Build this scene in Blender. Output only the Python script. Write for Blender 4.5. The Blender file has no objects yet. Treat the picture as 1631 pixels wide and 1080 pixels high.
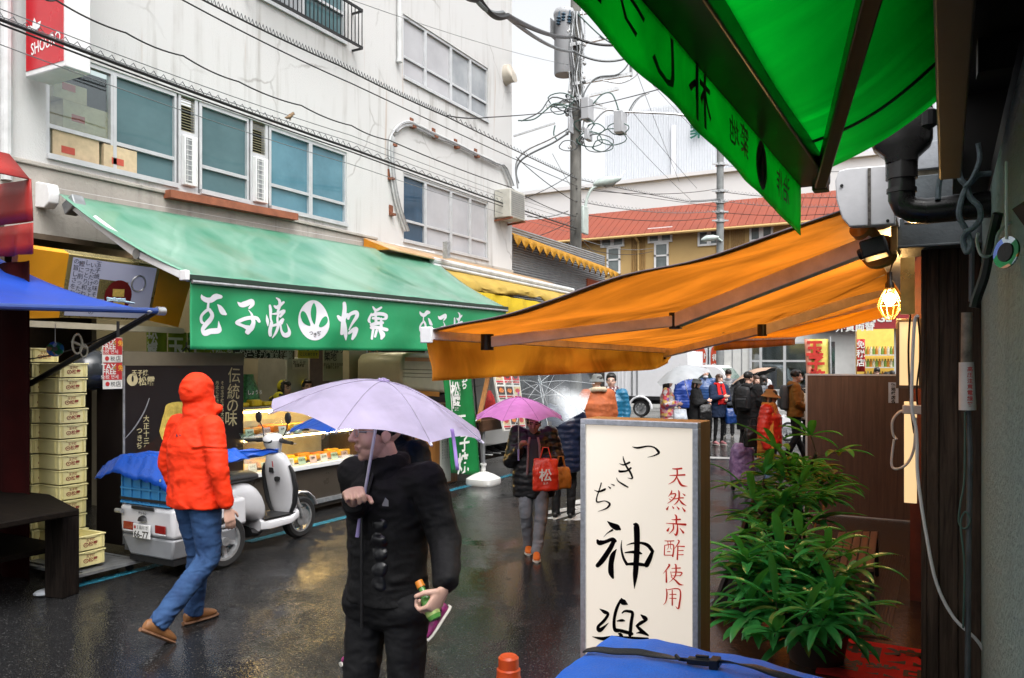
import bpy, bmesh, math, random
from mathutils import Vector as V, Matrix, noise
R = math.radians; sin = math.sin; cos = math.cos; PI = math.pi
random.seed(7)
SC = bpy.context.scene; COL = SC.collection
# ---------------------------------------------------------------- camera, sky, sun, exposure
FPX = 1270.0; CX = 815.5; CY = 580.0; H = 1.86; PSI = math.atan(690 / 1270)
FW = V((-sin(PSI), cos(PSI), 0)); RT = V((cos(PSI), sin(PSI), 0)); UP = V((0, 0, 1)); EYE = V((0, 0, H))
cam = bpy.data.cameras.new('camera'); camo = bpy.data.objects.new('camera', cam); COL.objects.link(camo)
camo.location = EYE; camo.rotation_euler = (PI / 2, 0, PSI)
cam.sensor_width = 36; cam.lens = FPX * 36 / 1631; cam.shift_y = 40 / 1631; cam.clip_end = 600; cam.clip_start = .05
SC.camera = camo
SUN_EL, SUN_ROT = R(58), R(130)
w = bpy.data.worlds.new('World'); SC.world = w; w.use_nodes = True
nt = w.node_tree; bg = nt.nodes['Background']
sky = nt.nodes.new('ShaderNodeTexSky'); sky.sky_type = 'NISHITA'; sky.sun_disc = False
sky.sun_elevation = SUN_EL; sky.sun_rotation = SUN_ROT; sky.dust_density = 6; sky.air_density = 1.5; sky.ozone_density = 1
bw = nt.nodes.new('ShaderNodeHueSaturation'); bw.inputs['Saturation'].default_value = .12
nt.links.new(sky.outputs[0], bw.inputs['Color']); nt.links.new(bw.outputs[0], bg.inputs[0]); bg.inputs[1].default_value = .15
sl = bpy.data.lights.new('overcast_sun', 'SUN'); sl.energy = .55; sl.angle = R(40); sl.color = (1, .97, .93)
so = bpy.data.objects.new('overcast_sun', sl); COL.objects.link(so)
sd = V((sin(SUN_ROT) * cos(SUN_EL), cos(SUN_ROT) * cos(SUN_EL), sin(SUN_EL)))
so.rotation_euler = sd.to_track_quat('Z', 'Y').to_euler(); so.location = (0, 0, 30)
SC.view_settings.view_transform = 'Standard'; SC.view_settings.look = 'None'; SC.view_settings.exposure = 1.05
SC.view_settings.gamma = 1; SC.view_settings.use_curve_mapping = False
SC.cycles.max_bounces = 8; SC.cycles.diffuse_bounces = 3; SC.cycles.glossy_bounces = 3; SC.cycles.transmission_bounces = 6
SC.cycles.transparent_max_bounces = 12; SC.cycles.use_denoising = True; SC.cycles.caustics_reflective = False; SC.cycles.caustics_refractive = False
SC.cycles.sample_clamp_indirect = 4
# ---------------------------------------------------------------- pixel of the photograph -> point of the place
def ray(x, y): return FW + RT * ((x - CX) / FPX) + UP * ((CY - y) / FPX)
def P(x, y, d): return EYE + ray(x, y) * d
def G(x, y, z=0):
    r = ray(x, y); return EYE + r * ((z - H) / r.z)
def PX(x, y, X):
    r = ray(x, y); return EYE + r * (X / r.x)
def PY(x, y, Y):
    r = ray(x, y); return EYE + r * (Y / r.y)
# ---------------------------------------------------------------- materials
MATS = {}
def N(t, typ, **k):
    n = t.nodes.new(typ)
    for a, b in k.items():
        if hasattr(n, a): setattr(n, a, b)
        else: n.inputs[a].default_value = b
    return n
def mat(name, col, rough=.5, metal=0, folds=0, fsc=5, var=.14, vs=5, bump=0, bs=60, coat=0, emit=None, es=1, transl=0, tcol=None, spec=.5, stretch=(1, 1, 1), rvar=.1, col2=None, alpha=1, bstretch=None, sheen=0):
    if name in MATS: return MATS[name]
    m = bpy.data.materials.new(name); m.use_nodes = True; t = m.node_tree; L = t.links.new
    b = t.nodes['Principled BSDF']; out = t.nodes['Material Output']
    tc = N(t, 'ShaderNodeTexCoord'); mp = N(t, 'ShaderNodeMapping'); mp.inputs['Scale'].default_value = stretch
    L(tc.outputs['Object'], mp.inputs[0])
    n1 = N(t, 'ShaderNodeTexNoise', Scale=vs, Detail=6, Roughness=.6); L(mp.outputs[0], n1.inputs['Vector'])
    mr = N(t, 'ShaderNodeMapRange'); mr.inputs[1].default_value = .3; mr.inputs[2].default_value = .7
    L(n1.outputs[0], mr.inputs[0])
    mx = N(t, 'ShaderNodeMix', data_type='RGBA')
    c2 = col2 or tuple(min(1, c * (1 + var)) for c in col); c1 = col if col2 else tuple(c * (1 - var) for c in col)
    mx.inputs[6].default_value = (*c1, 1); mx.inputs[7].default_value = (*c2, 1)
    L(mr.outputs[0], mx.inputs[0]); L(mx.outputs[2], b.inputs['Base Color'])
    mr2 = N(t, 'ShaderNodeMapRange'); mr2.inputs[3].default_value = max(.02, rough - rvar); mr2.inputs[4].default_value = min(1, rough + rvar)
    L(n1.outputs[0], mr2.inputs[0]); L(mr2.outputs[0], b.inputs['Roughness'])
    b.inputs['Metallic'].default_value = metal; b.inputs['Coat Weight'].default_value = coat; b.inputs['Coat Roughness'].default_value = .08
    b.inputs['Specular IOR Level'].default_value = spec
    if sheen: b.inputs['Sheen Weight'].default_value = sheen
    if bump:
        src = mp
        if bstretch:
            src = N(t, 'ShaderNodeMapping'); src.inputs['Scale'].default_value = bstretch; L(tc.outputs['Object'], src.inputs[0])
        n2 = N(t, 'ShaderNodeTexNoise', Scale=bs, Detail=4, Roughness=.6); L(src.outputs[0], n2.inputs['Vector'])
        bp = N(t, 'ShaderNodeBump', Strength=min(1, bump)); bp.inputs['Distance'].default_value = .01 if bump <= 1 else .01 * bump
        L(n2.outputs[0], bp.inputs['Height']); L(bp.outputs[0], b.inputs['Normal'])
    if folds:   # cloth creases: ridged noise over the finer weave
        src2 = N(t, 'ShaderNodeMapping'); src2.inputs['Scale'].default_value = (1, 1, 1.7); src2.inputs['Rotation'].default_value = (.5, .35, 0); L(tc.outputs['Object'], src2.inputs[0])
        n4 = N(t, 'ShaderNodeTexNoise', Scale=fsc, Detail=2.5, Roughness=.55, Distortion=1.1); n4.noise_type = 'RIDGED_MULTIFRACTAL'; L(src2.outputs[0], n4.inputs['Vector'])
        b4 = N(t, 'ShaderNodeBump', Strength=.9); b4.inputs['Distance'].default_value = folds; L(n4.outputs[0], b4.inputs['Height'])
        if bump: L(bp.outputs[0], b4.inputs['Normal'])
        L(b4.outputs[0], b.inputs['Normal'])
    if emit: b.inputs['Emission Color'].default_value = (*emit, 1); b.inputs['Emission Strength'].default_value = es
    if alpha < 1: b.inputs['Alpha'].default_value = alpha
    if transl:
        tr = N(t, 'ShaderNodeBsdfTranslucent'); tr.inputs[0].default_value = (*(tcol or col), 1)
        tq = tcol or col; mt = N(t, 'ShaderNodeMix', data_type='RGBA'); mt.inputs[6].default_value = (*[c * (.62 if tcol else .85) for c in tq], 1); mt.inputs[7].default_value = (*[min(1, c * 1.12) for c in tq], 1)  # noise puts stains and uneven light into the translucent colour
        nt_ = N(t, 'ShaderNodeTexNoise', Scale=1.3, Detail=5, Roughness=.6, Distortion=.8); mpt = N(t, 'ShaderNodeMapping'); mpt.inputs['Scale'].default_value = (.55, 1.6, 1); L(tc.outputs['Object'], mpt.inputs[0]); L(mpt.outputs[0], nt_.inputs['Vector'])
        mrt = N(t, 'ShaderNodeMapRange'); mrt.inputs[1].default_value = .3; mrt.inputs[2].default_value = .62; L(nt_.outputs[0], mrt.inputs[0]); L(mrt.outputs[0], mt.inputs[0]); L(mt.outputs[2], tr.inputs[0])
        ms = N(t, 'ShaderNodeMixShader'); ms.inputs[0].default_value = transl
        if bump or folds: L((b4 if folds else bp).outputs[0], tr.inputs['Normal'])
        L(b.outputs[0], ms.inputs[1]); L(tr.outputs[0], ms.inputs[2]); L(ms.outputs[0], out.inputs[0])
    MATS[name] = m; return m
def nodes_of(m):
    t = m.node_tree; return t, t.links.new, t.nodes['Principled BSDF'], t.nodes['Material Output']
def glass(name, tint=(.8, .9, .92), fac=.85, rough=.02):
    if name in MATS: return MATS[name]
    m = bpy.data.materials.new(name); m.use_nodes = True; t, L, b, out = nodes_of(m)
    g = N(t, 'ShaderNodeBsdfGlossy'); g.inputs['Roughness'].default_value = rough; g.inputs[0].default_value = (.9, .95, 1, 1)
    tr = N(t, 'ShaderNodeBsdfTransparent'); tr.inputs[0].default_value = (*tint, 1)
    lw = N(t, 'ShaderNodeLayerWeight'); lw.inputs[0].default_value = .25
    pw = N(t, 'ShaderNodeMath', operation='POWER'); pw.inputs[1].default_value = 3; L(lw.outputs['Facing'], pw.inputs[0])
    mr = N(t, 'ShaderNodeMapRange'); mr.inputs[3].default_value = (1 - fac) * .5; mr.inputs[4].default_value = .9
    L(pw.outputs[0], mr.inputs[0])
    ms = N(t, 'ShaderNodeMixShader'); L(mr.outputs[0], ms.inputs[0]); L(tr.outputs[0], ms.inputs[1]); L(g.outputs[0], ms.inputs[2])
    L(ms.outputs[0], out.inputs[0]); MATS[name] = m; return m
def wood(name, c1, c2, rough=.5, scale=3, axis='Z', bump=.3, coat=0, spec=.5):
    if name in MATS: return MATS[name]
    m = bpy.data.materials.new(name); m.use_nodes = True; t, L, b, out = nodes_of(m)
    tc = N(t, 'ShaderNodeTexCoord'); mp = N(t, 'ShaderNodeMapping')
    s = [scale * 6] * 3; s['XYZ'.index(axis)] = scale * .4; mp.inputs['Scale'].default_value = s
    L(tc.outputs['Object'], mp.inputs[0])
    n = N(t, 'ShaderNodeTexNoise', Scale=1.6, Detail=8, Roughness=.65, Distortion=.6); L(mp.outputs[0], n.inputs['Vector'])
    mr = N(t, 'ShaderNodeMapRange'); mr.inputs[1].default_value = .33; mr.inputs[2].default_value = .68; L(n.outputs[0], mr.inputs[0])
    mx = N(t, 'ShaderNodeMix', data_type='RGBA'); mx.inputs[6].default_value = (*c1, 1); mx.inputs[7].default_value = (*c2, 1)
    L(mr.outputs[0], mx.inputs[0]); L(mx.outputs[2], b.inputs['Base Color']); b.inputs['Roughness'].default_value = rough
    b.inputs['Coat Weight'].default_value = coat; b.inputs['Specular IOR Level'].default_value = spec
    bp = N(t, 'ShaderNodeBump', Strength=bump); bp.inputs['Distance'].default_value = .004; L(n.outputs[0], bp.inputs['Height']); L(bp.outputs[0], b.inputs['Normal'])
    MATS[name] = m; return m
def emis(name, col, s): return mat(name, tuple(min(1, c) for c in col), .4, var=.02, emit=col, es=s)
# ---------------------------------------------------------------- mesh builder
class MB:
    def __init__(s): s.v = []; s.f = []; s.m = []; s.k = 0
    def add(s, vs, fs, k=None):
        o = len(s.v); s.v += [V(p) for p in vs]; s.f += [tuple(i + o for i in f) for f in fs]; s.m += [s.k if k is None else k] * len(fs); return s
    def poly(s, pts, k=None): return s.add(pts, [tuple(range(len(pts)))], k)
    def box(s, p0, p1, k=None):
        a, b = V(p0), V(p1); lo = [min(a[i], b[i]) for i in range(3)]; hi = [max(a[i], b[i]) for i in range(3)]
        return s.add([(x, y, z) for x in (lo[0], hi[0]) for y in (lo[1], hi[1]) for z in (lo[2], hi[2])], [(0, 1, 3, 2), (4, 6, 7, 5), (0, 4, 5, 1), (2, 3, 7, 6), (0, 2, 6, 4), (1, 5, 7, 3)], k)
    def obox(s, c, ax, ay, az, k=None):   # centre and three half-axes
        c, ax, ay, az = V(c), V(ax), V(ay), V(az)
        return s.add([c + ax * i + ay * j + az * l for i in (-1, 1) for j in (-1, 1) for l in (-1, 1)], [(0, 1, 3, 2), (4, 6, 7, 5), (0, 4, 5, 1), (2, 3, 7, 6), (0, 2, 6, 4), (1, 5, 7, 3)], k)
    def bar(s, p0, p1, wd, ht, k=None, up=None):   # beam of rectangular section
        p0, p1 = V(p0), V(p1); d = (p1 - p0); u = V(up) if up else (UP if abs(d.normalized().z) < .95 else V((1, 0, 0)))
        sd = d.cross(u).normalized(); u2 = sd.cross(d).normalized()
        return s.obox((p0 + p1) / 2, d / 2, sd * wd / 2, u2 * ht / 2, k)
    def tube(s, pts, r, n=8, k=None, closed=False):
        pts = [V(p) for p in pts]; rs = r if isinstance(r, (list, tuple)) else [r] * len(pts); vs = []; fs = []
        prev = None
        for i, p in enumerate(pts):
            a = pts[max(0, i - 1)]; b = pts[min(len(pts) - 1, i + 1)]; d = (b - a).normalized()
            if prev is None: u = d.cross(UP if abs(d.z) < .9 else V((1, 0, 0))).normalized()
            else: u = (prev - d * prev.dot(d)).normalized()
            prev = u; q = d.cross(u)
            vs += [p + (u * cos(2 * PI * j / n) + q * sin(2 * PI * j / n)) * rs[i] for j in range(n)]
        for i in range(len(pts) - 1):
            fs += [(i * n + j, i * n + (j + 1) % n, (i + 1) * n + (j + 1) % n, (i + 1) * n + j) for j in range(n)]
        fs += [tuple(range(n))[::-1], tuple(range((len(pts) - 1) * n, len(pts) * n))]
        return s.add(vs, fs, k)
    def cap(s, p0, p1, r0, r1=None, n=10, k=None):   # tapered capsule
        p0, p1 = V(p0), V(p1); r1 = r0 if r1 is None else r1; d = p1 - p0
        if d.length < 1e-6: d = V((0, 0, 1e-4)); p1 = p0 + d
        d = d.normalized(); a = [PI / 2 * i / 4 for i in range(4)]
        pts = [p0 - d * r0 * cos(t) for t in a] + [p0, p1] + [p1 + d * r1 * sin(t) for t in a[1:]] + [p1 + d * r1]
        rr = [max(1e-4, r0 * sin(t)) for t in a] + [r0, r1] + [r1 * cos(t) for t in a[1:]] + [1e-4]
        return s.tube(pts, rr, n, k)
    def ell(s, c, r, rot=None, n=14, k=None):
        c = V(c); vs = []; fs = []; m = n // 2 + 2
        for i in range(m + 1):
            ph = PI * i / m
            for j in range(n):
                q = V((max(sin(ph), 1e-4) * cos(2 * PI * j / n) * r[0], max(sin(ph), 1e-4) * sin(2 * PI * j / n) * r[1], cos(ph) * r[2]))
                vs.append(c + (rot @ q if rot else q))
        for i in range(m): fs += [(i * n + j, (i + 1) * n + j, (i + 1) * n + (j + 1) % n, i * n + (j + 1) % n) for j in range(n)]
        return s.add(vs, fs + [tuple(range(n)), tuple(range(m * n, m * n + n))[::-1]], k)
    def loft(s, rings, n=20, k=None, pw=1.0):   # rings: (centre, half vector a, half vector b); closed ends
        vs = []; fs = []
        for c, a, b in rings:
            c, a, b = V(c), V(a), V(b)
            for j in range(n):
                x, y = cos(2 * PI * j / n), sin(2 * PI * j / n)
                if pw != 1: x = math.copysign(abs(x) ** pw, x); y = math.copysign(abs(y) ** pw, y)
                vs.append(c + a * x + b * y)
        m = len(rings)
        for i in range(m - 1): fs += [(i * n + j, i * n + (j + 1) % n, (i + 1) * n + (j + 1) % n, (i + 1) * n + j) for j in range(n)]
        return s.add(vs, fs + [tuple(range(n))[::-1], tuple(range((m - 1) * n, m * n))], k)
    def lathe(s, prof, c, n=20, k=None, ax=None):   # profile (r, t) along axis
        c = V(c); d = V(ax).normalized() if ax else UP
        u = d.orthogonal().normalized(); q = d.cross(u); vs = []; fs = []
        for r, t in prof: vs += [c + d * t + (u * cos(2 * PI * j / n) + q * sin(2 * PI * j / n)) * max(r, 1e-4) for j in range(n)]
        m = len(prof)
        for i in range(m - 1): fs += [(i * n + j, i * n + (j + 1) % n, (i + 1) * n + (j + 1) % n, (i + 1) * n + j) for j in range(n)]
        return s.add(vs, fs + ([] if prof[0] == prof[-1] else [tuple(range(n))[::-1], tuple(range((m - 1) * n, m * n))]), k)
    def prism(s, pts, d, k=None):   # planar outline pushed along vector d
        n = len(pts); a = [V(p) for p in pts]; b = [p + V(d) for p in a]
        return s.add(a + b, [tuple(range(n))[::-1], tuple(range(n, 2 * n))] + [(i, (i + 1) % n, n + (i + 1) % n, n + i) for i in range(n)], k)
    def grid(s, fn, nu, nv, k=None, both=0):
        vs = [fn(i / nu, j / nv) for i in range(nu + 1) for j in range(nv + 1)]
        fs = [(i * (nv + 1) + j, (i + 1) * (nv + 1) + j, (i + 1) * (nv + 1) + j + 1, i * (nv + 1) + j + 1) for i in range(nu) for j in range(nv)]
        s.add(vs, fs, k)
        if both:   # a second skin a few mm away, joined at the rim, so that cloth has thickness
            o = V(both) if not isinstance(both, (int, float)) else None
            vs2 = [V(p) + o for p in vs]; s.add(vs2, [f[::-1] for f in fs], k)
        return s
    def lines(s, txt, O, U, W, size, k=None, bold=.0, vertical=False, al=.5, gap=1.12, squeeze=1):
        O, U, W = V(O), V(U).normalized(), V(W).normalized(); nn = U.cross(W) * .0
        if vertical:
            for i, ch in enumerate(txt):
                if ch != ' ': s.lines(ch, O - W * (i * size * gap), U, W, size, k, bold, squeeze=squeeze)
            return s
        vs, fs, wd = textmesh(txt, bold)
        return s.add([O + U * ((x - wd * al) * size * squeeze) + W * ((y - .36) * size) for x, y in vs], fs, k)
    def xf(s, m): s.v = [m @ p for p in s.v]; return s
    def build(s, name, mats, parent=None, ang=35, bev=0, seg=2, flat=False, solid=0, sub=0):
        me = bpy.data.meshes.new(name); inv = PM.get(parent.name, Matrix()).inverted() if parent else Matrix()
        me.from_pydata([inv @ p for p in s.v], [], s.f)
        for m in (mats if isinstance(mats, (list, tuple)) else [mats]): me.materials.append(m)
        if max(s.m, default=0): me.polygons.foreach_set('material_index', s.m)
        if not flat:
            me.polygons.foreach_set('use_smooth', [True] * len(me.polygons)); me.set_sharp_from_angle(angle=R(ang))
        me.update(); return link(name, me, parent, bev, seg, solid, sub)
PM = {}
def link(name, me, parent=None, bev=0, seg=2, solid=0, sub=0):
    o = bpy.data.objects.new(name, me); COL.objects.link(o)
    if parent: o.parent = parent; PM[o.name] = PM.get(parent.name, Matrix())
    if solid: d = o.modifiers.new('thickness', 'SOLIDIFY'); d.thickness = solid; d.offset = 0
    if bev: d = o.modifiers.new('bevel', 'BEVEL'); d.width = bev; d.segments = seg; d.limit_method = 'ANGLE'; d.angle_limit = R(40)
    if sub: d = o.modifiers.new('sub', 'SUBSURF'); d.levels = sub; d.render_levels = sub
    return o
def tag(o, label=None, cat=None, group=None, kind=None):
    if label: o['label'] = label
    if cat: o['category'] = cat
    if group: o['group'] = group
    if kind: o['kind'] = kind
    return o
def thing(name, label, cat, loc=(0, 0, 0), group=None, rz=0):
    o = bpy.data.objects.new(name, None); COL.objects.link(o); o.location = loc; o.rotation_euler = (0, 0, rz); o.empty_display_size = .1
    PM[o.name] = Matrix.Translation(V(loc)) @ Matrix.Rotation(rz, 4, 'Z'); return tag(o, label, cat, group)
def struct(name, mb, m, **k): return tag(mb.build(name, m, **k), kind='structure')
def dup(root, loc=None, rz=None, label=None, group=None):
    def cp(o, par):
        c = o.copy(); COL.objects.link(c)
        if par: c.parent = par
        for ch in [x for x in bpy.data.objects if x.parent == o]: cp(ch, c)
        return c
    c = cp(root, None)
    if loc is not None: c.location = loc
    if rz is not None: c.rotation_euler = (0, 0, rz)
    if label: c['label'] = label
    if group: c['group'] = group
    return c
TM = {}
def textmesh(txt, bold=0):
    key = (txt, bold)
    if key not in TM:
        cu = bpy.data.curves.new('lettering', 'FONT'); cu.body = txt; cu.resolution_u = 2; cu.offset = bold
        o = bpy.data.objects.new('lettering', cu); COL.objects.link(o)
        me = bpy.data.meshes.new_from_object(o)
        vs = [(v.co.x, v.co.y) for v in me.vertices]; fs = [tuple(p.vertices) for p in me.polygons]
        bpy.data.objects.remove(o); bpy.data.curves.remove(cu); bpy.data.meshes.remove(me)
        TM[key] = (vs, fs, max([p[0] for p in vs], default=0) + .03)
    return TM[key]
def cr(pts, n=5, closed=False):   # Catmull-Rom through tuples of any width
    out = []; m = len(pts); rng = range(m if closed else m - 1)
    for i in rng:
        g = (lambda j: pts[j % m]) if closed else (lambda j: pts[min(max(j, 0), m - 1)])
        a, b, c, d = g(i - 1), g(i), g(i + 1), g(i + 2)
        for q in range(n):
            t = q / n
            out.append(tuple(.5 * (2 * b[x] + (c[x] - a[x]) * t + (2 * a[x] - 5 * b[x] + 4 * c[x] - d[x]) * t * t + (3 * b[x] - a[x] - 3 * c[x] + d[x]) * t ** 3) for x in range(len(b))))
    return out if closed else out + [tuple(pts[-1])]
def brush(mb, data, fn, k=None, n=5):   # strokes "x,y,w x,y,w; ..." through fn(x, y, layer) -> point
    for li, st in enumerate(data.split(';')):
        pts = [tuple(float(q) for q in p.split(',')) for p in st.split()]
        if len(pts) < 2: continue
        c = cr(pts, n); vs = []
        for i, (x, y, wd) in enumerate(c):
            a, b = c[max(0, i - 1)], c[min(len(c) - 1, i + 1)]; dx, dy = b[0] - a[0], b[1] - a[1]; l = math.hypot(dx, dy) or 1
            wd = max(wd, 1) / 2; vs += [fn(x - dy / l * wd, y + dx / l * wd, li), fn(x + dy / l * wd, y - dx / l * wd, li)]
        # rounded ends
        fs = [(2 * i, 2 * i + 1, 2 * i + 3, 2 * i + 2) for i in range(len(c) - 1)]
        mb.add(vs, fs, k)
        for e in (0, -1):
            x, y, wd = c[e]
            if wd > 8: mb.add([fn(x + cos(q * PI / 5) * wd / 2, y + sin(q * PI / 5) * wd / 2, li) for q in range(10)], [tuple(range(10))], k)
    return mb
def sag(p0, p1, s, n=14): return [V(p0).lerp(V(p1), i / n) - UP * (s * 4 * (i / n) * (1 - i / n)) for i in range(n + 1)]
# ================================================================ ground and road
def asphalt():
    m = bpy.data.materials.new('wet_asphalt'); m.use_nodes = True; t, L, b, out = nodes_of(m)
    tc = N(t, 'ShaderNodeTexCoord')
    big = N(t, 'ShaderNodeTexNoise', Scale=.55, Detail=5, Roughness=.55); L(tc.outputs['Object'], big.inputs[0])
    mid = N(t, 'ShaderNodeTexNoise', Scale=4.5, Detail=6, Roughness=.6); L(tc.outputs['Object'], mid.inputs[0])
    add = N(t, 'ShaderNodeMath', operation='MULTIPLY_ADD'); L(mid.outputs[0], add.inputs[0]); add.inputs[1].default_value = .35; L(big.outputs[0], add.inputs[2])
    wet = N(t, 'ShaderNodeMapRange'); wet.inputs[1].default_value = .52; wet.inputs[2].default_value = .74; L(add.outputs[0], wet.inputs[0])
    ag = N(t, 'ShaderNodeTexVoronoi', Scale=85); L(tc.outputs['Object'], ag.inputs[0])
    ag2 = N(t, 'ShaderNodeTexNoise', Scale=95, Detail=3); L(tc.outputs['Object'], ag2.inputs[0])
    cr_ = N(t, 'ShaderNodeValToRGB'); L(ag2.outputs[0], cr_.inputs[0])
    cr_.color_ramp.elements[0].color = (.0055, .0056, .006, 1); cr_.color_ramp.elements[1].color = (.030, .030, .031, 1)
    cr_.color_ramp.elements[0].position = .35; cr_.color_ramp.elements[1].position = .72
    sp_ = N(t, 'ShaderNodeTexVoronoi', Scale=120); L(tc.outputs['Object'], sp_.inputs[0]); s2 = N(t, 'ShaderNodeSeparateColor'); L(sp_.outputs['Color'], s2.inputs[0])
    th = N(t, 'ShaderNodeMapRange'); th.inputs[1].default_value = .90; th.inputs[2].default_value = .99; L(s2.outputs[0], th.inputs[0]); mg = N(t, 'ShaderNodeMix', data_type='RGBA'); L(th.outputs[0], mg.inputs[0]); L(cr_.outputs[0], mg.inputs[6]); mg.inputs[7].default_value = (.075, .073, .07, 1)
    L(mg.outputs[2], b.inputs['Base Color'])
    ro = N(t, 'ShaderNodeMapRange'); L(wet.outputs[0], ro.inputs[0]); ro.inputs[3].default_value = .15; ro.inputs[4].default_value = .03
    L(ro.outputs[0], b.inputs['Roughness'])
    bs = N(t, 'ShaderNodeMapRange'); L(wet.outputs[0], bs.inputs[0]); bs.inputs[3].default_value = .5; bs.inputs[4].default_value = .09
    b1 = N(t, 'ShaderNodeBump'); b1.inputs['Distance'].default_value = .010; L(bs.outputs[0], b1.inputs['Strength']); L(ag.outputs['Distance'], b1.inputs['Height'])
    b2 = N(t, 'ShaderNodeBump', Strength=.07); b2.inputs['Distance'].default_value = .02; L(mid.outputs[0], b2.inputs['Height']); L(b1.outputs[0], b2.inputs['Normal'])
    L(b2.outputs[0], b.inputs['Normal']); b.inputs['Specular IOR Level'].default_value = .25
    return m
mb = MB(); mb.poly([(-160, -60, 0), (160, -60, 0), (160, 260, 0), (-160, 260, 0)]); struct('road', mb, asphalt())
paint_blue = mat('blue_paint', (.015, .10, .15), .25, var=.5, vs=14, col2=(.03, .20, .28), bump=.3, bs=120)
paint_white = mat('white_paint', (.55, .55, .54), .3, var=.25, vs=12, bump=.3, bs=120)
mb = MB()
for a, b_ in ((3.9, 5.9), (6.0, 7.9), (8.1, 16.5), (17.5, 22)): mb.poly([(-6.46, a, .004), (-6.34, a, .004), (-6.34, b_, .004), (-6.46, b_, .004)])
mb.poly([(-1.78, 5.2, .004), (-1.6, 5.2, .004), (-1.6, 6.3, .004), (-1.78, 6.3, .004)])
struct('blue_road_line', mb, paint_blue)
mb = MB(); q = lambda x, y: G(540 + x / 2.9125, 710 + y / 2.9125, .004)
for pl in (((1050, 262), (1130, 246), (1210, 240), (1230, 262), (1090, 272)), ((945, 305), (1125, 275), (1230, 268), (1230, 282), (1125, 291), (950, 320)), ((960, 336), (1125, 290), (1230, 284), (1230, 296), (1125, 306), (1005, 343)), ((1040, 346), (1125, 310), (1230, 300), (1230, 346))):
    mb.poly([q(*p) for p in pl])
mb.poly([G(1120, 727, .004), G(1200, 729, .004), G(1200, 732, .004), G(1120, 730, .004)])
mb.poly([G(1180, 692, .004), G(1300, 693, .004), G(1300, 696, .004), G(1180, 695, .004)])
struct('road_marking', mb, paint_white)

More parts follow.
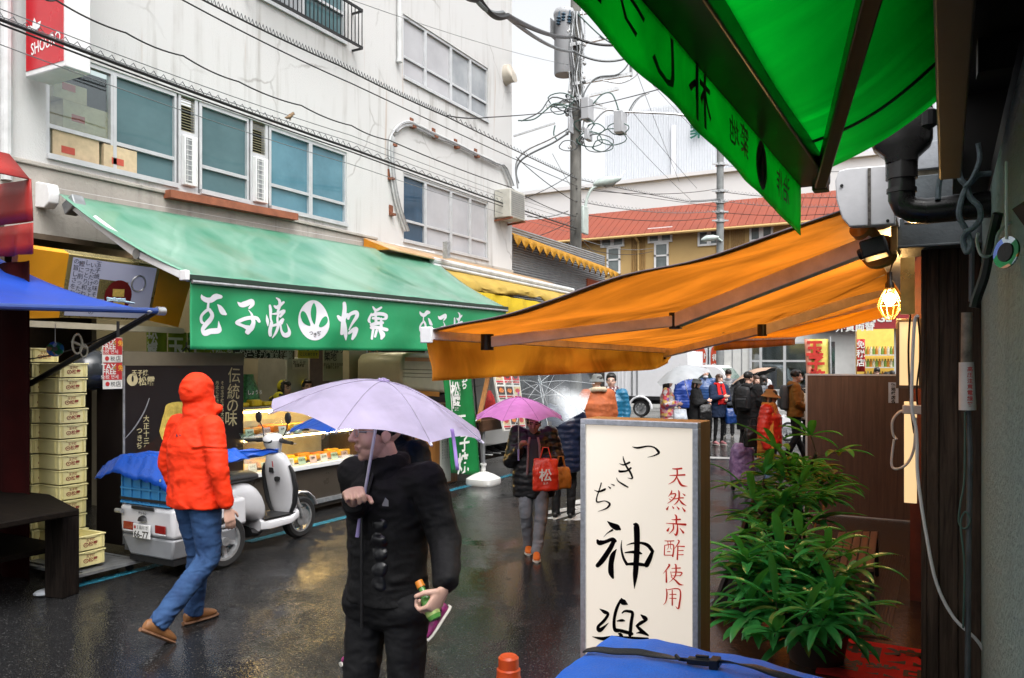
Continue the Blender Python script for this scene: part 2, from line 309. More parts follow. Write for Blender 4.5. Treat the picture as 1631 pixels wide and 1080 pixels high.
# ================================================================ the white building across the street
XF = -8.75
stucco = None
def stucco_mat(name, base, dirt, rust, bumps=.5, scale=55, crack=0):
    m = bpy.data.materials.new(name); m.use_nodes = True; t, L, b, out = nodes_of(m)
    tc = N(t, 'ShaderNodeTexCoord'); mp = N(t, 'ShaderNodeMapping'); mp.inputs['Scale'].default_value = (1, 2.6, .16); L(tc.outputs['Object'], mp.inputs[0])
    n = N(t, 'ShaderNodeTexNoise', Scale=2.2, Detail=7, Roughness=.62); L(mp.outputs[0], n.inputs[0])
    r1 = N(t, 'ShaderNodeMapRange'); r1.inputs[1].default_value = .5; r1.inputs[2].default_value = .75; r1.inputs[4].default_value = .75; L(n.outputs[0], r1.inputs[0])
    n0 = N(t, 'ShaderNodeTexNoise', Scale=.8, Detail=5); L(tc.outputs['Object'], n0.inputs[0])
    r0 = N(t, 'ShaderNodeMapRange'); r0.inputs[1].default_value = .42; r0.inputs[2].default_value = .62; L(n0.outputs[0], r0.inputs[0])
    mm = N(t, 'ShaderNodeMath', operation='MULTIPLY'); L(r1.outputs[0], mm.inputs[0]); L(r0.outputs[0], mm.inputs[1])
    mx = N(t, 'ShaderNodeMix', data_type='RGBA'); mx.inputs[6].default_value = (*base, 1); mx.inputs[7].default_value = (*dirt, 1); L(mm.outputs[0], mx.inputs[0])
    mp3 = N(t, 'ShaderNodeMapping'); mp3.inputs['Scale'].default_value = (1, 5, .22); mp3.inputs['Location'].default_value = (3, 7, 1); L(tc.outputs['Object'], mp3.inputs[0])
    n3 = N(t, 'ShaderNodeTexNoise', Scale=1.6, Detail=4); L(mp3.outputs[0], n3.inputs[0])
    r3 = N(t, 'ShaderNodeMapRange'); r3.inputs[1].default_value = .66; r3.inputs[2].default_value = .8; r3.inputs[4].default_value = .6; L(n3.outputs[0], r3.inputs[0])
    m2 = N(t, 'ShaderNodeMix', data_type='RGBA'); L(mx.outputs[2], m2.inputs[6]); m2.inputs[7].default_value = (*rust, 1); L(r3.outputs[0], m2.inputs[0])
    fin = m2.outputs[2]
    if crack:   # hairline cracks in the render
        nd = N(t, 'ShaderNodeTexNoise', Scale=3, Detail=4); L(tc.outputs['Object'], nd.inputs[0]); md = N(t, 'ShaderNodeMix', data_type='VECTOR'); md.inputs[0].default_value = .18; L(tc.outputs['Object'], md.inputs[4]); L(nd.outputs['Color'], md.inputs[5])
        vc = N(t, 'ShaderNodeTexVoronoi', Scale=.62); vc.feature = 'DISTANCE_TO_EDGE'; L(md.outputs[1], vc.inputs[0]); rc_ = N(t, 'ShaderNodeMapRange'); rc_.inputs[1].default_value = .002; rc_.inputs[2].default_value = .011; rc_.inputs[3].default_value = crack; rc_.inputs[4].default_value = 0; L(vc.outputs['Distance'], rc_.inputs[0])
        nk = N(t, 'ShaderNodeTexNoise', Scale=.9, Detail=3); L(tc.outputs['Object'], nk.inputs[0]); rk = N(t, 'ShaderNodeMapRange'); rk.inputs[1].default_value = .47; rk.inputs[2].default_value = .6; L(nk.outputs[0], rk.inputs[0]); mk = N(t, 'ShaderNodeMath', operation='MULTIPLY'); L(rc_.outputs[0], mk.inputs[0]); L(rk.outputs[0], mk.inputs[1])
        m5 = N(t, 'ShaderNodeMix', data_type='RGBA'); L(mk.outputs[0], m5.inputs[0]); L(fin, m5.inputs[6]); m5.inputs[7].default_value = (.12, .10, .08, 1); fin = m5.outputs[2]
    L(fin, b.inputs['Base Color']); b.inputs['Roughness'].default_value = .75; b.inputs['Specular IOR Level'].default_value = .25
    nb = N(t, 'ShaderNodeTexNoise', Scale=scale, Detail=4, Roughness=.65); L(tc.outputs['Object'], nb.inputs[0])
    bp = N(t, 'ShaderNodeBump', Strength=bumps); bp.inputs['Distance'].default_value = .012; L(nb.outputs[0], bp.inputs['Height']); L(bp.outputs[0], b.inputs['Normal'])
    MATS[name] = m; return m
m_wall = stucco_mat('white_stucco', (.60, .60, .595), (.25, .23, .20), (.34, .17, .06), crack=.38)
m_lint = stucco_mat('dirty_concrete', (.42, .39, .35), (.12, .11, .10), (.30, .16, .08), .8, 25)
m_alu = mat('window_aluminium', (.62, .63, .64), .35, .5, var=.1)
m_white = mat('white_enamel', (.74, .74, .74), .35, var=.07, vs=8, bump=.1, bs=40)
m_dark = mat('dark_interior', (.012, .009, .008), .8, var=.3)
m_black = mat('black_metal', (.012, .012, .013), .4, .3, var=.3, bump=.1)
m_grey = mat('grey_metal', (.30, .31, .32), .4, .5, var=.2, vs=14, bump=.15)
m_steel = mat('galvanised_steel', (.42, .43, .44), .38, .7, var=.25, vs=18)
m_pipe = mat('grey_pvc', (.55, .56, .56), .5, var=.15)
m_rust = mat('rusty_steel', (.20, .07, .035), .8, var=.5, vs=14, bump=.5)
m_teal = mat('teal_film_glass', (.035, .085, .095), .07, var=.5, vs=.7, rvar=.03, col2=(.10, .19, .21), stretch=(1, .8, 1.2))  # slow drift to paler teal puts a reflected gradient into the colour
m_blueg = mat('blue_film_glass', (.05, .14, .19), .07, var=.5, vs=.8, rvar=.03, col2=(.13, .29, .36), stretch=(1, 1, 1.2))  # likewise a reflected gradient put into the blue
m_frost = mat('frosted_pane', (.40, .40, .42), .22, var=.1, vs=1.4, col2=(.50, .50, .52))
m_frost2 = mat('frosted_pane_grey', (.24, .26, .28), .16, vs=1.4, col2=(.42, .44, .46))
m_navy = mat('navy_pane', (.03, .065, .11), .06, var=.3, vs=2)
m_clear = glass('window_glass', (.80, .86, .84), .82, .03)
b1 = thing('apartment_building', 'white stucco apartment building with rust streaked walls above the green awning', 'building', (XF, 9, 0))
def YZ(x, y): p = PX(x, y, XF); return p.y, p.z
def holes_wall(mb, X, y0, y1, z0, z1, holes, dep, k=0):
    ys = sorted({y0, y1, *[h[0] for h in holes], *[h[1] for h in holes]}); zs = sorted({z0, z1, *[h[2] for h in holes], *[h[3] for h in holes]})
    for a, b_ in zip(ys, ys[1:]):
        for c, d in zip(zs, zs[1:]):
            if any(h[0] <= (a + b_) / 2 <= h[1] and h[2] <= (c + d) / 2 <= h[3] for h in holes): continue
            mb.add([(X, a, c), (X, b_, c), (X, b_, d), (X, a, d)], [(0, 1, 2, 3)], k)
    for a, b_, c, d in holes:
        for p, r in (((a, c), (b_, c)), ((b_, c), (b_, d)), ((b_, d), (a, d)), ((a, d), (a, c))):
            mb.add([(X, *p), (X, *r), (X - dep, *r), (X - dep, *p)], [(3, 2, 1, 0)], k)
yA, zA = YZ(74, 252); yB, zB = YZ(552.5, 362); _, zT = YZ(146.6, 99.6); zL = (zA + zB) / 2
yC, zC = YZ(642, 21.5); yD, _ = YZ(777.5, 110); _, zc0 = YZ(642, 125.3)
_, zd1 = YZ(643, 274.7); _, zd0 = YZ(643, 386)
yE0, zE0 = YZ(430, 20); yE1, zE1 = YZ(560, 82)
yEnd = YZ(815.5, 300)[0]
HO = [(yA, yB, zL, zT), (yC, yD, zc0, zC), (yC, yD, zd0, zd1), (yE0 - .3, yE1 - .15, zE1 + .05, zE1 + 1.6)]
ZLIN = zL - .12
mb = MB(); holes_wall(mb, XF, -2, yEnd, ZLIN, 15, HO, .14)
mb.add([(XF, yEnd, 0), (XF - 9, yEnd, 0), (XF - 9, yEnd, 15), (XF, yEnd, 15)], [(0, 1, 2, 3)])
mb.add([(XF, -2, 15), (XF, yEnd, 15), (XF - 9, yEnd, 15), (XF - 9, -2, 15)], [(0, 1, 2, 3)])
mb.build('wall', m_wall, b1)
mb = MB(); mb.box((XF - .3, -2, 3.25), (XF + .03, yEnd + .02, ZLIN)); mb.box((XF, -2, ZLIN), (XF + .06, yEnd - 5, ZLIN + .05)); mb.build('lintel', m_lint, b1, bev=.01)
for a, b_, c, d in HO[:]: MB().box((XF - .6, a - .1, c - .1), (XF - .55, b_ + .1, d + .1))
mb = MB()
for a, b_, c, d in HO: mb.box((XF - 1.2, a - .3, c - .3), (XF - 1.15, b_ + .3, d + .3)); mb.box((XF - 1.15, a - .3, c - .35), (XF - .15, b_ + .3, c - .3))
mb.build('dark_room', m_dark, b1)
def win(segs, z0, z1, rail, mats, par=b1):
    """one window: outer frame with its mullions, one pane each as sub-parts"""
    f = MB(); x0, x1 = XF - .10, XF - .02; Y0, Y1 = segs[0][0], segs[-1][1]
    f.box((x0, Y0, z0), (x1 + .06, Y1, z0 + .06)); f.box((x0, Y0, z1 - .05), (x1, Y1, z1))
    for s_ in segs: f.box((x0, s_[0], z0 + .06), (x1 + .003, s_[0] + .045, z1 - .05)); f.box((x0, s_[1] - .03, z0 + .06), (x1 - .002, s_[1], z1 - .05))
    if rail:
        for s_ in segs: f.box((x0 + .01, s_[0] + .045, z0 + rail), (x1 - .008, s_[1] - .03, z0 + rail + .045))
    fr = f.build('window', m_alu, par)
    for s_, mm in zip(segs, mats): MB().box((XF - .075, s_[0] + .03, z0 + .05), (XF - .066, s_[1] - .02, z1 - .04)).build('pane', mm, fr)
    return fr
ypx = lambda x, y: YZ(x, y)[0]
e = [ypx(x, 255 + .2297 * (x - 75)) for x in (74, 182, 283, 319, 398, 430, 496, 552.5)]
w1 = win([(e[0], e[1]), (e[1], e[2])], zL, zT, .36, [m_clear, m_teal])
w2 = win([(e[3], e[4])], zL, zT, .36, [m_teal]); w3 = win([(e[5], e[6]), (e[6], e[7])], zL, zT, .36, [m_blueg, m_blueg])
blind = mat('olive_blind', (.30, .28, .17), .6, var=.15, vs=3)
for a, b_ in ((e[2], e[3]), (e[4], e[5])):
    f = MB(); a += .03; b_ -= .02
    f.box((XF - .1, a, zL), (XF - .02, a + .04, zT)); f.box((XF - .1, b_ - .05, zL), (XF - .02, b_, zT)); f.box((XF - .1, a + .04, zL + .72), (XF - .022, b_ - .05, zL + .78))
    f.box((XF - .1, a + .04, zL), (XF - .022, b_ - .05, zL + .06))
    fr = f.build('louvre_window', m_alu, b1); g = MB()
    for i in range(14): g.obox((XF - .06, (a + b_) / 2, zL + .8 + i * .036), (.022, 0, -.012), (0, (b_ - a) / 2 - .05, 0), (.001, 0, .002))
    g.build('blind', blind, fr)
    g = MB(); g.box((XF - .5, a + .045, zL + .062), (XF + .05, b_ - .055, zL + .715)); c = g.build('air_conditioner', m_white, b1, bev=.01)
    g = MB(); g.box((XF + .052, a + .06, zL + .1), (XF + .054, b_ - .16, zL + .68)); gr = g.build('grille', m_grey, c)
    g = MB()
    for i in range(9): g.box((XF + .056, a + .06, zL + .12 + i * .066), (XF + .062, b_ - .16, zL + .128 + i * .066))
    for i in range(4): g.box((XF + .0565, a + .075 + i * .07, zL + .1), (XF + .0625, a + .081 + i * .07, zL + .68))
    g.build('bar', m_white, c)
g = [yC + (yD - yC) * t for t in (0, .24, .53, .77, 1)]; sg = list(zip(g, g[1:]))
win(sg, zc0, zC, .42, [m_frost, m_frost, m_frost2, m_frost2]); win(sg, zd0, zd1, .40, [m_navy, m_frost, m_frost, m_frost])
h = HO[3]; mid_ = (h[0] + h[1]) / 2; win([(h[0], mid_), (mid_, h[1])], h[2], h[3], .5, [m_frost2, m_teal])
# balcony rail
mb = MB(); xb = XF + .22
for zz in (zE1, zE1 + .62): mb.box((XF, yE0 - .5, zz), (xb + .02, yE0 - .47, zz + .03)); mb.box((XF, yE1, zz), (xb, yE1 + .03, zz + .03)); mb.box((xb - .01, yE0 - .47, zz), (xb + .025, yE1, zz + .035))
nb_ = 26
for i in range(nb_ + 1): y = yE0 - .47 + (yE1 - yE0 + .46) * i / nb_; mb.box((xb, y, zE1 + .035), (xb + .012, y + .012, zE1 + .62))
mb.build('balcony_rail', m_black, b1)
# drain pipe, cowl, ac unit on the corner
yp, zp = YZ(632, 95); mb = MB(); mb.tube([(XF + .06, yp, 15), (XF + .06, yp, zp)], .045, 10); mb.tube([(XF + .06, yp, zp), (XF + .06, yp, zp - .06)], .055, 10)
mb.build('drain_pipe', m_pipe, b1); mb = MB(); mb.tube([(XF + .05, YZ(6, 200)[0], 15), (XF + .05, YZ(6, 200)[0], 3.8)], .055, 10); mb.build('drain_pipe', m_pipe, b1)
yv, zv = YZ(805, 120); mb = MB()
mb.loft([((XF, yv, zv), (0, .16, 0), (0, 0, .24)), ((XF + .12, yv, zv + .02), (0, .16, 0), (0, 0, .21)), ((XF + .22, yv, zv - .07), (0, .14, 0), (0, 0, .12)), ((XF + .24, yv, zv - .12), (0, .13, 0), (0, 0, .07))], 16); mb.build('vent_cowl', mat('beige_metal', (.42, .38, .32), .5), b1)
# cardboard boxes inside the first window
card = mat('cardboard', (.60, .47, .30), .8, var=.15, vs=9)
for i, (a, b_, c, d, x) in enumerate(((.06, .62, 0, .40, .25), (.2, .95, .4, .74, .28), (.66, 1.10, 0, .34, .22), (.1, .5, .74, .95, .30))):
    mb = MB(); y0 = e[0] + .04; mb.box((XF - x - .35, y0 + a, zL + c + .01), (XF - x + .2, y0 + b_, zL + d)); mb.k = 1; mb.box((XF - x + .201, y0 + a + .1, zL + c + .12), (XF - x + .203, y0 + a + .26, zL + c + .2))
    tag(mb.build('cardboard_box', [card, mat('red_print', (.5, .08, .05), .6)], bev=.004), ('brown carton at the lower left corner behind the first upstairs window', 'wide brown carton lying across two others behind the upstairs window', 'low brown carton at the lower right behind the first upstairs window', 'small carton topmost in the pile behind the upstairs window')[i], 'box', 'cartons behind the upstairs window')
# rust coloured channel under the windows, small corner AC
y0, z0 = YZ(258, 310); y1, z1 = YZ(462, 347)
mb = MB(); mb.obox((XF + .10, (y0 + y1) / 2, (z0 + z1) / 2), (.07, 0, 0), (0, (y1 - y0) / 2, (z1 - z0) / 2), (0, 0, .05)); mb.build('eave_channel', mat('red_oxide', (.28, .09, .045), .6, var=.3, vs=6, bump=.2), b1)
ya, za = YZ(795, 350)
t = thing('air_conditioner', 'beige outdoor air conditioner hung at the corner of the white building', 'air conditioner', (XF + .2, ya, za))
mb = MB(); mb.box((XF + .02, ya - .25, za), (XF + .42, ya + .45, za + .62)); mb.build('casing', mat('cream_metal', (.48, .47, .42), .5, var=.15, bump=.1), t, bev=.015)
mb = MB()
for i in range(12): mb.box((XF + .425, ya - .2, za + .05 + i * .045), (XF + .432, ya + .4, za + .062 + i * .045))
mb.build('grille', m_grey, t)
for yy in (ya - .2, ya + .4): mb = MB(); mb.bar((XF, yy, za - .05), (XF + .45, yy, za - .02), .04, .04); mb.build('bracket', m_rust, t)

# conduit bundle fixed to the facade
t = thing('cable_conduit', 'bundle of grey cables clipped to the white wall between the windows', 'cables', (XF, 11, 5))
pts = [(645, 368), (632, 330), (624, 290), (620, 245), (622, 218), (634, 200), (650, 193), (668, 200), (690, 211), (725, 227), (757, 243), (795, 262), (806, 280), (812, 296)]
for i in range(4):
    mb = MB(); mb.tube([PX(x + i * 2.2 * (1 if y > 215 else .2), y + (i * 2.4 if y < 262 and x > 630 else 0), XF + .05 + .01 * (i % 2)) for x, y in cr(pts, 4)], .016, 6); mb.build('cable', m_steel if i % 2 else m_pipe, t)
for x, y in ((655, 196), (690, 212), (725, 229), (757, 244), (624, 225), (620, 278), (622, 335)): mb = MB(); p = PX(x, y, XF); mb.box(p + V((0, -.05, -.10)), p + V((.09, .05, -.06))); mb.box(p + V((0, -.05, -.05)), p + V((.02, .05, .09))); mb.build('clamp', m_rust, t)

# red projecting shop sign
t = thing('shop_sign', 'red and white projecting box sign at the top left of the white building', 'sign', (-8.3, 5, 5))
a = PY(40, 110, 5.0); b_ = PY(104, 104, 5.0); mb = MB(); zb = (a.z + b_.z) / 2 - .05
mb.box((a.x, 5.0, zb), (b_.x, 5.28, 8)); mb.build('housing', m_white, t, bev=.012)
mb = MB(); mb.box((a.x + .025, 4.994, zb + .06), (b_.x - .025, 4.999, 7.95)); mb.build('face_panel', mat('red_acrylic', (.50, .012, .022), .25, var=.08, coat=.3), t)
mb = MB(); u = (b_.x - a.x); mb.lines('SHOURO', (a.x + u * .54, 4.990, zb + .30), (1, 0, .10), (-.08, 0, 1), .175, bold=.012, squeeze=.72)
petal = lambda c, an, l, wd: [c + V((sin(an), 0, cos(an))) * l * t_ + V((cos(an), 0, -sin(an))) * wd * sin(PI * t_) * sg_ for sg_ in (1, -1) for t_ in ([i / 8 for i in range(8)] if sg_ == 1 else [1 - i / 8 for i in range(8)])]
pc = V((a.x + u * .26, 4.9898, zb + .43))
for an in (-1.0, 0, .9): mb.poly(petal(pc + V((0, 0, .02)), an, .15, .035))
pc2 = V((a.x + u * .25, 4.9898, zb + 1.28))
for an in (-.9, 0, .9): mb.poly(petal(pc2, an, .45, .11))
mb.build('lettering', emis('white_print', (.8, .8, .8), .02), t)

# ================================================================ lower buildings further along the street
XS = -9.0
t = thing('shutter_building', 'low building with grey corrugated upper wall beside the white building', 'building', (XS, 19, 0))
y0 = yEnd + .02; y1 = 22.4; zt = PX(818, 372, XS).z
corr = mat('corrugated_grey', (.28, .29, .30), .45, .4, var=.15, vs=4)
mb = MB(); n_ = 60; pr = []
for i in range(n_ + 1): pr.append((XS + (.02 if i % 2 else 0), 3.3 + (zt + .15 - 3.3) * i / n_))
for i in range(n_): mb.add([(pr[i][0], y0, pr[i][1]), (pr[i][0], y1, pr[i][1]), (pr[i + 1][0], y1, pr[i + 1][1]), (pr[i + 1][0], y0, pr[i + 1][1])], [(0, 1, 2, 3)])
mb.add([(XS - .02, y1, 0), (XS - 4, y1, 0), (XS - 4, y1, zt + .15), (XS - .02, y1, zt + .15)], [(0, 1, 2, 3)])
mb.build('upper_wall', corr, t, ang=10)
mb = MB(); mb.box((XS - .3, y1 - 1.4, 3.4), (XS + .04, y1 + .02, 4.3)); mb.build('fascia', mat('orange_board', (.40, .07, .02), .6), t)
mb = MB(); mb.box((XS - .2, y0, 0), (XS, y0 + .3, 3.3)); mb.box((XS - .2, 18.9, 0), (XS, 19.2, 3.3)); mb.box((XS - .2, y1 - .3, 0), (XS, y1, 3.3)); mb.box((XS - .3, y0, 3.0), (XS + .02, y1, 3.3)); mb.box((XS - 3, y0, 0), (XS - 2.9, y1, 3.3)); mb.build('lower_front', m_dark, t)
ysc = mat('yellow_canvas', (.55, .27, .02), .55, var=.12, vs=4, bump=.3, bs=12, transl=.25)
t = thing('scalloped_awning', 'narrow yellow awning with a scalloped edge over the corrugated wall', 'awning', (XS, 19, zt))
A0 = PX(818, 374, XS + .25); A1 = P(985, 435, 23.5)
def scal(u, v):
    p = A0.lerp(A1, u); d = .06 + .20 * abs(sin(u * PI * 17)) ** .5
    return p + V((.06 * sin(u * PI * 34) * v, 0, -d * v))
mb = MB(); mb.grid(scal, 170, 4); mb.build('valance', ysc, t, solid=.012)
mb = MB(); mb.grid(lambda u, v: A0.lerp(A1, u) + V((-.30 * v, 0, .16 * v)), 20, 2); mb.build('canopy', ysc, t, solid=.015)
# next shop: folded yellow awning and a tan fixed canopy
t = thing('metal_canopy', 'faded orange sheet canopy sloping under the frosted windows', 'canopy', (-8.6, 12, 3.8))
p0 = PX(580, 380, XF + .06); p1 = PX(870, 448, XF + .02); o0 = V((.55, 0, -.22)); tan_ = mat('faded_orange_sheet', (.45, .24, .10), .4, var=.25, vs=2.5, col2=(.55, .38, .22))
mb = MB(); mb.grid(lambda u, v: p0.lerp(p1, u) + o0 * v, 12, 2); mb.build('sheet', tan_, t, solid=.03)
mb = MB(); mb.prism([p0 + V((.0, -.01, 0)), p0 + o0 + V((0, -.01, 0)), p0 + V((0, -.01, -.22))], (0, .05, 0)); mb.build('end_plate', mat('orange_sheet', (.60, .22, .01), .4), t)
t = thing('folded_awning', 'crumpled yellow awning half rolled up beyond the green awning', 'awning', (-8, 13, 3.5))
c0 = PX(688, 414, -8.2); c1 = PX(912, 463, -8.2); mb = MB(); mb.tube([c0, c1], .06, 10); mb.tube([c0 + V((.02, 0, -.09)), c1 + V((.02, 0, -.09))], .035, 8); mb.build('roller', m_pipe, t)
yel = mat('yellow_awning_cloth', (.58, .40, .08), .6, var=.2, vs=2, bump=.9, bs=7, transl=.3, bstretch=(1, .5, 2))
mb = MB(); mb.grid(lambda u, v: c0.lerp(c1, u) + V((.12 * sin(v * PI) + .35 * v + .04 * noise.noise((u * 14, v * 5, 0)), 0, -.12 - .34 * v + .09 * noise.noise((u * 18 + v * 3, v * 2, 3)) * v - .05 * sin(u * 9) * v)), 60, 8); mb.build('cloth', yel, t, solid=.01)
mb = MB(); mb.grid(lambda u, v: c0.lerp(c1, u) + V((.36 + .03 * sin(u * 60), 0, -.50 - .75 * v)), 60, 2); mb.build('valance', mat('bright_yellow_cloth', (.62, .44, .01), .6, var=.1, transl=.35), t, solid=.008)
mb = MB(); mb.box(c0 + V((.1, .2, .05)), c0 + V((.2, .3, .35))); mb.build('bracket', m_steel, t)

# ================================================================ far side of the crossing
def far_frame(px, y, d): return P(px, y, d)
YB = None
t = thing('ochre_building', 'long ochre building with a red metal roof behind the utility poles', 'building', P(1000, 600, 36))
# its front stands square to the street: lines run to the second vanishing point
LW = V((-1, 0, 0)); B0 = P(1330, 346, 34); B1 = PY(820, 380, B0.y); ze = B0.z - .1
och = mat('ochre_render', (.50, .33, .13), .7, var=.08, vs=.6, bump=.15, bs=20); ochc = mat('ochre_corrugated', (.33, .19, .06), .6, var=.15)
redr = mat('red_metal_roof', (.24, .045, .018), .5, var=.12, vs=1.2)
Xl = B1.x - 14; Xr = B0.x + 10; Yb = B0.y
mb = MB(); mb.box((Xl, Yb, 0), (Xr, Yb + 8, ze)); mb.build('wall', och, t)
for x0, x1 in ((Xl + 9, B1.x + 2.6), (PY(1006, 400, Yb).x, PY(1030, 400, Yb).x), (PY(1140, 400, Yb).x, PY(1165, 400, Yb).x), (PY(1165, 380, Yb).x, PY(1188, 400, Yb).x)):
    mb = MB(); n_ = max(3, int((x1 - x0) / .09))
    for i in range(n_): mb.box((x0 + i * .09, Yb - .05, 3), (x0 + i * .09 + .055, Yb - .002, ze))
    mb.build('cladding', ochc, t)
rp = PY(1330, 305, Yb + 2.2); mb = MB(); n_ = 110
for i in range(n_): x0 = Xl + (Xr - Xl) * i / n_; x1 = Xl + (Xr - Xl) * (i + .94) / n_; mb.prism([(x0, Yb - .5, ze - .12), (x0, Yb - .5, ze), (x0, Yb + 2.2, rp.z + .05), (x0, Yb + 2.2, rp.z - .1)], (x1 - x0, 0, 0))
mb.box((Xl, Yb - .45, ze - .1), (Xr, Yb + 2.2, ze - .02)); mb.build('roof', redr, t)
mb = MB(); mb.tube([(Xl, Yb - .56, ze - .1), (Xr, Yb - .56, ze - .1)], .07, 8); x = PY(1018, 380, Yb).x; mb.tube([(x, Yb - .5, ze - .15), (x, Yb - .1, ze - .4), (x, Yb - .1, 0)], .06, 8); mb.build('gutter', och, t)
m_shade = mat('dim_window_glass', (.10, .12, .12), .08, var=.4, vs=1, col2=(.22, .25, .25))
for cx, y0, w_, h_, lower in ((908, 378, 44, 22, 0), (976, 372, 52, 22, 1), (1052, 364, 54, 22, 1), (1130, 368, 50, 22, 0), (1213, 360, 52, 20, 0)):
    a = PY(cx - w_ * .36, y0, Yb); b_ = PY(cx + w_ * .36, y0 + h_, Yb); zt_, zb_ = a.z, a.z - .72
    f = MB(); y_ = Yb - .06
    def fr_(x0, x1, z0, z1):
        for q0, q1 in (((x0, z0), (x1, z0 + .09)), ((x0, z1 - .09), (x1, z1)), ((x0, z0 + .09), (x0 + .09, z1 - .09)), ((x1 - .09, z0 + .09), (x1, z1 - .09))): f.box((q0[0], y_ - .04, q0[1]), (q1[0], y_ + .05, q1[1]))
    mx_ = (a.x + b_.x) / 2; fr_(a.x, mx_, zb_, zt_); fr_(mx_ + .002, b_.x, zb_, zt_)
    if lower: fr_(mx_ - .28, mx_ + .42, zb_ - 1.3, zb_ - .003); f.box((mx_ - .28, y_ - .04, zb_ - .66), (mx_ + .42, y_ + .03, zb_ - .58))
    w_ = f.build('window', m_white, t)
    g = MB(); g.box((a.x + .05, y_ + .0, zb_ + .05), (b_.x - .05, y_ + .02, zt_ - .05))
    if lower: g.box((mx_ - .24, y_, zb_ - 1.26), (mx_ + .38, y_ + .02, zb_ - .05))
    g.build('pane', m_shade, w_)
fac = mat('white_cladding', (.62, .62, .64), .55, var=.05, vs=.3)
t = thing('white_hall', 'large pale hall with a long parapet behind the red roof', 'building', P(1000, 500, 52))
p = P(1330, 252, 48); Yh = p.y; mb = MB(); mb.box((p.x - 60, Yh, 0), (p.x + 30, Yh + 20, p.z)); mb.build('wall', fac, t)
mb = MB(); mb.box((p.x - 60, Yh - .25, p.z - .12), (p.x + 30, Yh + .2, p.z + .12)); mb.build('parapet', fac, t)
t = thing('market_block', 'tall pale block clad in vertical ribbed sheet standing at the back', 'building', P(1000, 400, 66))
a = PY(964, 183, Yh + 14); mb = MB(); mb.box((a.x, Yh + 14, 0), (a.x + 60, Yh + 34, a.z)); mb.build('wall', mat('pale_ribbed_sheet', (.58, .60, .63), .5, var=.04), t)
mb = MB()
for i in range(150): mb.box((a.x + .05 + i * .22, Yh + 13.93, 4), (a.x + .13 + i * .22, Yh + 13.998, a.z - .05))
mb.build('rib', mat('pale_rib_sheet', (.56, .58, .61), .5, var=.04), t)
x = PY(1071, 300, Yh + 14).x; mb = MB(); mb.box((x, Yh + 13.7, 5), (x + .35, Yh + 13.92, PY(1071, 195, Yh + 13).z)); mb.build('drain_pipe', fac, t)
p = PY(1108, 196, Yh + 13.6); mb = MB(); mb.lines('築地市場', p + V((-.5, 0, -.6)), (1, 0, 0), (0, 0, 1), 1.5, bold=.02, al=0); mb.build('lettering', mat('dark_green_sign', (.01, .10, .07), .4), t)
# ================================================================ utility poles and overhead cables
m_conc = mat('pole_concrete', (.17, .165, .15), .8, var=.3, vs=5, bump=.3, bs=40, stretch=(1, 1, .3))
m_cable = mat('black_cable', (.012, .012, .013), .5); m_cgrey = mat('grey_cable', (.13, .14, .145), .5); m_cgreen = mat('green_cable', (.06, .12, .10), .5)
m_tr = mat('transformer_grey', (.42, .43, .45), .45, var=.08, vs=2)
DP = 24.0; Q = lambda x, y, dd=0: P(x, y, DP + dd)
base = Q(917, 678); base.z = 0
t = thing('utility_pole', 'tall concrete utility pole with a transformer and tangled cables', 'pole', base)
mb = MB(); mb.tube([base, base + V((0, 0, 14))], [.19, .15], 16); mb.build('shaft', m_conc, t)
mb = MB(); c = Q(899, 120); mb.lathe([(.0, 0), (.29, 0), (.31, .04), (.31, 1.75), (.33, 1.78), (.33, 1.86), (.29, 1.95), (0, 2.0)], c, 24); tr = mb.build('transformer', m_tr, t)
for x, y in ((889, 26), (906, 24), (897, 20)):
    mb = MB(); a = Q(x, y + 14, -.28); mb.lathe([(.03, 0), (.075, .03), (.03, .08), (.075, .12), (.03, .17), (.075, .21), (.03, .26), (.02, .40)], a, 10, ax=(.1, 0, 1)); mb.build('bushing', mat('blue_porcelain', (.05, .09, .13), .25), tr)
mb = MB(); mb.box(Q(876, 58, -.3), Q(888, 38, .1)); mb.build('terminal_box', m_steel, tr)
for a, b_, wd in (((917, 22), (968, 16), .09), ((900, 74), (990, 54), .10), ((912, 134), (1006, 118), .09), ((1005, 78), (1005, 122), .07), ((870, 170), (985, 141), .08), ((916, 150), (960, 168), .06), ((818, 217), (884, 196), .05), ((1000, 178), (930, 168), .05)):
    mb = MB(); mb.bar(Q(*a, -.22), Q(*b_, -.22), wd, wd); mb.build('crossarm', m_steel, t)
for a, b_ in (((925, 190), (946, 160)), ((977, 211), (999, 181)), ((904, 210), (914, 190)), ((930, 222), (944, 208))):
    p, q = Q(*a, -.45), Q(*b_, -.2); mb = MB(); mb.box(p, q); mb.build('junction_box', m_tr, t, bev=.02)
random.seed(3)
for i in range(30):
    y = 20 + i * 7.4; sd_ = random.choice((-1, 1)); p = Q(917 + sd_ * random.uniform(8, 14), y, random.uniform(-.3, .1))
    mb = MB(); mb.lathe([(.02, -.05), (.055, -.03), (.03, 0), (.055, .03), (.02, .06)], p, 8, ax=(random.uniform(-1, 1), .3, random.uniform(.2, 1))); mb.build('insulator', m_white if i % 3 else m_cgrey, t)
for i in range(7):
    x = 905 + i * 4.0; y1 = random.uniform(150, 225); mb = MB()
    mb.tube([Q(x + 3 * sin(k * 1.3 + i), 18 + (y1 - 18) * k / 8, -.26 - .02 * (i % 2)) for k in range(9)], .022, 6); mb.build('riser_cable', m_cgrey if i % 2 else m_steel, t)
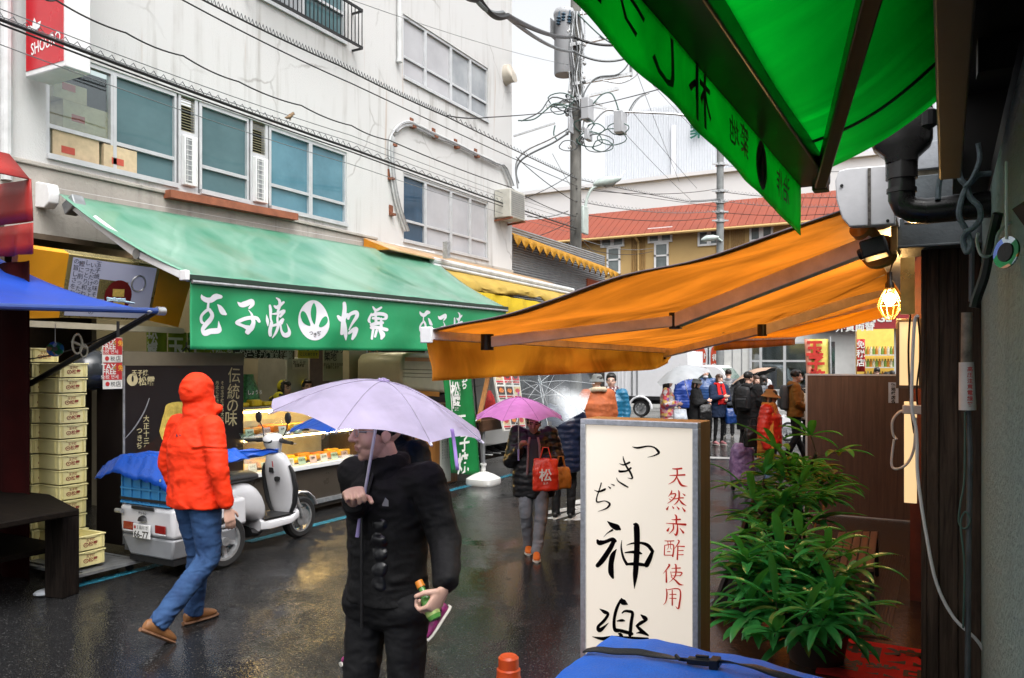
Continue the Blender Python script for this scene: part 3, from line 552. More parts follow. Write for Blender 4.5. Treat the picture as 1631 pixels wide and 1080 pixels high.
for i, (x, y, r) in enumerate(((905, 168, 17), (893, 160, 20), (940, 222, 20), (952, 228, 24), (975, 218, 22), (930, 200, 16), (905, 232, 14), (985, 205, 16), (960, 232, 16), (912, 178, 12), (948, 205, 14), (890, 175, 12))):
    mb = MB(); n_ = 22; mb.tube([Q(x + r * cos(k * .36 + i) * (1 + .12 * sin(k)), y + r * .6 * sin(k * .36 + i), -.3 + .12 * sin(k * .3 + i)) for k in range(n_)], .016, 6); mb.build('cable_coil', m_cgreen if i % 3 else m_cgrey, t)
for i, pts in enumerate((((1003, 70), (1004, 95), (985, 118), (950, 124), (930, 150), (925, 185)), ((990, 90), (1012, 100), (1015, 118), (990, 132), (960, 128)), ((884, 200), (882, 214), (888, 224)), ((905, 212), (880, 228), (845, 245), (828, 258), (822, 275), (826, 292)), ((905, 205), (875, 222), (838, 240), (822, 262), (825, 300)), ((945, 165), (960, 150), (975, 150), (985, 175), (985, 185)), ((1000, 180), (1012, 160), (1030, 148)), ((1000, 184), (1016, 158), (1034, 148)), ((918, 172), (885, 165), (870, 175), (850, 190), (825, 192)), ((916, 165), (880, 155), (860, 178), (830, 193)), ((945, 195), (965, 176), (990, 178), (1040, 180), (1075, 182), (1100, 186)), ((920, 22), (960, 60), (1000, 85), (1012, 110)))):
    mb = MB(); mb.tube([Q(x, y, -.3) for x, y in cr(pts, 5)], .03 if i in (3, 4, 10) else .02, 6); mb.build('feeder_cable', (m_cgrey, m_steel, m_cgreen)[i % 3], t)
# the lamp bracketed to that pole
t = thing('street_lamp', 'pale green street lamp on a curved arm fixed to the big utility pole', 'street lamp', Q(930, 350, -.3))
mb = MB(); mb.tube([Q(x, y, -.35) for x, y in cr(((931, 372), (931, 345), (934, 320), (942, 302), (955, 295)), 5)], .045, 8); mb.build('arm', mat('pale_green_paint', (.45, .52, .49), .4), t)
mb = MB(); c = Q(967, 289, -.35); ax = (RT * .97 + UP * .22).normalized(); up = ax.cross(FW).normalized() * -1
mb.loft([(c + ax * a, FW * b_, ax.cross(FW) * d) for a, b_, d in ((-.42, .05, .05), (-.3, .13, .10), (-.05, .18, .15), (.2, .16, .13), (.38, .08, .06), (.43, .02, .02))], 16); hd = mb.build('lamp_head', MATS['pale_green_paint'], t)
mb = MB(); mb.loft([(c + ax * a - UP * .06, FW * b_, ax.cross(FW) * d) for a, b_, d in ((-.2, .05, .03), (-.05, .14, .12), (.15, .13, .12), (.3, .04, .03))], 14); mb.build('lens', mat('grey_lens', (.30, .31, .28), .15), hd)
mb = MB(); mb.tube([c + ax * .4, c + ax * .5 + UP * .12, c + ax * .56 + UP * .2], .02, 6); mb.build('photocell', m_white, t)
mb = MB(); mb.box(Q(925, 372, -.6), Q(938, 330, -.3)); mb.build('control_box', MATS['pale_green_paint'], t, bev=.03)
D2 = 32.0; base2 = P(1147, 655, D2); base2.z = 0
t = thing('utility_pole', 'slimmer grey utility pole standing before the ochre building', 'pole', base2)
mb = MB(); mb.tube([base2, base2 + V((0, 0, 13.5))], [.16, .13], 14); mb.build('shaft', mat('pole_grey', (.20, .21, .21), .7, var=.2), t)
for y in (262, 305, 322, 338, 352):
    mb = MB(); p = P(1147, y, D2); mb.tube([p - UP * .06, p + UP * .06], .19, 12); mb.build('band', m_steel, t)
    mb = MB(); mb.bar(p - RT * .35 - FW * .1, p + RT * .3 - FW * .1, .06, .06); mb.build('step_bolt', m_steel, t)
mb = MB(); c = P(1132, 380, D2 - .2); mb.loft([(c + RT * a + UP * h_, FW * b_, UP * d) for a, h_, b_, d in ((-.38, -.05, .05, .04), (-.2, 0, .16, .12), (.1, .03, .16, .12), (.32, .05, .05, .05))], 12); mb.tube([c + RT * .3, c + RT * .45 - UP * .1], .04, 8); mb.build('lamp_head', MATS['pale_green_paint'], t)
# overhead cables: start pixel and plane / depth -> end
def wire(pts, r, m, label, s=.15, spiral=0):
    line = []
    for a, b_ in zip(pts, pts[1:]): line += sag(a, b_, s)[:-1]
    line.append(V(pts[-1])); mb = MB(); mb.tube(line, r * .78, 6); o = mb.build('overhead_cable', m); tag(o, label, 'cable', 'overhead cables along the street')
    if spiral:
        z = []
        for i in range(len(line) - 1):
            for k in range(6): z.append(line[i].lerp(line[i + 1], k / 6) + UP * (.07 if k % 2 else .0) * spiral)
        mb = MB(); mb.tube(z, .006, 4); mb.build('spiral_hanger', m_cgrey, o)
    return o
XW = -7.4
wire([PX(-60, 8, XW), PX(560, 237, XW), Q(918, 364, -.2)], .022, m_cable, 'thick black cable running low across the white wall to the pole', .02, 1)
wire([PX(-60, 15, XW), PX(560, 242, XW), Q(918, 368, -.2)], .012, m_cable, 'black cable just beneath the thick one across the white wall', .03)
for i, (a, b_, c) in enumerate(((2, 226, 352), (-10, 216, 346), (48, 262, 372))): wire([PX(-60, a, XW + .05), PX(560, b_, XW + .05), Q(916, c, -.2)], .006, m_cgrey, 'thin grey line strung beside the thick cable along the white wall', .05)
wire([PX(x, y, XW + .1) for x, y in ((60, -10), (89, 0), (200, 52), (292, 89), (380, 130), (480, 168), (560, 200), (619, 223), (815, 299))], .011, m_cable, 'wavy loose black cable drooping over the white wall', .03)
wire([PX(280, -6, XW + .2), PX(560, 133, XW + .2), Q(918, 296, -.2), P(1147, 330, D2 - .2)], .011, m_cable, 'black cable passing below the balcony to the slim pole', .03)
wire([PX(312, -6, XW + .3), PX(540, 104, XW + .3), PX(712, 186, XW + .3), Q(918, 285, -.2), P(1100, 322, D2 - 2), P(1147, 318, D2 - .2)], .014, m_cable, 'black cable with zigzag hanger passing below the balcony', .02, 1)
wire([PX(712, 184, XW + .3), PX(777, 187, XW + .3), Q(918, 173, -.6), P(1061, 139, 15)], .014, m_cable, 'black cable crossing from the white wall in front of the pole', .03)
wire([PX(700, -50, -6), PX(765, 0, -6), PX(808, 25, -6), Q(914, 59, -.5), Q(995, 70, -.3), P(1060, 74, 20)], .055, m_cable, 'fat black cable bundle entering from the top edge', .12)
wire([PX(740, -30, -6), PX(800, 20, -6), Q(914, 82, -.5), Q(994, 94, -.3)], .045, m_cgrey, 'fat grey cable bundle under the black one at the transformer', .16)
wire([PX(560, 0, XW), Q(916, 105, -.3)], .006, m_cgrey, 'thin line rising from the pole to the top of the white building', .1)
for i, (a, b_, c, d) in enumerate((((918, 300), 24, (1147, 300), 32), ((918, 320), 24, (1147, 336), 32), ((918, 340), 24, (1147, 345), 32), ((1147, 262), 32, (1420, 268), 26), ((1147, 305), 32, (1420, 308), 26), ((1147, 320), 32, (1420, 322), 26), ((1147, 338), 32, (1420, 330), 26), ((918, 378), 24, (1040, 395), 34), ((918, 392), 24, (1040, 400), 34))):
    wire([P(*a, b_ - .2), P(*c, d - .2)], .016, (m_cable, m_cgrey)[i % 2], 'thin line strung between the poles before the red roof', .2, 1.4 if i in (1, 4, 5) else 0)
for a, b_ in (((815, 300), (918, 345)), ((822, 250), (918, 322)), ((818, 322), (912, 276)), ((840, 345), (905, 336)), ((832, 382), (912, 350))): wire([P(*a, 19), Q(*b_, -.2)], .013, m_cable, 'short service line from the white building corner to the pole', .08)
for a, b_ in (((1010, 100), (1105, 205)), ((1005, 175), (1110, 300)), ((1013, 112), (1082, 290)), ((998, 215), (1100, 318)), ((930, 385), (990, 440)), ((880, 245), (918, 310))): wire([Q(*a, -.2), P(*b_, 30)], .010, m_cgrey, 'thin stay wire slanting down from the big pole', .05)
# sparrow on the cable
p = PX(462, 189, XW + .05)
mb = MB(); mb.loft([(p + V((0, a, b_)), V((c, 0, 0)), V((0, 0, c))) for a, b_, c in ((-.09, -.01, .006), (-.05, .0, .02), (0, .03, .035), (.03, .055, .03), (.045, .075, .024), (.06, .08, .02), (.075, .078, .006), (.09, .073, .002))], 12)
mb.tube([p + V((.01, 0, .01)), p + V((.01, .0, -.025))], .004, 5); mb.tube([p + V((-.01, 0, .01)), p + V((-.01, 0, -.025))], .004, 5)
tag(mb.build('sparrow', mat('brown_feathers', (.20, .13, .07), .8, var=.5, vs=40)), 'small brown sparrow perched on the cable above the windows', 'bird')
# ================================================================ right side: pier, walls, eaves
YP = 4.95
m_wd = wood('weathered_board', (.030, .020, .015), (.10, .068, .05), .7, 4, bump=.6, spec=.15)
t = thing('timber_pier', 'dark weathered timber pier of vertical boards below the grey beam', 'pillar', PY(1505, 1000, YP))
x0 = PY(1467, 600, YP).x; x1 = .17; zt = PY(1500, 382, YP).z
for i, (a, b_, o) in enumerate(((0, .10, .0), (.102, .30, -.012), (.302, .62, .0), (.622, 1, .006))):
    mb = MB(); mb.box((x0 + (x1 - x0) * a, YP + o, 0), (x0 + (x1 - x0) * b_, YP + 1.1, zt)); mb.build('board', m_wd, t, bev=.004)
m_beam = mat('grey_steel_beam', (.10, .115, .125), .5, .2, var=.35, vs=5, bump=.2)
mb = MB(); a = PY(1428, 349, YP - .1); b_ = PY(1640, 384, YP - .1); mb.box((a.x, YP - .1, b_.z), (.6, YP + .3, a.z)); mb.box((a.x, YP - .13, b_.z), (.6, YP - .1, b_.z + .015)); mb.build('beam', m_beam, t, bev=.004)
mb = MB(); a = PY(1434, 384, 5.75); b_ = PY(1457, 500, 5.75); mb.box((a.x, 5.75, b_.z), (b_.x, 5.78, a.z)); tag(mb.build('warm_glow_plate', mat('warm_glow_sheet', (.62, .42, .14), .3, .8, var=.3, vs=6)), 'added sheet with the warm glow of the caged bulb in its gold colour above the box lamp', 'panel')  # gold sheet added here; the bulb's warm glow is put into its colour
red = mat('red_brown_post', (.16, .03, .012), .5, var=.3, vs=8)
pw = PY(1461, 600, 6.9); mb = MB(); mb.box((pw.x - .05, 6.9, 0), (pw.x + .07, 7.05, 2.75)); tag(mb.build('door_post', red), 'red brown post behind the lit box lamps', 'post')
m_rough = stucco_mat('grey_roughcast', (.46, .60, .56), (.24, .31, .29), (.30, .36, .33), 1.0, 34)
for n_ in m_rough.node_tree.nodes:
    if n_.type == 'BUMP': n_.inputs['Distance'].default_value = .11
mb = MB(); mb.box((.17, -1.5, 0), (.6, YP + .2, 2.62)); tag(mb.build('roughcast_wall', m_rough), 'grey green roughcast wall at the right edge', 'wall')
mb = MB(); mb.box((-.30, YP + 1.12, 0), (.6, 16, 2.9)) if False else mb.box((x0 + .03, YP + 1.12, 0), (.9, 17, 3.0)); tag(mb.build('side_shop', mat('brown_shopfront', (.05, .025, .014), .5, var=.3)), 'dark brown shop front behind the timber pier', 'wall')
# eave over the near shop
t = thing('near_eave', 'dark timber eave overhead at the top right corner', 'eave', (.8, 2, 3))
m_eave = mat('black_timber', (.010, .008, .007), .7, var=.5, vs=6)
mb = MB(); mb.box((.02, -3, 3.02), (3.5, 4.2, 3.1)); mb.build('soffit', m_eave, t); mb = MB(); mb.box((-.20, -3, 2.98), (.018, 3.3, 3.04)); mb.build('added_shade_board', m_eave, t)  # second board is added, unseen above the green canopy, to shade its inner side
a = PY(1485, 175, 3.3); mb = MB(); mb.box((-.02, -3, 2.52), (.05, 3.25, 2.98)); mb.build('fascia', mat('dark_brown_fascia', (.02, .013, .011), .55, var=.4), t, bev=.006)
for i, y in enumerate((.9, 1.7, 2.5, 3.3)):
    mb = MB(); mb.bar((.1, y, 2.95), (2.5, y + .1, 2.95), .09, .12); mb.build('rafter', m_eave, t)
mb = MB(); mb.bar((.18, 2.3, 2.2), (1.2, 2.75, 2.95), .05, .10); mb.build('brace', mat('olive_timber', (.05, .035, .02), .7, var=.3), t)
mb = MB(); mb.box((.03, 3.95, 2.66), (.6, 4.3, 3.1)); mb.build('end_beam', m_eave, t); mb = MB(); mb.box((.17, -1.5, 2.62), (.6, YP - .2, 2.7)); mb.build('wall_plate', m_eave, t)
# grey patched panels behind the downpipe
t = thing('patched_panel', 'stained grey sheet panels behind the black downpipe', 'panel', PY(1480, 270, 4.5))
mp_ = mat('stained_sheet', (.34, .36, .39), .5, var=.25, vs=6, bump=.2); y = 4.55
for k, (p, q, mm) in enumerate((((1430, 190), (1512, 232), mp_), ((1430, 233), (1560, 262), mp_), ((1445, 263), (1560, 283), mat('rust_stained_pipe', (.30, .25, .17), .6, var=.6, vs=8)), ((1440, 284), (1560, 312), m_beam), ((1440, 313), (1560, 347), mp_))):
    a, b_ = PY(*p, y), PY(*q, y + .0); mb = MB(); mb.box((a.x, y - (.03 if k % 2 else 0), b_.z), (b_.x, y + .06, a.z)); mb.build('panel', mm, t, bev=.004)
# black downpipe
t = thing('downpipe', 'black plastic downpipe with a hopper bending right below the green awning', 'pipe', PY(1438, 280, 3.95))
y = 3.95; S = lambda px, py: PY(px, py, y); k_ = (S(1500, 300).x - S(1400, 300).x) / 100; m_bp = mat('black_plastic_pipe', (.014, .013, .013), .28, var=.3, bump=.05)
c = S(1436, 250); mb = MB(); mb.loft([(c + UP * z, V((a, 0, 0)), V((0, b_, 0))) for z, a, b_ in ((.20, .125, .08), (.07, .125, .08), (.04, .115, .075), (.0, .07, .07), (-.03, .065, .065))], 20, pw=.45); mb.build('hopper', m_bp, t)
e1 = S(1436, 318); e2 = S(1450, 336); mb = MB(); mb.tube([c, c + UP * -.1], .066, 18); mb.tube([c + UP * -.05, V((c.x, y, e1.z))] + [V((c.x + .10 * (1 - cos(q)), y, e1.z - .10 * sin(q) * .6)) for q in (.5, 1, 1.57)] + [V((.17, y, e2.z - .0))], .056, 18); mb.build('pipe', m_bp, t)
mb = MB(); mb.tube([V((c.x, y, e1.z + .03)), V((c.x, y, e1.z + .05))], .062, 18); mb.build('collar', m_bp, t)

# ---------------------------------------------------------------- orange awning
m_or = mat('orange_awning_cloth', (.56, .29, .08), .55, var=.12, vs=2.2, bump=.3, bs=9, transl=.72, tcol=(.82, .44, .115), folds=.05, fsc=1.6, bstretch=(1, .35, 1))
t_or = thing('orange_awning', 'large orange retractable awning reaching over the street', 'awning', (-1.6, 6.5, 2.4))
N1 = PY(686, 527, 4.3); N0 = PY(1352, 333, 4.3); F1 = PX(1076, 556, N1.x); F0 = V((N0.x, F1.y, N0.z - .03))
def cloth(u, v):   # u from cassette to front bar, v along the street
    a = N0.lerp(F0, v); b_ = N1.lerp(F1, v); p = a.lerp(b_, u)
    s_ = -.10 * sin(PI * u) * (.35 + .65 * sin(PI * min(1, v * 1.15))) + .05 * noise.noise((u * 2.4, v * 8 + u * 3, 1)) * sin(PI * u) + .012 * noise.noise((u * 4, v * 26, 3)) * sin(PI * u)
    return p + UP * s_
mb = MB(); mb.grid(cloth, 46, 70); mb.build('canopy', m_or, t_or, solid=.006)
mb = MB(); mb.grid(lambda u, v: cloth(u, v * .012) + V((0, -.004, .004)), 46, 1); mb.build('hem', mat('mauve_binding', (.16, .12, .13), .5), t_or, solid=.008)
def val(u, v):
    b_ = N1.lerp(F1, v); dz = (.29 - .08 * v) * (1 - .34 * max(0, (v - .8) / .2) ** 2)
    return b_ + V((-.035 + .035 * sin(v * 16 + 1) * u + .05 * u * noise.noise((v * 8, u * 2, 5)) + .03 * sin((v * 9 + u * 2.5)) * u, 0, -.035 - dz * u))
mb = MB(); mb.grid(val, 10, 80); mb.build('valance', mat('backlit_valance_cloth', (.74, .33, .07), .55, var=.1, vs=2, bump=.25, bs=9, transl=.9, tcol=(1, .54, .14), folds=.03, fsc=1.6), t_or, solid=.005)  # same cloth as the canopy, with its backlight put into a brighter colour
m_abar = mat('awning_bar_grey', (.80, .78, .84), .42, 0, var=.2, vs=6)
mb = MB(); mb.bar(N1 + V((-.01, -.03, -.02)), F1 + V((-.01, .03, -.02)), .055, .075); mb.build('front_bar', m_abar, t_or, bev=.006)
mb = MB(); mb.box(N1 + V((-.05, -.05, -.08)), N1 + V((.04, -.029, .025))); mb.build('end_cap', m_white, t_or, bev=.006)
nrm = (F0 - N0).cross(N1 - N0).normalized()
def onc(x, y, off=-.09):
    r = ray(x, y); pl = N0 + UP * off; tt = (pl - EYE).dot(nrm) / r.dot(nrm); return EYE + r * tt
def arm(pts, name='arm'):
    for i, (a, b_) in enumerate(zip(pts, pts[1:])):
        mb = MB(); mb.bar(a, b_, .075 - .008 * i, .095 - .02 * i); mb.build('arm', m_abar, t_or, bev=.006)
    for p in pts[1:]:
        mb = MB(); mb.tube([p - UP * .055, p + UP * .055], .045, 12); mb.build('arm_joint', m_black, t_or)
arm([onc(1392, 388, -.13), onc(1076, 511, -.21), onc(776, 545, -.10)])
arm([V((N0.x - .05, 8.6, 2.60)), onc(1214, 526, -.19), onc(1055, 565, -.06)])
mb = MB(); mb.grid(lambda u, v: onc(1150, 531, -.05).lerp(V((N0.x - .02, 7.3, 2.60)), u) + V((0, .05 * v, .03 * v)), 10, 1); mb.build('pull_strap', m_pipe, t_or, solid=.004)
oc = [S for S in (PY(1330, 288, 4.24), PY(1336, 272, 4.24), PY(1350, 268, 4.24), PY(1424, 262, 4.24), PY(1426, 357, 4.24), PY(1353, 361, 4.24), PY(1341, 347, 4.24), PY(1332, 318, 4.24))]
m_capw = mat('grimy_white_cap', (.62, .62, .64), .4, var=.18, vs=3, bump=.1, bs=30)
mb = MB(); mb.prism(oc, (0, .07, 0)); cp = mb.build('cassette_end', m_capw, t_or, bev=.006)
mb = MB(); a = PY(1382, 268, 4.235); b_ = PY(1386, 359, 4.235); mb.box((a.x, 4.234, b_.z), (b_.x + .003, 4.2395, a.z)); mb.build('grime_seam', mat('grime', (.10, .09, .08), .8, var=.8, vs=60), cp)
mb = MB()
for x, y in ((1341, 296), (1414, 352), (1417, 268)): mb.lathe([(.008, 0), (.008, .006), (0, .007)], PY(x, y, 4.239), 8, ax=(0, -1, 0))
mb.build('screw', m_black, cp)
mb = MB(); q0 = PY(1345, 275, 4.31); q1 = PY(1424, 345, 4.31); mb.box((q0.x + .03, 4.315, q1.z + .03), (q1.x, F1.y + .1, q0.z - .01)); mb.build('cassette', m_capw, t_or)
mb = MB(); c = V((N0.x + .10, 4.55, q1.z - .12)); mb.obox(c, (.06, 0, .015), (0, .10, 0), (-.01, 0, .045)); mb.tube([c + V((-.08, 0, -.03)), c + V((.06, .0, .02))], .03, 10); mb.build('arm_shoulder', m_black, t_or, bev=.01)
yl = mat('yellow_brown_plastic', (.42, .25, .08), .45, var=.2)  # one yellow brown colour for the roller tube, flange and plate
mb = MB(); a = V((N0.x + .03, 4.75, 2.56)); mb.tube([a + V((-.02, -.0, .05)), a + V((.10, .30, -.09))], .058, 18); mb.lathe([(.06, 0), (.10, 0), (.10, .03), (.06, .03)], a + V((.06, .2, -.06)), 20, ax=(.3, .9, -.35)); mb.build('roller_bracket', yl, t_or)
mb = MB(); mb.box((N0.x + .165, 4.75, 2.47), (N0.x + .195, 5.1, 2.60)); mb.build('bracket_plate', yl, t_or)
# second orange awning further on
t = thing('orange_awning', 'smaller bright orange awning beyond the large one', 'awning', (-1.6, 13, 2.6))
a, b_ = P(1137, 541, 10.6), P(1266, 537, 15.2); m_or2 = mat('bright_orange_cloth', (.72, .27, .02), .5, var=.1, transl=.7, tcol=(1, .45, .04))
mb = MB(); mb.grid(lambda u, v: a.lerp(b_, u) + V((0, 0, -.15 * v)), 12, 2); mb.build('valance', m_or2, t, solid=.006)
mb = MB(); mb.grid(lambda u, v: a.lerp(b_, u).lerp(V((-.4, 10.2 + 5 * u, 2.85)), v) - UP * .06 * sin(PI * v), 10, 10); mb.build('canopy', m_or2, t, solid=.006)
mb = MB(); mb.bar(a, b_, .05, .06); mb.build('front_bar', m_abar, t)
mb = MB(); mb.bar(a.lerp(b_, .2), V((-.4, 11.2, 2.7)), .05, .05); mb.build('arm', m_abar, t)

# ---------------------------------------------------------------- caged bulb and box lamps
D = 5.6; c = P(1417, 478, D); t = thing('cage_lamp', 'lit bulb in a wire cage hanging under the orange awning', 'lamp', c)
mb = MB(); mb.ell(c + UP * .005, (.036, .036, .045), n=16); mb.build('bulb', mat('lit_bulb', (1, .8, .5), .3, var=.01, emit=(1, .58, .20), es=260), t)
mb = MB(); mb.lathe([(.02, 0), (.03, .01), (.03, .05), (.018, .07), (.018, .13)], c + UP * .065, 14); mb.build('socket', m_black, t)
prof = [(.028, .085), (.05, .04), (.078, -.035), (.074, -.05), (.045, -.11), (.022, -.135)]
m_cage = mat('brass_wire', (.55, .36, .12), .35, .6)
mb = MB()
for k in range(10): an = 2 * PI * k / 10; mb.tube([c + V((r * cos(an), r * sin(an), z)) for r, z in prof], .0024, 5)
for r, z in (prof[0], prof[2], prof[4], prof[5], (.06, .0)): mb.tube([c + V((r * cos(q * PI / 10), r * sin(q * PI / 10), z)) for q in range(21)], .0024, 5)
mb.build('cage', m_cage, t)
mb = MB(); mb.tube([c + UP * .19, c + V((.03, 0, .3)), c + V((.02, .05, .45))], .006, 6); mb.build('cord', m_cable, t)
def box_lamp(px0, py0, px1, py1, Y, dep, label, fr):
    a, b_ = PY(px0, py0, Y), PY(px1, py1, Y); t = thing('box_lamp', label, 'lamp', ((a.x + b_.x) / 2, Y, b_.z))
    w_ = .022
    mb = MB(); mb.box((a.x, Y, b_.z), (b_.x, Y + dep, a.z)) if not fr else None
    if fr:
        for p, q in (((a.x, b_.z), (b_.x, b_.z + w_)), ((a.x, a.z - w_), (b_.x, a.z)), ((a.x, b_.z + w_), (a.x + w_, a.z - w_)), ((b_.x - w_, b_.z + w_), (b_.x, a.z - w_))): mb.box((p[0], Y, p[1]), (q[0], Y + dep, q[1]))
        mb.build('frame', mat('bronze_frame', (.16, .12, .09), .4, .3), t, bev=.003); mb = MB(); mb.box((a.x + w_, Y + .008, b_.z + w_), (b_.x - w_, Y + dep - .01, a.z - w_))
    mb.build('diffuser', mat('lit_warm_panel', (.8, .7, .5), .5, var=.02, emit=(1, .70, .34), es=.42), t)
box_lamp(1427, 508, 1469, 619, 6.2, .12, 'upper lit box lamp in a bronze frame beside the timber pier', 1)
box_lamp(1440, 640, 1460, 802, 6.5, .06, 'slim lit strip panel low behind the white plug and cable', 0)
# dividing board
t = thing('partition_board', 'tall dark brown partition board with a pale edge beside the plant', 'partition', G(1360, 826)); YD = G(1300, 822).y
a, b_ = PY(1286, 598, YD), PY(1462, 824, YD); m_pan = wood('brown_laminate', (.075, .038, .024), (.14, .075, .046), .35, 2.2, bump=.1)
mb = MB(); mb.box((a.x, YD, .04), (b_.x + .1, YD + .035, a.z)); mb.build('panel', m_pan, t, bev=.003)
mb = MB(); mb.box((a.x - .022, YD - .004, .03), (a.x, YD + .039, a.z + .02)); mb.box((a.x, YD - .004, a.z), (b_.x + .1, YD + .039, a.z + .02)); mb.box((a.x, YD - .004, .02), (b_.x + .1, YD + .039, .04)); mb.build('edge_trim', m_alu, t)
c0, c1 = PY(1415, 609, YD - .01), PY(1431, 642, YD - .01)
mb = MB(); mb.box((c0.x, YD - .006, c1.z), (c1.x, YD - .002, c0.z)); st = mb.build('sticker', mat('pale_sticker', (.55, .60, .66), .5), t)
mb = MB(); mb.lines('築地銘店会', ((c0.x + c1.x) / 2, YD - .0075, c0.z - .035), (1, 0, 0), (0, 0, 1), .048, vertical=True, bold=.03, gap=1.0); mb.build('lettering', m_black, st)

# ---------------------------------------------------------------- near green awning overhead
m_gr = mat('green_awning_cloth', (.004, .085, .022), .5, var=.15, vs=3, bump=.15, bs=14, transl=.8, tcol=(.005, .60, .13), folds=.02, fsc=2)
m_grv = mat('green_valance_cloth', (.004, .055, .018), .5, var=.15, vs=3, bump=.15, bs=14, transl=.85, tcol=(.007, .78, .13))
t_g = thing('green_awning', 'dark green awning overhead seen from beneath with mirrored lettering', 'awning', (-.5, 1.5, 2.6))
A = P(1281, 284, 3.3); r = ray(1056, 0); k_ = (A.z - H) / r.z; B = EYE + r * k_; dv = (A - B).normalized(); B = A - dv * 5.2
C = PY(1482, 176, A.y); Cn = C - V((0, 5.2, 0)); C2 = V((.0, A.y - .02, C.z + .06))
def gcl(u, v):
    p = A.lerp(C2, u).lerp(B.lerp(V((0, B.y, C2.z)), u), v); return p - UP * (.05 * sin(PI * u) * (1 - .3 * v) - .012 * sin(v * 18 + u * 4))
mb = MB(); mb.grid(gcl, 20, 50); mb.build('canopy', m_gr, t_g, solid=.005)
mb = MB()
for u in (.33, .66):
    pass
mb.grid(lambda u, v: gcl(u, .085 + .006 * v) - UP * .007, 20, 1); mb.build('seam', mat('dark_green_seam', (.003, .03, .01), .6), t_g, solid=.003)
vb = P(1276, 366, 3.3); dn = V((vb.x - A.x, 0, vb.z - A.z)); slope = .0
def gval(u, v):
    p = A.lerp(B, v) + V((-.015, 0, -.02)); h_ = .215 * (1 - .30 * min(1, v / .43))
    return p + V((.004 * sin(v * 60) * u + .010 * noise.noise((v * 20, u * 2, 4)) * u, 0, -h_ * u))
mb = MB(); mb.grid(gval, 8, 120); mb.build('valance', m_grv, t_g, solid=.004)
gl = mat('black_print', (.002, .010, .004), .5)
def gv_pt(s_, h_): # metres along from the far end, height below bar
    p = gval(min(1, h_ / .24), s_ / 5.2); return p + V((.006, 0, 0))
mb = MB()
def vtxt(ch, s0, h0, size):
    vs, fs, wd = textmesh(ch, .012); mb.add([gv_pt(s0 + x * size, h0 + (.80 - y) * size) for x, y in vs], fs)
for ch, s0, h0, sz in (('治', .28, .05, .13), ('作', .42, .06, .13), ('築', .98, .05, .13), ('地', 1.13, .07, .12), ('朴', 1.42, .03, .21), ('し', 1.70, .04, .2), ('つ', 1.92, .03, .16), ('山', 2.15, .05, .16)): vtxt(ch, s0, h0, sz)
dk = [gv_pt(.80 + .075 * cos(q * PI / 14), .125 + .10 * sin(q * PI / 14)) for q in range(28)]; mb.poly(dk); mb.build('lettering', gl, t_g)
mb = MB(); e_ = V((.003, 0, 0))
for pl in (((.80, .045), (.86, .16), (.85, .18), (.80, .075), (.75, .18), (.74, .16)), ((.83, .12), (.84, .20), (.825, .20), (.815, .13)), ((.785, .12), (.775, .20), (.76, .20), (.77, .12))): mb.poly([gv_pt(*p) + e_ for p in pl])
mb.build('emblem', m_grv, t_g)
m_dkbar = mat('dark_brown_bar', (.030, .018, .012), .35, .3, var=.3)
mb = MB(); mb.bar(A + V((.035, .02, .0)), B + V((.035, 0, .0)), .13, .07); mb.build('front_bar', m_dkbar, t_g, bev=.008)
sh = gcl(.9, .30) - UP * .12; mb = MB(); mb.bar(A + V((.07, -.05, -.03)), P(1392, -30, 1.70), .045, .06); mb.build('arm', mat('copper_brown_bar', (.10, .045, .022), .32, .4), t_g, bev=.005)
mb = MB(); p = A + V((.06, .03, -.02)); mb.obox(p, (.03, 0, 0), (0, .035, 0), (0, 0, .035)); mb.build('end_cap', mat('rust_brown_cap', (.16, .08, .05), .5), t_g, bev=.004)
mb = MB(); mb.lathe([(.0, -.02), (.03, 0), (.03, .06), (0, .08)], P(1480, 200, 3.3), 10); mb.build('roller_end', m_black, t_g)

# ---------------------------------------------------------------- ropes, conduits, cables on the right wall
rope = mat('grey_rope', (.16, .20, .22), .8, var=.3, vs=60, bump=.5, bs=120)
def rp(pts, Y, r, m, name, label, cat, n=5, group=None):
    mb = MB(); mb.tube([PY(x, y, Y + .006 * sin(k * .45)) for k, (x, y) in enumerate(cr(pts, n))], r, 7); return tag(mb.build(name, m), label, cat, group)
rp([(1524, 228), (1519, 245), (1503, 268), (1496, 292), (1494, 318)], 3.9, .012, rope, 'rope_end', 'short grey rope end dangling left of the knot', 'rope')
rp([(1527, 228), (1526, 262), (1530, 285), (1540, 296), (1546, 315), (1560, 330), (1561, 350), (1548, 365), (1538, 370), (1534, 385), (1540, 402), (1546, 390), (1540, 368), (1528, 345), (1531, 320), (1540, 298), (1552, 285), (1560, 278), (1590, 276)], 3.88, .012, rope, 'knotted_rope', 'grey twisted rope tied in a loop and knot against the wall', 'rope')
rp([(1558, 228), (1560, 255), (1548, 285), (1536, 298)], 3.86, .010, rope, 'rope_end', 'grey rope coming down from the eave to the knot', 'rope')
mb = MB(); mb.tube([PY(1565 + .8 * sin(k), 232 + k * 3, 4.6) for k in range(36)], [.034 if k % 2 else .029 for k in range(36)], 12); tag(mb.build('flexible_duct', mat('ribbed_white_duct', (.40, .40, .38), .5, var=.2)), 'ribbed pale flexible duct behind the ropes', 'duct')
rp([(1590, 340), (1584, 365), (1576, 400), (1568, 440), (1556, 475), (1552, 490)], 2.8, .015, m_cable, 'thick_cable', 'thick black cable curving down the roughcast wall', 'cable')
rp([(1619, 352), (1604, 358), (1590, 372), (1585, 395), (1575, 408), (1562, 405), (1556, 385), (1558, 372)], 2.78, .0045, m_white, 'cotton_string', 'thin white cord looped round the black cable', 'cord')
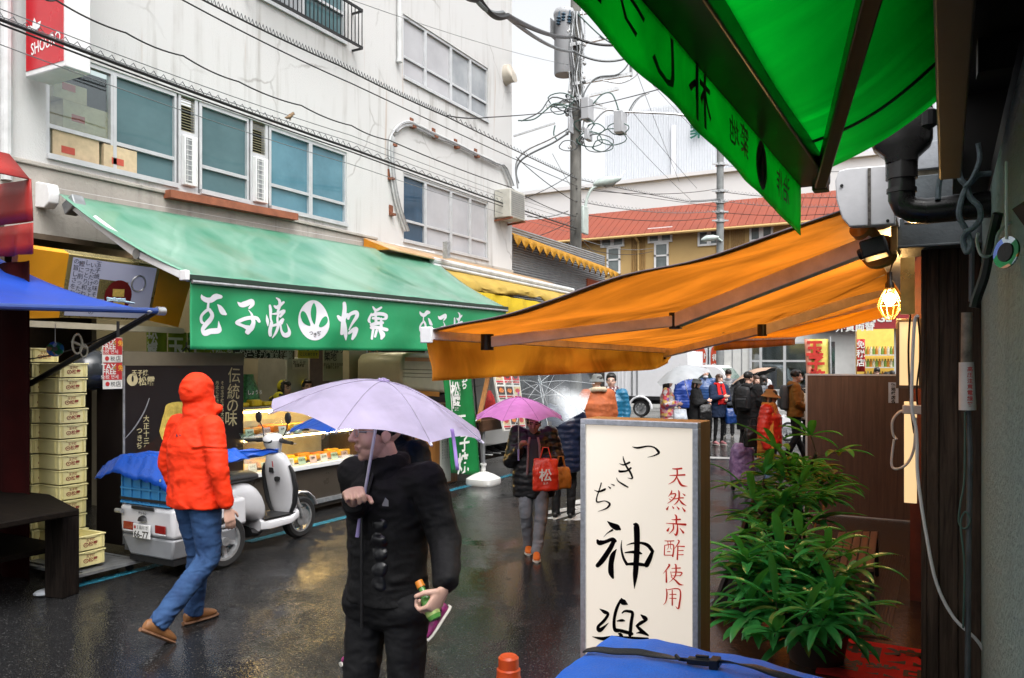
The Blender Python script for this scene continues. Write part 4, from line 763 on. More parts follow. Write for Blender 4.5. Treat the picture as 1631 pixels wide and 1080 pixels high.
rp([(1548, 380), (1547, 480)], 4.72, .013, m_beam, 'conduit', 'upper slim grey conduit beside the pier', 'pipe')
t = thing('conduit_sleeve', 'grey conduit with a white plastic sleeve printed in red', 'pipe', PY(1541, 600, 4.72))
mb = MB(); mb.tube([PY(1540, 498, 4.72), PY(1539, 578, 4.72)], .026, 14); mb.build('pipe', mat('stained_pipe', (.20, .18, .15), .6, var=.6, vs=12), t)
mb = MB(); mb.tube([PY(1539, 577, 4.72), PY(1541, 653, 4.72)], [.034, .04], 16); sl_ = mb.build('sleeve', mat('white_plastic', (.62, .62, .62), .35), t)
mb = MB(); p = PY(1545, 588, 4.675); mb.lines('高圧注意電線管', p, (1, .0, 0), (0, 0, 1), .026, vertical=True, bold=.02, gap=1.15); mb.build('lettering', mat('red_print2', (.4, .03, .03), .5), sl_)
mb = MB(); mb.tube([PY(1542, 654, 4.72), PY(1545, 720, 4.72), PY(1543, 860, 4.72), PY(1541, 1100, 4.72)], .014, 8); mb.build('cable', m_beam, t)
rp([(1537, 656), (1536, 760), (1530, 800), (1527, 832), (1537, 842), (1545, 830), (1538, 815), (1530, 835), (1536, 900), (1534, 1000)], 4.70, .005, m_cgreen, 'green_wire', 'thin green wire tangled halfway down beside the conduit', 'wire')
rp([(1428, 700), (1422, 690), (1422, 670), (1433, 656), (1446, 654)], 5.9, .009, m_white, 'white_cable', 'white cable looping from the plug behind the pier', 'cable')
rp([(1424, 700), (1420, 738), (1428, 747), (1445, 738), (1456, 712), (1458, 665)], 5.9, .009, m_white, 'white_cable', 'white cable hanging in a loop under the plug', 'cable')
mb = MB(); p = PY(1451, 652, 5.88); mb.box(p - V((.05, .03, .03)), p + V((.07, .0, .03))); tag(mb.build('power_plug', m_white, bev=.008), 'white extension socket hanging on the lit strip lamp', 'plug')
rp([(1462, 503), (1456, 520), (1452, 640), (1460, 690), (1462, 760), (1475, 850), (1492, 930), (1520, 985), (1560, 1025), (1585, 1080)], 4.85, .009, m_white, 'white_cable', 'long white cable draped down across the timber pier', 'cable')
rp([(1450, 498), (1447, 560), (1450, 640), (1456, 690)], 6.1, .007, m_cable, 'black_cord', 'thin black cord hanging over the upper box lamp', 'cord')
rp([(1462, 505), (1466, 560), (1460, 620), (1463, 660)], 6.1, .006, m_cable, 'black_cord', 'second thin black cord at the right side of the box lamp', 'cord')
# iridescent discs that scare birds
def disc(p, nrm_, r, label):
    t = thing('bird_scare_disc', label, 'disc', p); m = bpy.data.materials.new('iridescent_disc') if 'iri' not in MATS else MATS['iri']
    if 'iri' not in MATS:
        MATS['iri'] = m; m.use_nodes = True; tt, L, b, out = nodes_of(m); tc = N(tt, 'ShaderNodeTexCoord'); vo = N(tt, 'ShaderNodeTexVoronoi', Scale=26); L(tc.outputs['Object'], vo.inputs[0])
        rm = N(tt, 'ShaderNodeValToRGB'); L(vo.outputs['Color'], rm.inputs[0])
        for i, (pp, cc) in enumerate(((0, (.01, .03, .02)), (.3, (.02, .25, .08)), (.5, (.05, .12, .5)), (.65, (.5, .6, .6)), (.8, (.5, .2, .05)))):
            el = rm.color_ramp.elements[i] if i < 2 else rm.color_ramp.elements.new(pp); el.position = pp; el.color = (*cc, 1)
        L(rm.outputs[0], b.inputs['Base Color']); b.inputs['Metallic'].default_value = .8; b.inputs['Roughness'].default_value = .15
    mb = MB(); mb.lathe([(.02, -.002), (r, -.002), (r, .002), (.02, .002)], p, 36, ax=nrm_); mb.build('disc', m, t); mb = MB(); mb.lathe([(.0, -.004), (.018, -.004), (.018, .004), (0, .004)], p, 16, ax=nrm_); mb.build('hub', m_black, t)
    mb = MB(); mb.tube([p + UP * (r - .005), p + UP * (r + .14)], .0025, 5); mb.build('string', m_white, t)
disc(PY(1603, 402, 1.75), (-.75, -.6, .1), .030, 'iridescent disc hanging against the roughcast wall')

# ---------------------------------------------------------------- lit standing sign
YS = 3.02; sp = lambda x, y, l=0: PY(x, y, YS - .0015 - l * .00015)
a, b_ = PY(932, 664, YS), PY(1117, 680, YS); lx = PY(926, 900, YS).x; rx = PY(1113, 900, YS).x; zt = (a.z + PY(1117, 677, YS).z) / 2
t = thing('standing_sign', 'tall lit white standing sign with black and red brush lettering', 'sign', ((lx + rx) / 2, YS, 0))
fw = .022; mb = MB()
for p, q in (((lx, zt - fw), (rx, zt)), ((lx, .08), (rx, .08 + fw)), ((lx, .08 + fw), (lx + fw, zt - fw)), ((rx - fw, .08 + fw), (rx, zt - fw))): mb.box((p[0], YS - .012, p[1]), (q[0], YS + .03, q[1]))
mb.build('frame', mat('frame_aluminium', (.50, .52, .57), .35, .6, var=.2, vs=60), t, bev=.002)
mb = MB(); mb.box((lx + fw, YS, .08 + fw), (rx - fw, YS + .01, zt - fw)); mb.build('face_panel', mat('lit_sign_panel', (.72, .68, .62), .35, var=.01, emit=(1, .86, .68), es=.235), t)
mb = MB(); mb.box((lx, YS + .03, .08), (rx, YS + .17, zt)); mb.build('housing', wood('sign_side_wood', (.26, .115, .03), (.38, .18, .05), .4, 3, bump=.1), t, bev=.002)
for x in (lx + .03, rx - .08):
    for y in (YS + .0, YS + .12): mb = MB(); mb.box((x, y, 0), (x + .05, y + .05, .08)); mb.build('foot', m_black, t)
SA = "620,145,4 680,158,22 790,140,16 860,155,18 900,195,28 905,215,22 860,240,14 785,260,3;480,325,3 530,340,18 590,315,22;480,400,14 490,412,26 560,405,20 605,375,22;522,245,4 530,290,16 560,360,20 600,420,22 622,485,18 570,480,3;452,478,6 470,515,12 530,555,20 575,580,14;210,610,3 260,628,18 315,610,26 330,600,20;288,537,14 270,600,14 240,690,14 245,740,18 320,728,10 365,745,18 378,770,24 340,810,16 250,843,3;360,570,4 385,590,18;388,545,4 425,560,16"
SB = "268,52,4 310,85,40 350,105,50 372,118,20;310,125,18 270,150,8 238,183,2;188,210,20 205,228,44 250,222,30 310,200,30 335,215,24;325,210,34 290,280,40 230,370,44 190,415,36;345,280,4 315,330,40 300,400,44 300,470,46 315,515,20;388,208,4 383,270,14 400,350,20 430,405,24;425,250,3 470,235,14 540,230,20 600,250,30 640,300,28;640,300,24 615,360,40 590,410,44;425,405,18 500,402,30 580,412,26;415,310,10 470,305,22 520,310,32 555,320,6;490,78,20 508,100,48 512,250,48 505,400,46 498,500,40 490,605,4;385,688,14 400,715,50 437,735,6;378,700,20 345,770,26 325,860,26 330,940,28 360,955,20;390,805,10 410,790,18 440,790,24 475,805,26 465,880,28 455,985,30;350,870,10 390,865,24 415,870,6;335,940,24 400,955,30 470,975,28;205,770,4 245,795,30 275,815,24 240,870,26 195,915,26 210,945,36 280,885,3;545,820,10 575,845,36 590,860,20 545,885,30 510,910,20;505,970,4 550,965,24 605,990,10;510,910,20 550,950,30 600,985,16;145,998,4 230,1015,30 330,1005,28 600,1015,20;355,975,6 385,1010,36 390,1300,30;370,1060,30 200,1200,6;410,1060,10 560,1200,30"
SCc = "280,105,12 340,108,24 410,100,26;240,200,10 340,198,20 455,192,26;345,105,24 345,200,22 300,280,20 218,328,4;340,215,10 380,300,30 420,345,30 495,355,4;270,415,10 262,450,22 220,505,5;255,470,14 325,465,20 290,540,20 205,605,5;255,510,4 275,520,14;228,530,4 250,550,14;365,415,10 375,450,24 370,540,22 330,600,16 300,620,4;300,540,10 380,525,18 435,522,18;375,540,10 420,600,28 480,635,4;425,460,6 455,485,22;225,640,6 200,685,30;275,640,6 295,670,22;340,645,6 370,680,26;415,655,6 455,710,30;310,760,8 335,790,26 335,880,24;265,835,8 330,835,20 390,830,24;185,885,8 320,895,20 465,905,34;290,905,16 290,970,22 230,1040,5;350,905,14 350,1000,28 330,1055,30 300,1030,4;235,945,6 210,990,34;385,955,6 435,1020,30"
SD = "155,95,10 215,98,14 275,95,16;155,155,12 150,280,16;155,155,10 270,150,16 262,300,22;195,100,10 205,180,8 185,210,4;235,100,10 232,190,8 255,205,4;190,238,10 225,238,12;155,285,12 260,285,12;330,85,12 345,110,20 285,200,5;310,165,10 415,170,18;330,170,16 322,340,22;335,225,10 400,222,14;335,280,10 400,278,14;205,405,10 215,425,24 135,530,4;175,490,14 178,640,24;245,460,8 360,455,18;235,505,10 245,565,10;245,510,8 380,515,18 355,560,12;245,560,8 370,555,10;290,405,10 305,430,22 295,560,18 215,645,4;235,570,5 300,620,20 350,670,26 405,680,4;175,730,10 185,800,20 170,900,14 135,945,4;180,745,10 355,742,18 345,960,24 325,990,16 300,960,4;255,750,14 255,945,20;220,805,10 305,803,14;215,855,8 305,858,14"
mb = MB()
for d_, ox, oy, sc_ in ((SA, 915, 690, 6.75), (SB, 915, 820, 5.143)): brush(mb, d_, lambda x, y, l: sp(ox + x / sc_, oy + y / sc_, l))
mb.build('black_lettering', mat('black_ink', (.003, .002, .003), .95, spec=.02), t)
mb = MB()
for d_, ox, oy, sc_ in ((SCc, 1040, 735, 9.0), (SD, 1040, 850, 8.31)): brush(mb, d_, lambda x, y, l: sp(ox + x / sc_, oy + y / sc_, l))
mb.build('red_lettering', mat('red_ink', (.62, .020, .008), .5, emit=(.6, .02, .01), es=.06), t)

# ---------------------------------------------------------------- blue covered box, cone
m_tarp = mat('wet_blue_cover', (.02, .19, .97), .42, var=.2, vs=5, bump=.6, bs=130, rvar=.2, spec=.25)
t = thing('covered_box', 'big box under a wet blue cover with a black strap in front', 'box', P(1150, 1100, 2.3))
ZT = 1.0; bl, br = G(963, 1017, ZT), G(1322, 1052, ZT); yb = (bl.y + br.y) / 2
mb = MB(); x0, x1, y0, y1 = bl.x, br.x, yb - .62, yb
def cov(u, v):
    x = x0 + (x1 - x0) * u; y = y0 + (y1 - y0) * v; return V((x, y + .02 * (u - .5), ZT + .012 * noise.noise((x * 5, y * 5, 2)) + .006 * noise.noise((x * 17, y * 14, 2)) + .015 * sin(PI * u) * sin(PI * v) - .03 * u * u))
mb.grid(cov, 40, 26)
for fn in (lambda u, v: (cov(0, u), -1, 0, v), lambda u, v: (cov(1, 1 - u), 1, 0, v), lambda u, v: (cov(u, 1), 0, 1, v), lambda u, v: (cov(1 - u, 0), 0, -1, v)):
    def sidef(u, v):
        p, dx, dy, k = fn(u, v); q = .02 * sin(u * 14) * k; return p + V((dx, dy, 0)) * ((.018 if k > 0 else 0) + q * .5) - UP * (.93 * k)
    mb.grid(sidef, 30, 8)
bm = mb.build('cover', m_tarp, t, ang=60); d_ = bm.modifiers.new('weld', 'WELD'); d_.merge_threshold = .002; d_ = bm.modifiers.new('bevel', 'BEVEL'); d_.width = .018; d_.segments = 3; d_.limit_method = 'ANGLE'; d_.angle_limit = R(50)
m_strap = mat('black_webbing', (.008, .008, .010), .35, bump=.4, bs=200)
s0, s1 = G(931, 1042, ZT), G(1330, 1086, ZT); vs = []
mb = MB(); mb.grid(lambda u, v: V((s0.x + (s1.x - s0.x) * u, s0.y + (s1.y - s0.y) * u + (v - .5) * .03 * (1 - .5 * abs(sin(u * 9))), cov(u, .6).z + .010 + .005 * sin(u * 12) + (v - .5) * .014 * sin(u * 9))), 40, 3); mb.build('strap', m_strap, t, solid=.004)
b_ = s0.lerp(s1, .50) + UP * .016; ux = (s1 - s0).normalized(); mb = MB()
mb.obox(b_, ux * .045, V((0, .014, 0)), UP * .008); mb.obox(b_ + ux * .03, ux * .012, V((0, .022, 0)), UP * .013); mb.obox(b_ - ux * .005 + V((0, 0, .014)), ux * .018, V((0, .005, 0)), UP * .004); mb.tube([b_ - ux * .045, b_ - ux * .065 + V((0, -.012, .004)), b_ - ux * .08 + V((0, .004, .008))], .006, 8); mb.build('buckle', m_black, t, bev=.003)
c = P(810, 1044, 2.95); t = thing('traffic_cone', 'orange traffic cone at the bottom edge of the road', 'cone', (c.x, c.y, 0)); zc = c.z
mb = MB(); mb.lathe([(0, zc), (.03, zc), (.038, zc - .008), (.038, zc - .045), (.044, zc - .05), (.044, zc - .075), (.046, zc - .08), (.155, .04), (.16, .03), (.16, .01)], (c.x, c.y, 0), 28); mb.build('body', mat('orange_plastic', (.62, .075, .012), .4, var=.15, vs=14, bump=.1), t)
mb = MB(); mb.box((c.x - .19, c.y - .19, 0), (c.x + .19, c.y + .19, .03)); mb.build('base', MATS['orange_plastic'], t, bev=.01)

# ---------------------------------------------------------------- plants, stool, floor on the right
m_leaf = mat('palm_leaf', (.022, .17, .040), .24, var=.4, vs=4, col2=(.075, .38, .09), bump=.2, bs=40, transl=.25, tcol=(.10, .5, .06), bstretch=(1, 1, 1))
m_leafy = mat('yellowing_leaf', (.22, .24, .04), .45, var=.4, vs=14, col2=(.06, .17, .03), transl=.2)
m_dry = mat('dry_leaf', (.20, .13, .06), .8, var=.4, vs=12); m_cane = mat('palm_cane', (.06, .05, .03), .8, var=.5, vs=30, bump=.5)
def blade(mb, o, d, L_, wd, droop, k=0):
    d = d.normalized(); sd = d.cross(UP).normalized(); n_ = 7; vs = []; fs = []; p = V(o); dd = V(d)
    for i in range(n_ + 1):
        s_ = i / n_; w_ = wd * (sin(PI * min(1, s_ * .93 + .07)) ** .6) * (1 if s_ < .95 else .6); nn = sd.cross(dd).normalized()
        vs += [p - sd * w_ + nn * w_ * .45, p, p + sd * w_ + nn * w_ * .45]; p = p + dd * (L_ / n_); dd = (dd - UP * droop / n_ * (.6 + s_)).normalized()
    for i in range(n_):
        for j in (0, 1): fs.append((i * 3 + j, i * 3 + j + 1, i * 3 + 4 + j, i * 3 + 3 + j))
    mb.add(vs, fs, k)
def fan(mb, o, d, n_, L_, wd, rng):
    d = d.normalized(); sd = d.cross(UP).normalized(); up2 = sd.cross(d)
    for i in range(n_):
        a = (i / (n_ - 1) - .5) * R(rng.uniform(190, 230)); dr = d * cos(a) + sd * sin(a) + up2 * rng.uniform(.0, .35)
        blade(mb, o + dr * .012, dr, L_ * rng.uniform(.75, 1.1) * (1 - .12 * abs(a)), wd * rng.uniform(.75, 1.15), rng.uniform(.5, 1.3), 1 if rng.random() < .035 else 0)
def palm(name, label, base, tops, seed, n_fan):
    rng = random.Random(seed); t = thing(name, label, 'plant', base); lv = MB(); cn = MB()
    for x, y, d in tops:
        p = P(x, y, d); b_ = V(base) + V((rng.uniform(-.12, .12), rng.uniform(-.12, .12), .25)); mid = b_.lerp(p, .5) + V((rng.uniform(-.05, .05), rng.uniform(-.05, .05), .05))
        st = [V(q) for q in cr([tuple(b_), tuple(mid), tuple(p)], 6)]; cn.tube(st, .012, 7)
        for i in range(n_fan):
            q = st[-1 - (i % 5)] if i else p; an = rng.uniform(0, 2 * PI); el = rng.uniform(-.15, .75); dr = V((cos(an) * cos(el), sin(an) * cos(el), sin(el)))
            if i == 0: dr = V((rng.uniform(-.4, .4), -.5, .7))
            pl = rng.uniform(.07, .20); o = q + dr * pl; cn.tube([q, q + dr * pl * .5 + UP * .01, o], .0035, 5); fan(lv, o, (dr - UP * .15), rng.randint(5, 8), rng.uniform(.24, .40), .027, rng)
    lv.build('foliage', [m_leaf, m_leafy], t, ang=80); cn.build('cane', m_cane, t)
    dm = MB()
    for i in range(12): p = V(base) + V((rng.uniform(-.2, .2), rng.uniform(-.25, .1), rng.uniform(.3, .8))); blade(dm, p, V((rng.uniform(-1, .3), rng.uniform(-1, 0), -.6)), rng.uniform(.15, .3), .008, .8)
    dm.build('dead_leaf', m_dry, t)
    mb = MB(); mb.lathe([(.0, 0), (.15, 0), (.20, .28), (.215, .28), (.215, .31), (.19, .31), (.18, .27), (0, .27)], base, 24); mb.build('pot', mat('dark_brown_pot', (.035, .022, .016), .5), t)
palm('lady_palm', 'tall leafy green palm in a pot, nearest the brown partition', G(1275, 930), ((1250, 735, 5.7), (1300, 722, 5.9), (1215, 770, 5.6), (1265, 765, 5.9), (1275, 755, 6.1), (1240, 830, 5.4), (1265, 800, 5.4), (1210, 815, 5.3), (1270, 790, 5.6)), 5, 5)
palm('lady_palm', 'bushy lower green palm just behind the blue covered box', G(1300, 1060), ((1225, 860, 5.0), (1300, 905, 4.6), (1215, 925, 4.7), (1345, 975, 4.4), (1240, 985, 4.4), (1290, 960, 4.7), (1195, 985, 4.6), (1330, 1000, 4.4), (1260, 880, 4.8), (1190, 900, 4.7), (1320, 1020, 4.3), (1230, 1030, 4.3), (1270, 1000, 4.2), (1250, 920, 4.7)), 9, 5)
t = thing('a_board', 'black framed menu board leaning beside the palms', 'board', G(1150, 985)); a = P(1203, 795, 6.2); b_ = G(1132, 985); mb = MB()
hw = V((.28, .16, 0)); mb.bar(a, b_, .03, .05); mb.bar(a + hw, b_ + hw, .03, .05); mb.bar(a, a + hw, .03, .05); mb.build('frame', m_black, t, bev=.003)
mb = MB(); mb.poly([a + V((.01, 0.01, -.02)), b_ + V((.01, .01, 0)), b_ + hw, a + hw]); mb.build('board', m_dark, t, solid=.01)
t = thing('stool', 'low stool with a brown slatted top behind the palms', 'stool', G(1365, 950)); zs = .42; q = [G(x, y, zs) for x, y in ((1335, 847), (1399, 846), (1392, 906), (1322, 896))]
m_slat = wood('stool_slat', (.09, .045, .024), (.15, .08, .045), .4, 3, axis='Y', bump=.2)
for i in range(5):
    u0, u1 = i / 5 + .012, (i + 1) / 5 - .012; mb = MB(); mb.prism([q[0].lerp(q[1], u0), q[0].lerp(q[1], u1), q[3].lerp(q[2], u1), q[3].lerp(q[2], u0)], (0, 0, -.025)); mb.build('slat', m_slat, t, bev=.004)
for p in q: mb = MB(); c = q[0].lerp(q[2], .5); mb.bar(p.lerp(c, .1) - UP * .026, V((p.x, p.y, 0)).lerp(V((c.x, c.y, 0)), .05), .03, .03); mb.build('leg', m_black, t)
mb = MB(); zf = .03; mb.box((-1.45, 4.0, 0), (.16, YD + .6, zf)); struct('paved_step', mb, mat('wet_brown_tile', (.045, .028, .018), .22, var=.3, vs=10, bump=.25, bs=30, rvar=.12))
q0, q1 = G(1388, 882, zf), G(1450, 1030, zf); mb = MB(); n_ = 22; x0, x1 = -.80, -.34
for i in range(n_): x = x0 + (x1 - x0) * i / n_; mb.box((x, 5.85, zf), (x + .010, 8.4, zf + .016))
mb.box((x0 - .01, 5.84, zf), (x1 + .01, 8.41, zf + .006)); tag(mb.build('ribbed_mat', mat('brown_rubber', (.055, .034, .022), .35, var=.2)), 'brown ribbed mat on the shop step', 'mat')
c = G(1425, 1052, zf); t = thing('door_mat', 'red door mat with black lettering at the shop step', 'mat', (c.x, c.y, zf)); mb = MB(); mb.box((c.x - .40, c.y - .45, zf + .001), (c.x + .17, c.y + .25, zf + .014)); mb.build('mat', mat('red_carpet', (.62, .015, .015), .9, bump=.6, bs=200), t)
mb = MB(); mb.lines('神楽', (c.x - .06, c.y + .05, zf + .016), (1, 0, 0), (0, 1, 0), .3, bold=.03); mb.lines('営業中', (c.x - .06, c.y - .25, zf + .016), (1, 0, 0), (0, 1, 0), .2, bold=.03); mb.build('lettering', m_black, t)
# ================================================================ left side: the egg shop
XA = -6.38
m_ga = mat('green_shop_awning', (.05, .28, .16), .40, var=.10, vs=1.1, col2=(.24, .44, .34), coat=.6, bump=.25, bs=5, transl=.15, stretch=(.6, 1.4, 1), rvar=.12)  # paler green carries part of the wet sky sheen in the colour
m_gv = mat('green_shop_valance', (.006, .215, .075), .5, var=.12, vs=2, bump=.3, bs=7, col2=(.012, .26, .10))
t_a = thing('green_awning', 'pale green awning with white brush lettering over the egg shop', 'awning', (-7.4, 8, 2.8))
n1 = PX(303, 438, XA); f1 = PX(806, 489, XA); n0 = PY(94, 309, n1.y); f0 = PX(686, 411, n0.x)
def ac(u, v):
    p = n0.lerp(f0, v).lerp(n1.lerp(f1, v), u); return p + UP * (-.07 * sin(PI * u) + .010 * sin(v * 40 + u * 3) * u + .035 * noise.noise((u * 2, v * 9, 8)) * sin(PI * u))
mb = MB(); mb.grid(ac, 30, 70); mb.build('canopy', m_ga, t_a, solid=.006)
HV = n1.z - PX(308, 550, XA).z
def av(Y, z):   # the valance surface
    d = (n1.z - z) / HV; return XA + (.018 * sin(Y * 5.2 + d * 2) + .04 * noise.noise((Y * 1.7, d * 1.6, 1)) + .022 * sin((Y - n1.y) * 6 - d * 5) * max(0, 1 - (Y - n1.y) / 1.2)) * min(1, max(0, d * 1.6))
def valp(u, v):
    p = n1.lerp(f1, u); z = p.z - .06 - (HV - .02 + .02 * u) * v; return V((av(p.y, z), p.y, z))
mb = MB(); mb.grid(valp, 150, 16); mb.build('valance', m_gv, t_a, solid=.004)
mb = MB(); mb.bar(n1 + V((.0, -.04, -.02)), f1 + V((0, .04, -.02)), .05, .05); mb.build('front_bar', mat('dark_green_bar', (.012, .03, .02), .4), t_a, bev=.005)
mb = MB(); mb.tube([n1 + V((.028, 0, -.065)), f1 + V((.028, 0, -.065))], .018, 8); mb.build('rail', m_steel, t_a)
mb = MB(); mb.box(n1 + V((-.05, -.09, -.06)), n1 + V((.05, -.041, .04))); mb.build('end_cap', m_white, t_a, bev=.01)
k0 = PX(62, 299, n0.x - .0); mb = MB(); c0 = PY(78, 300, n1.y + .04) + V((-.1, 0, .02)); c1 = PX(688, 406, c0.x); mb.tube([c0, c1], .085, 16); mb.build('cassette', m_white, t_a)
mb = MB(); q = [PY(x, y, n1.y - .1) for x, y in ((46, 292), (60, 289), (76, 292), (79, 306), (77, 322), (70, 331), (48, 329))]; mb.prism(q, (0, .12, 0)); mb.build('cassette_end', m_white, t_a, bev=.012)
a = PY(118, 327, n1.y + .12); j = PY(222, 405, n1.y + .08); mb = MB(); mb.bar(a, j, .07, .09); mb.build('arm', m_white, t_a, bev=.006); mb = MB(); mb.bar(j, n1 + V((-.03, .02, -.03)), .06, .07); mb.build('arm', m_white, t_a, bev=.006)
mb = MB(); mb.tube([j + V((0, -.04, 0)), j + V((0, .05, 0))], .055, 14); mb.build('arm_joint', m_grey, t_a); mb = MB(); mb.obox(a, (.09, 0, .05), (0, .07, 0), (-.03, 0, .06)); mb.build('arm_shoulder', m_grey, t_a, bev=.01)
# lettering of the valance
E_ = "115,95,10 135,140,60 200,180,80 280,180,90 350,130,100 430,130,60;240,230,36 240,300,40 250,340,50;250,330,50 180,390,50 140,450,50 150,530,50 190,560,40;270,340,50 320,420,60 300,500,80 220,590,80 170,660,70 200,720,90 300,690,90 420,680,90 445,640,60 430,520,4;385,250,6 430,300,60 480,380,80 520,410,40;695,215,10 750,260,80 830,240,90 920,200,70 930,250,60 870,315,30;855,345,10 890,400,30 900,440,40;1000,530,50 970,480,60 880,470,60 780,490,60 690,540,60 700,570,50 780,610,50 850,650,90 840,720,50;890,470,60 910,540,60 880,640,80 830,700,70;1145,420,6 1150,520,60 1150,600,20;1215,275,40 1225,350,55 1215,480,40 1235,560,40;1220,560,60 1190,680,70 1200,750,60;1320,150,20 1370,190,45 1380,270,50 1350,370,40;1290,280,30 1340,300,60 1440,220,40;1250,410,20 1340,400,40 1460,360,50 1390,450,40;1370,380,40 1340,480,40 1340,570,40;1240,600,40 1340,570,40 1440,490,40 1410,560,40;1360,560,50 1310,690,50 1240,795,20;1390,580,30 1400,680,40 1450,750,70 1520,740,80 1540,680,50 1500,560,4"
F_ = "790,210,50 790,300,60 760,480,70 740,640,60;690,400,40 740,440,80 830,370,40;770,480,60 800,640,70 815,735,20;840,430,40 870,370,50 960,340,60 980,390,60 910,500,40 860,590,20;860,640,40 920,600,60 980,580,60 950,660,70 920,720,40;1215,260,20 1260,310,40 1330,270,30;1195,350,10 1165,450,40 1185,490,20;1200,380,40 1300,360,50 1390,380,50 1390,430,40 1330,440,20;1250,330,30 1265,480,40;1220,425,34 1300,430,40;1200,520,46 1270,500,50 1350,490,40;1200,562,44 1280,560,50 1400,590,50;1225,590,34 1195,720,30;1270,600,30 1240,690,30;1310,600,40 1340,660,70 1320,720,30;1330,430,30 1330,560,40"
def vl(x, y, l, dy=0):
    p = PX(x, y, XA); Y = p.y + dy; z = p.z + dy * (f1.z - n1.z) / (f1.y - n1.y); return V((av(Y, z) + .0045 + l * .0002, Y, z))
mb = MB(); brush(mb, E_, lambda x, y, l: vl(310 + x / 10.19, 460 + y / 10.19, l), n=6); brush(mb, F_, lambda x, y, l: vl(460 + x / 9.06, 460 + y / 9.06, l), n=6)
brush(mb, E_, lambda x, y, l: vl(310 + x / 10.19, 460 + y / 10.19, l, 3.67), n=5)
p = PX(500.3, 510.2, XA); rd = 32 / 1270 * (p - EYE).dot(FW)
def dpt(a, b_, o): Y = p.y + a; z = p.z + b_; return V((av(Y, z) + o, Y, z))
ring = [dpt(rd * cos(q * PI / 20), rd * sin(q * PI / 20), .0045) for q in range(40)]
n_ = 14
mb.add([dpt(rd * r_ / 5 * cos(q * PI / 20), rd * r_ / 5 * sin(q * PI / 20), .0048) for r_ in range(6) for q in range(40)], [(r_ * 40 + q, r_ * 40 + (q + 1) % 40, r_ * 40 + 40 + (q + 1) % 40, r_ * 40 + 40 + q) for r_ in range(5) for q in range(40)])
mb.build('lettering', mat('white_cloth_print', (.62, .62, .66), .55, var=.06), t_a)
mb = MB(); kx = rd / 243; kz = rd / 290
for pl in (((365, 205), (325, 280), (325, 400), (375, 515), (405, 400), (410, 290)), ((180, 335), (155, 390), (190, 480), (250, 525), (315, 535), (290, 450), (240, 360)), ((560, 385), (500, 420), (450, 500), (443, 545), (500, 540), (570, 480), (585, 420))):
    mb.poly([dpt((x - 365) * kx, (455 - y) * kz, .0075) for x, y in cr(pl, 4, True)])
mb.build('emblem', m_gv, t_a)
mb = MB()
for i, ch in enumerate('つきぢ'):
    vs, fs, wd = textmesh(ch, .01); mb.add([dpt(-.075 + i * .055 + x * .06, -.19 + (.02 if i != 1 else 0) + y * .06, .0085) for x, y in vs], fs)
mb.build('small_lettering', m_black, t_a)

# ---------------------------------------------------------------- shop room
m_int = mat('shop_wall_beige', (.30, .26, .18), .6, var=.12, vs=2); m_intd = mat('shop_wall_brown', (.08, .055, .035), .6, var=.3)
t = thing('egg_shop', 'open fronted egg shop interior under the green awning', 'shop', (-9, 8, 0))
mb = MB(); mb.box((-11.2, 2.5, 0), (-11.1, 16, 3.3)); mb.build('back_wall', m_intd, t)
mb = MB(); mb.box((-11.1, 4.3, 0), (-7.9, 4.38, 3.25)); mb.build('side_wall', m_intd, t)
mb = MB(); mb.box((-11.1, 2.5, 3.19), (-8.46, 16.0, 3.25)); mb.build('ceiling', m_intd, t)
mb = MB(); mb.box((-9.9, 6.6, 0), (-9.8, 10.6, 3.15)); mb.build('inner_wall', m_int, t)
a, b_ = PX(556, 560, -8.3), PX(583, 560, -8.3); mb = MB(); mb.box((-8.7, a.y, 0), (-8.3, b_.y, 3.24)); pl_ = mb.build('pillar', mat('cream_tile', (.46, .42, .30), .4, var=.1), t)
mb = MB(); mb.box((-8.298, a.y + .45, 1.2), (-8.29, b_.y + .0, 2.6)); mb.build('pillar_plate', m_steel, pl_)
for y in (6.4, 8.6, 10.8):
    mb = MB(); mb.tube([(-8.7, y, 3.08), (-8.7, y + 1.2, 3.08)], .02, 10); tag(mb.build('fluorescent_tube', mat('lit_tube', (1, 1, .9), .4, var=.01, emit=(1, .88, .62), es=26)), {6.4: 'lit tube lamp on the shop ceiling nearest the street corner', 8.6: 'lit tube lamp above the middle of the glass counter', 10.8: 'lit tube lamp at the far end of the shop ceiling'}[y], 'lamp', 'tube lamps on the shop ceiling')
# orange cabinet with the tilted screen
sc4 = [PX(110, 404, -7.3), PX(256, 424, -7.3), PX(239, 511, -7.6), PX(94, 506, -7.6)]; o2 = [sc4[1], PX(306, 444, -7.3), PX(284, 521, -7.6), sc4[2]]; l2 = [PX(30, 393, -7.3), sc4[0], sc4[3], PX(20, 508, -7.6)]
t = thing('tilted_screen', 'tilted menu screen in a gold frame under the awning', 'screen', sc4[3]); nn = (sc4[1] - sc4[0]).cross(sc4[3] - sc4[0]).normalized(); nn = nn if nn.x > 0 else -nn
def ins(q, f): c = sum(q, V()) / 4; return [p.lerp(c, f) for p in q]
mb = MB(); mb.prism(sc4, -nn * .12); mb.build('frame', mat('brass_frame', (.42, .34, .14), .28, .7, var=.2), t, bev=.01)
mb = MB(); iq = ins(sc4, .085); mb.poly([p + nn * .004 for p in iq]); scr = mb.build('screen', mat('lit_screen', (.35, .36, .45), .2, var=.1, vs=1, emit=(.42, .43, .62), es=.10), t)
def sq(u, v, o=.007): return iq[0].lerp(iq[1], u).lerp(iq[3].lerp(iq[2], u), v) + nn * o
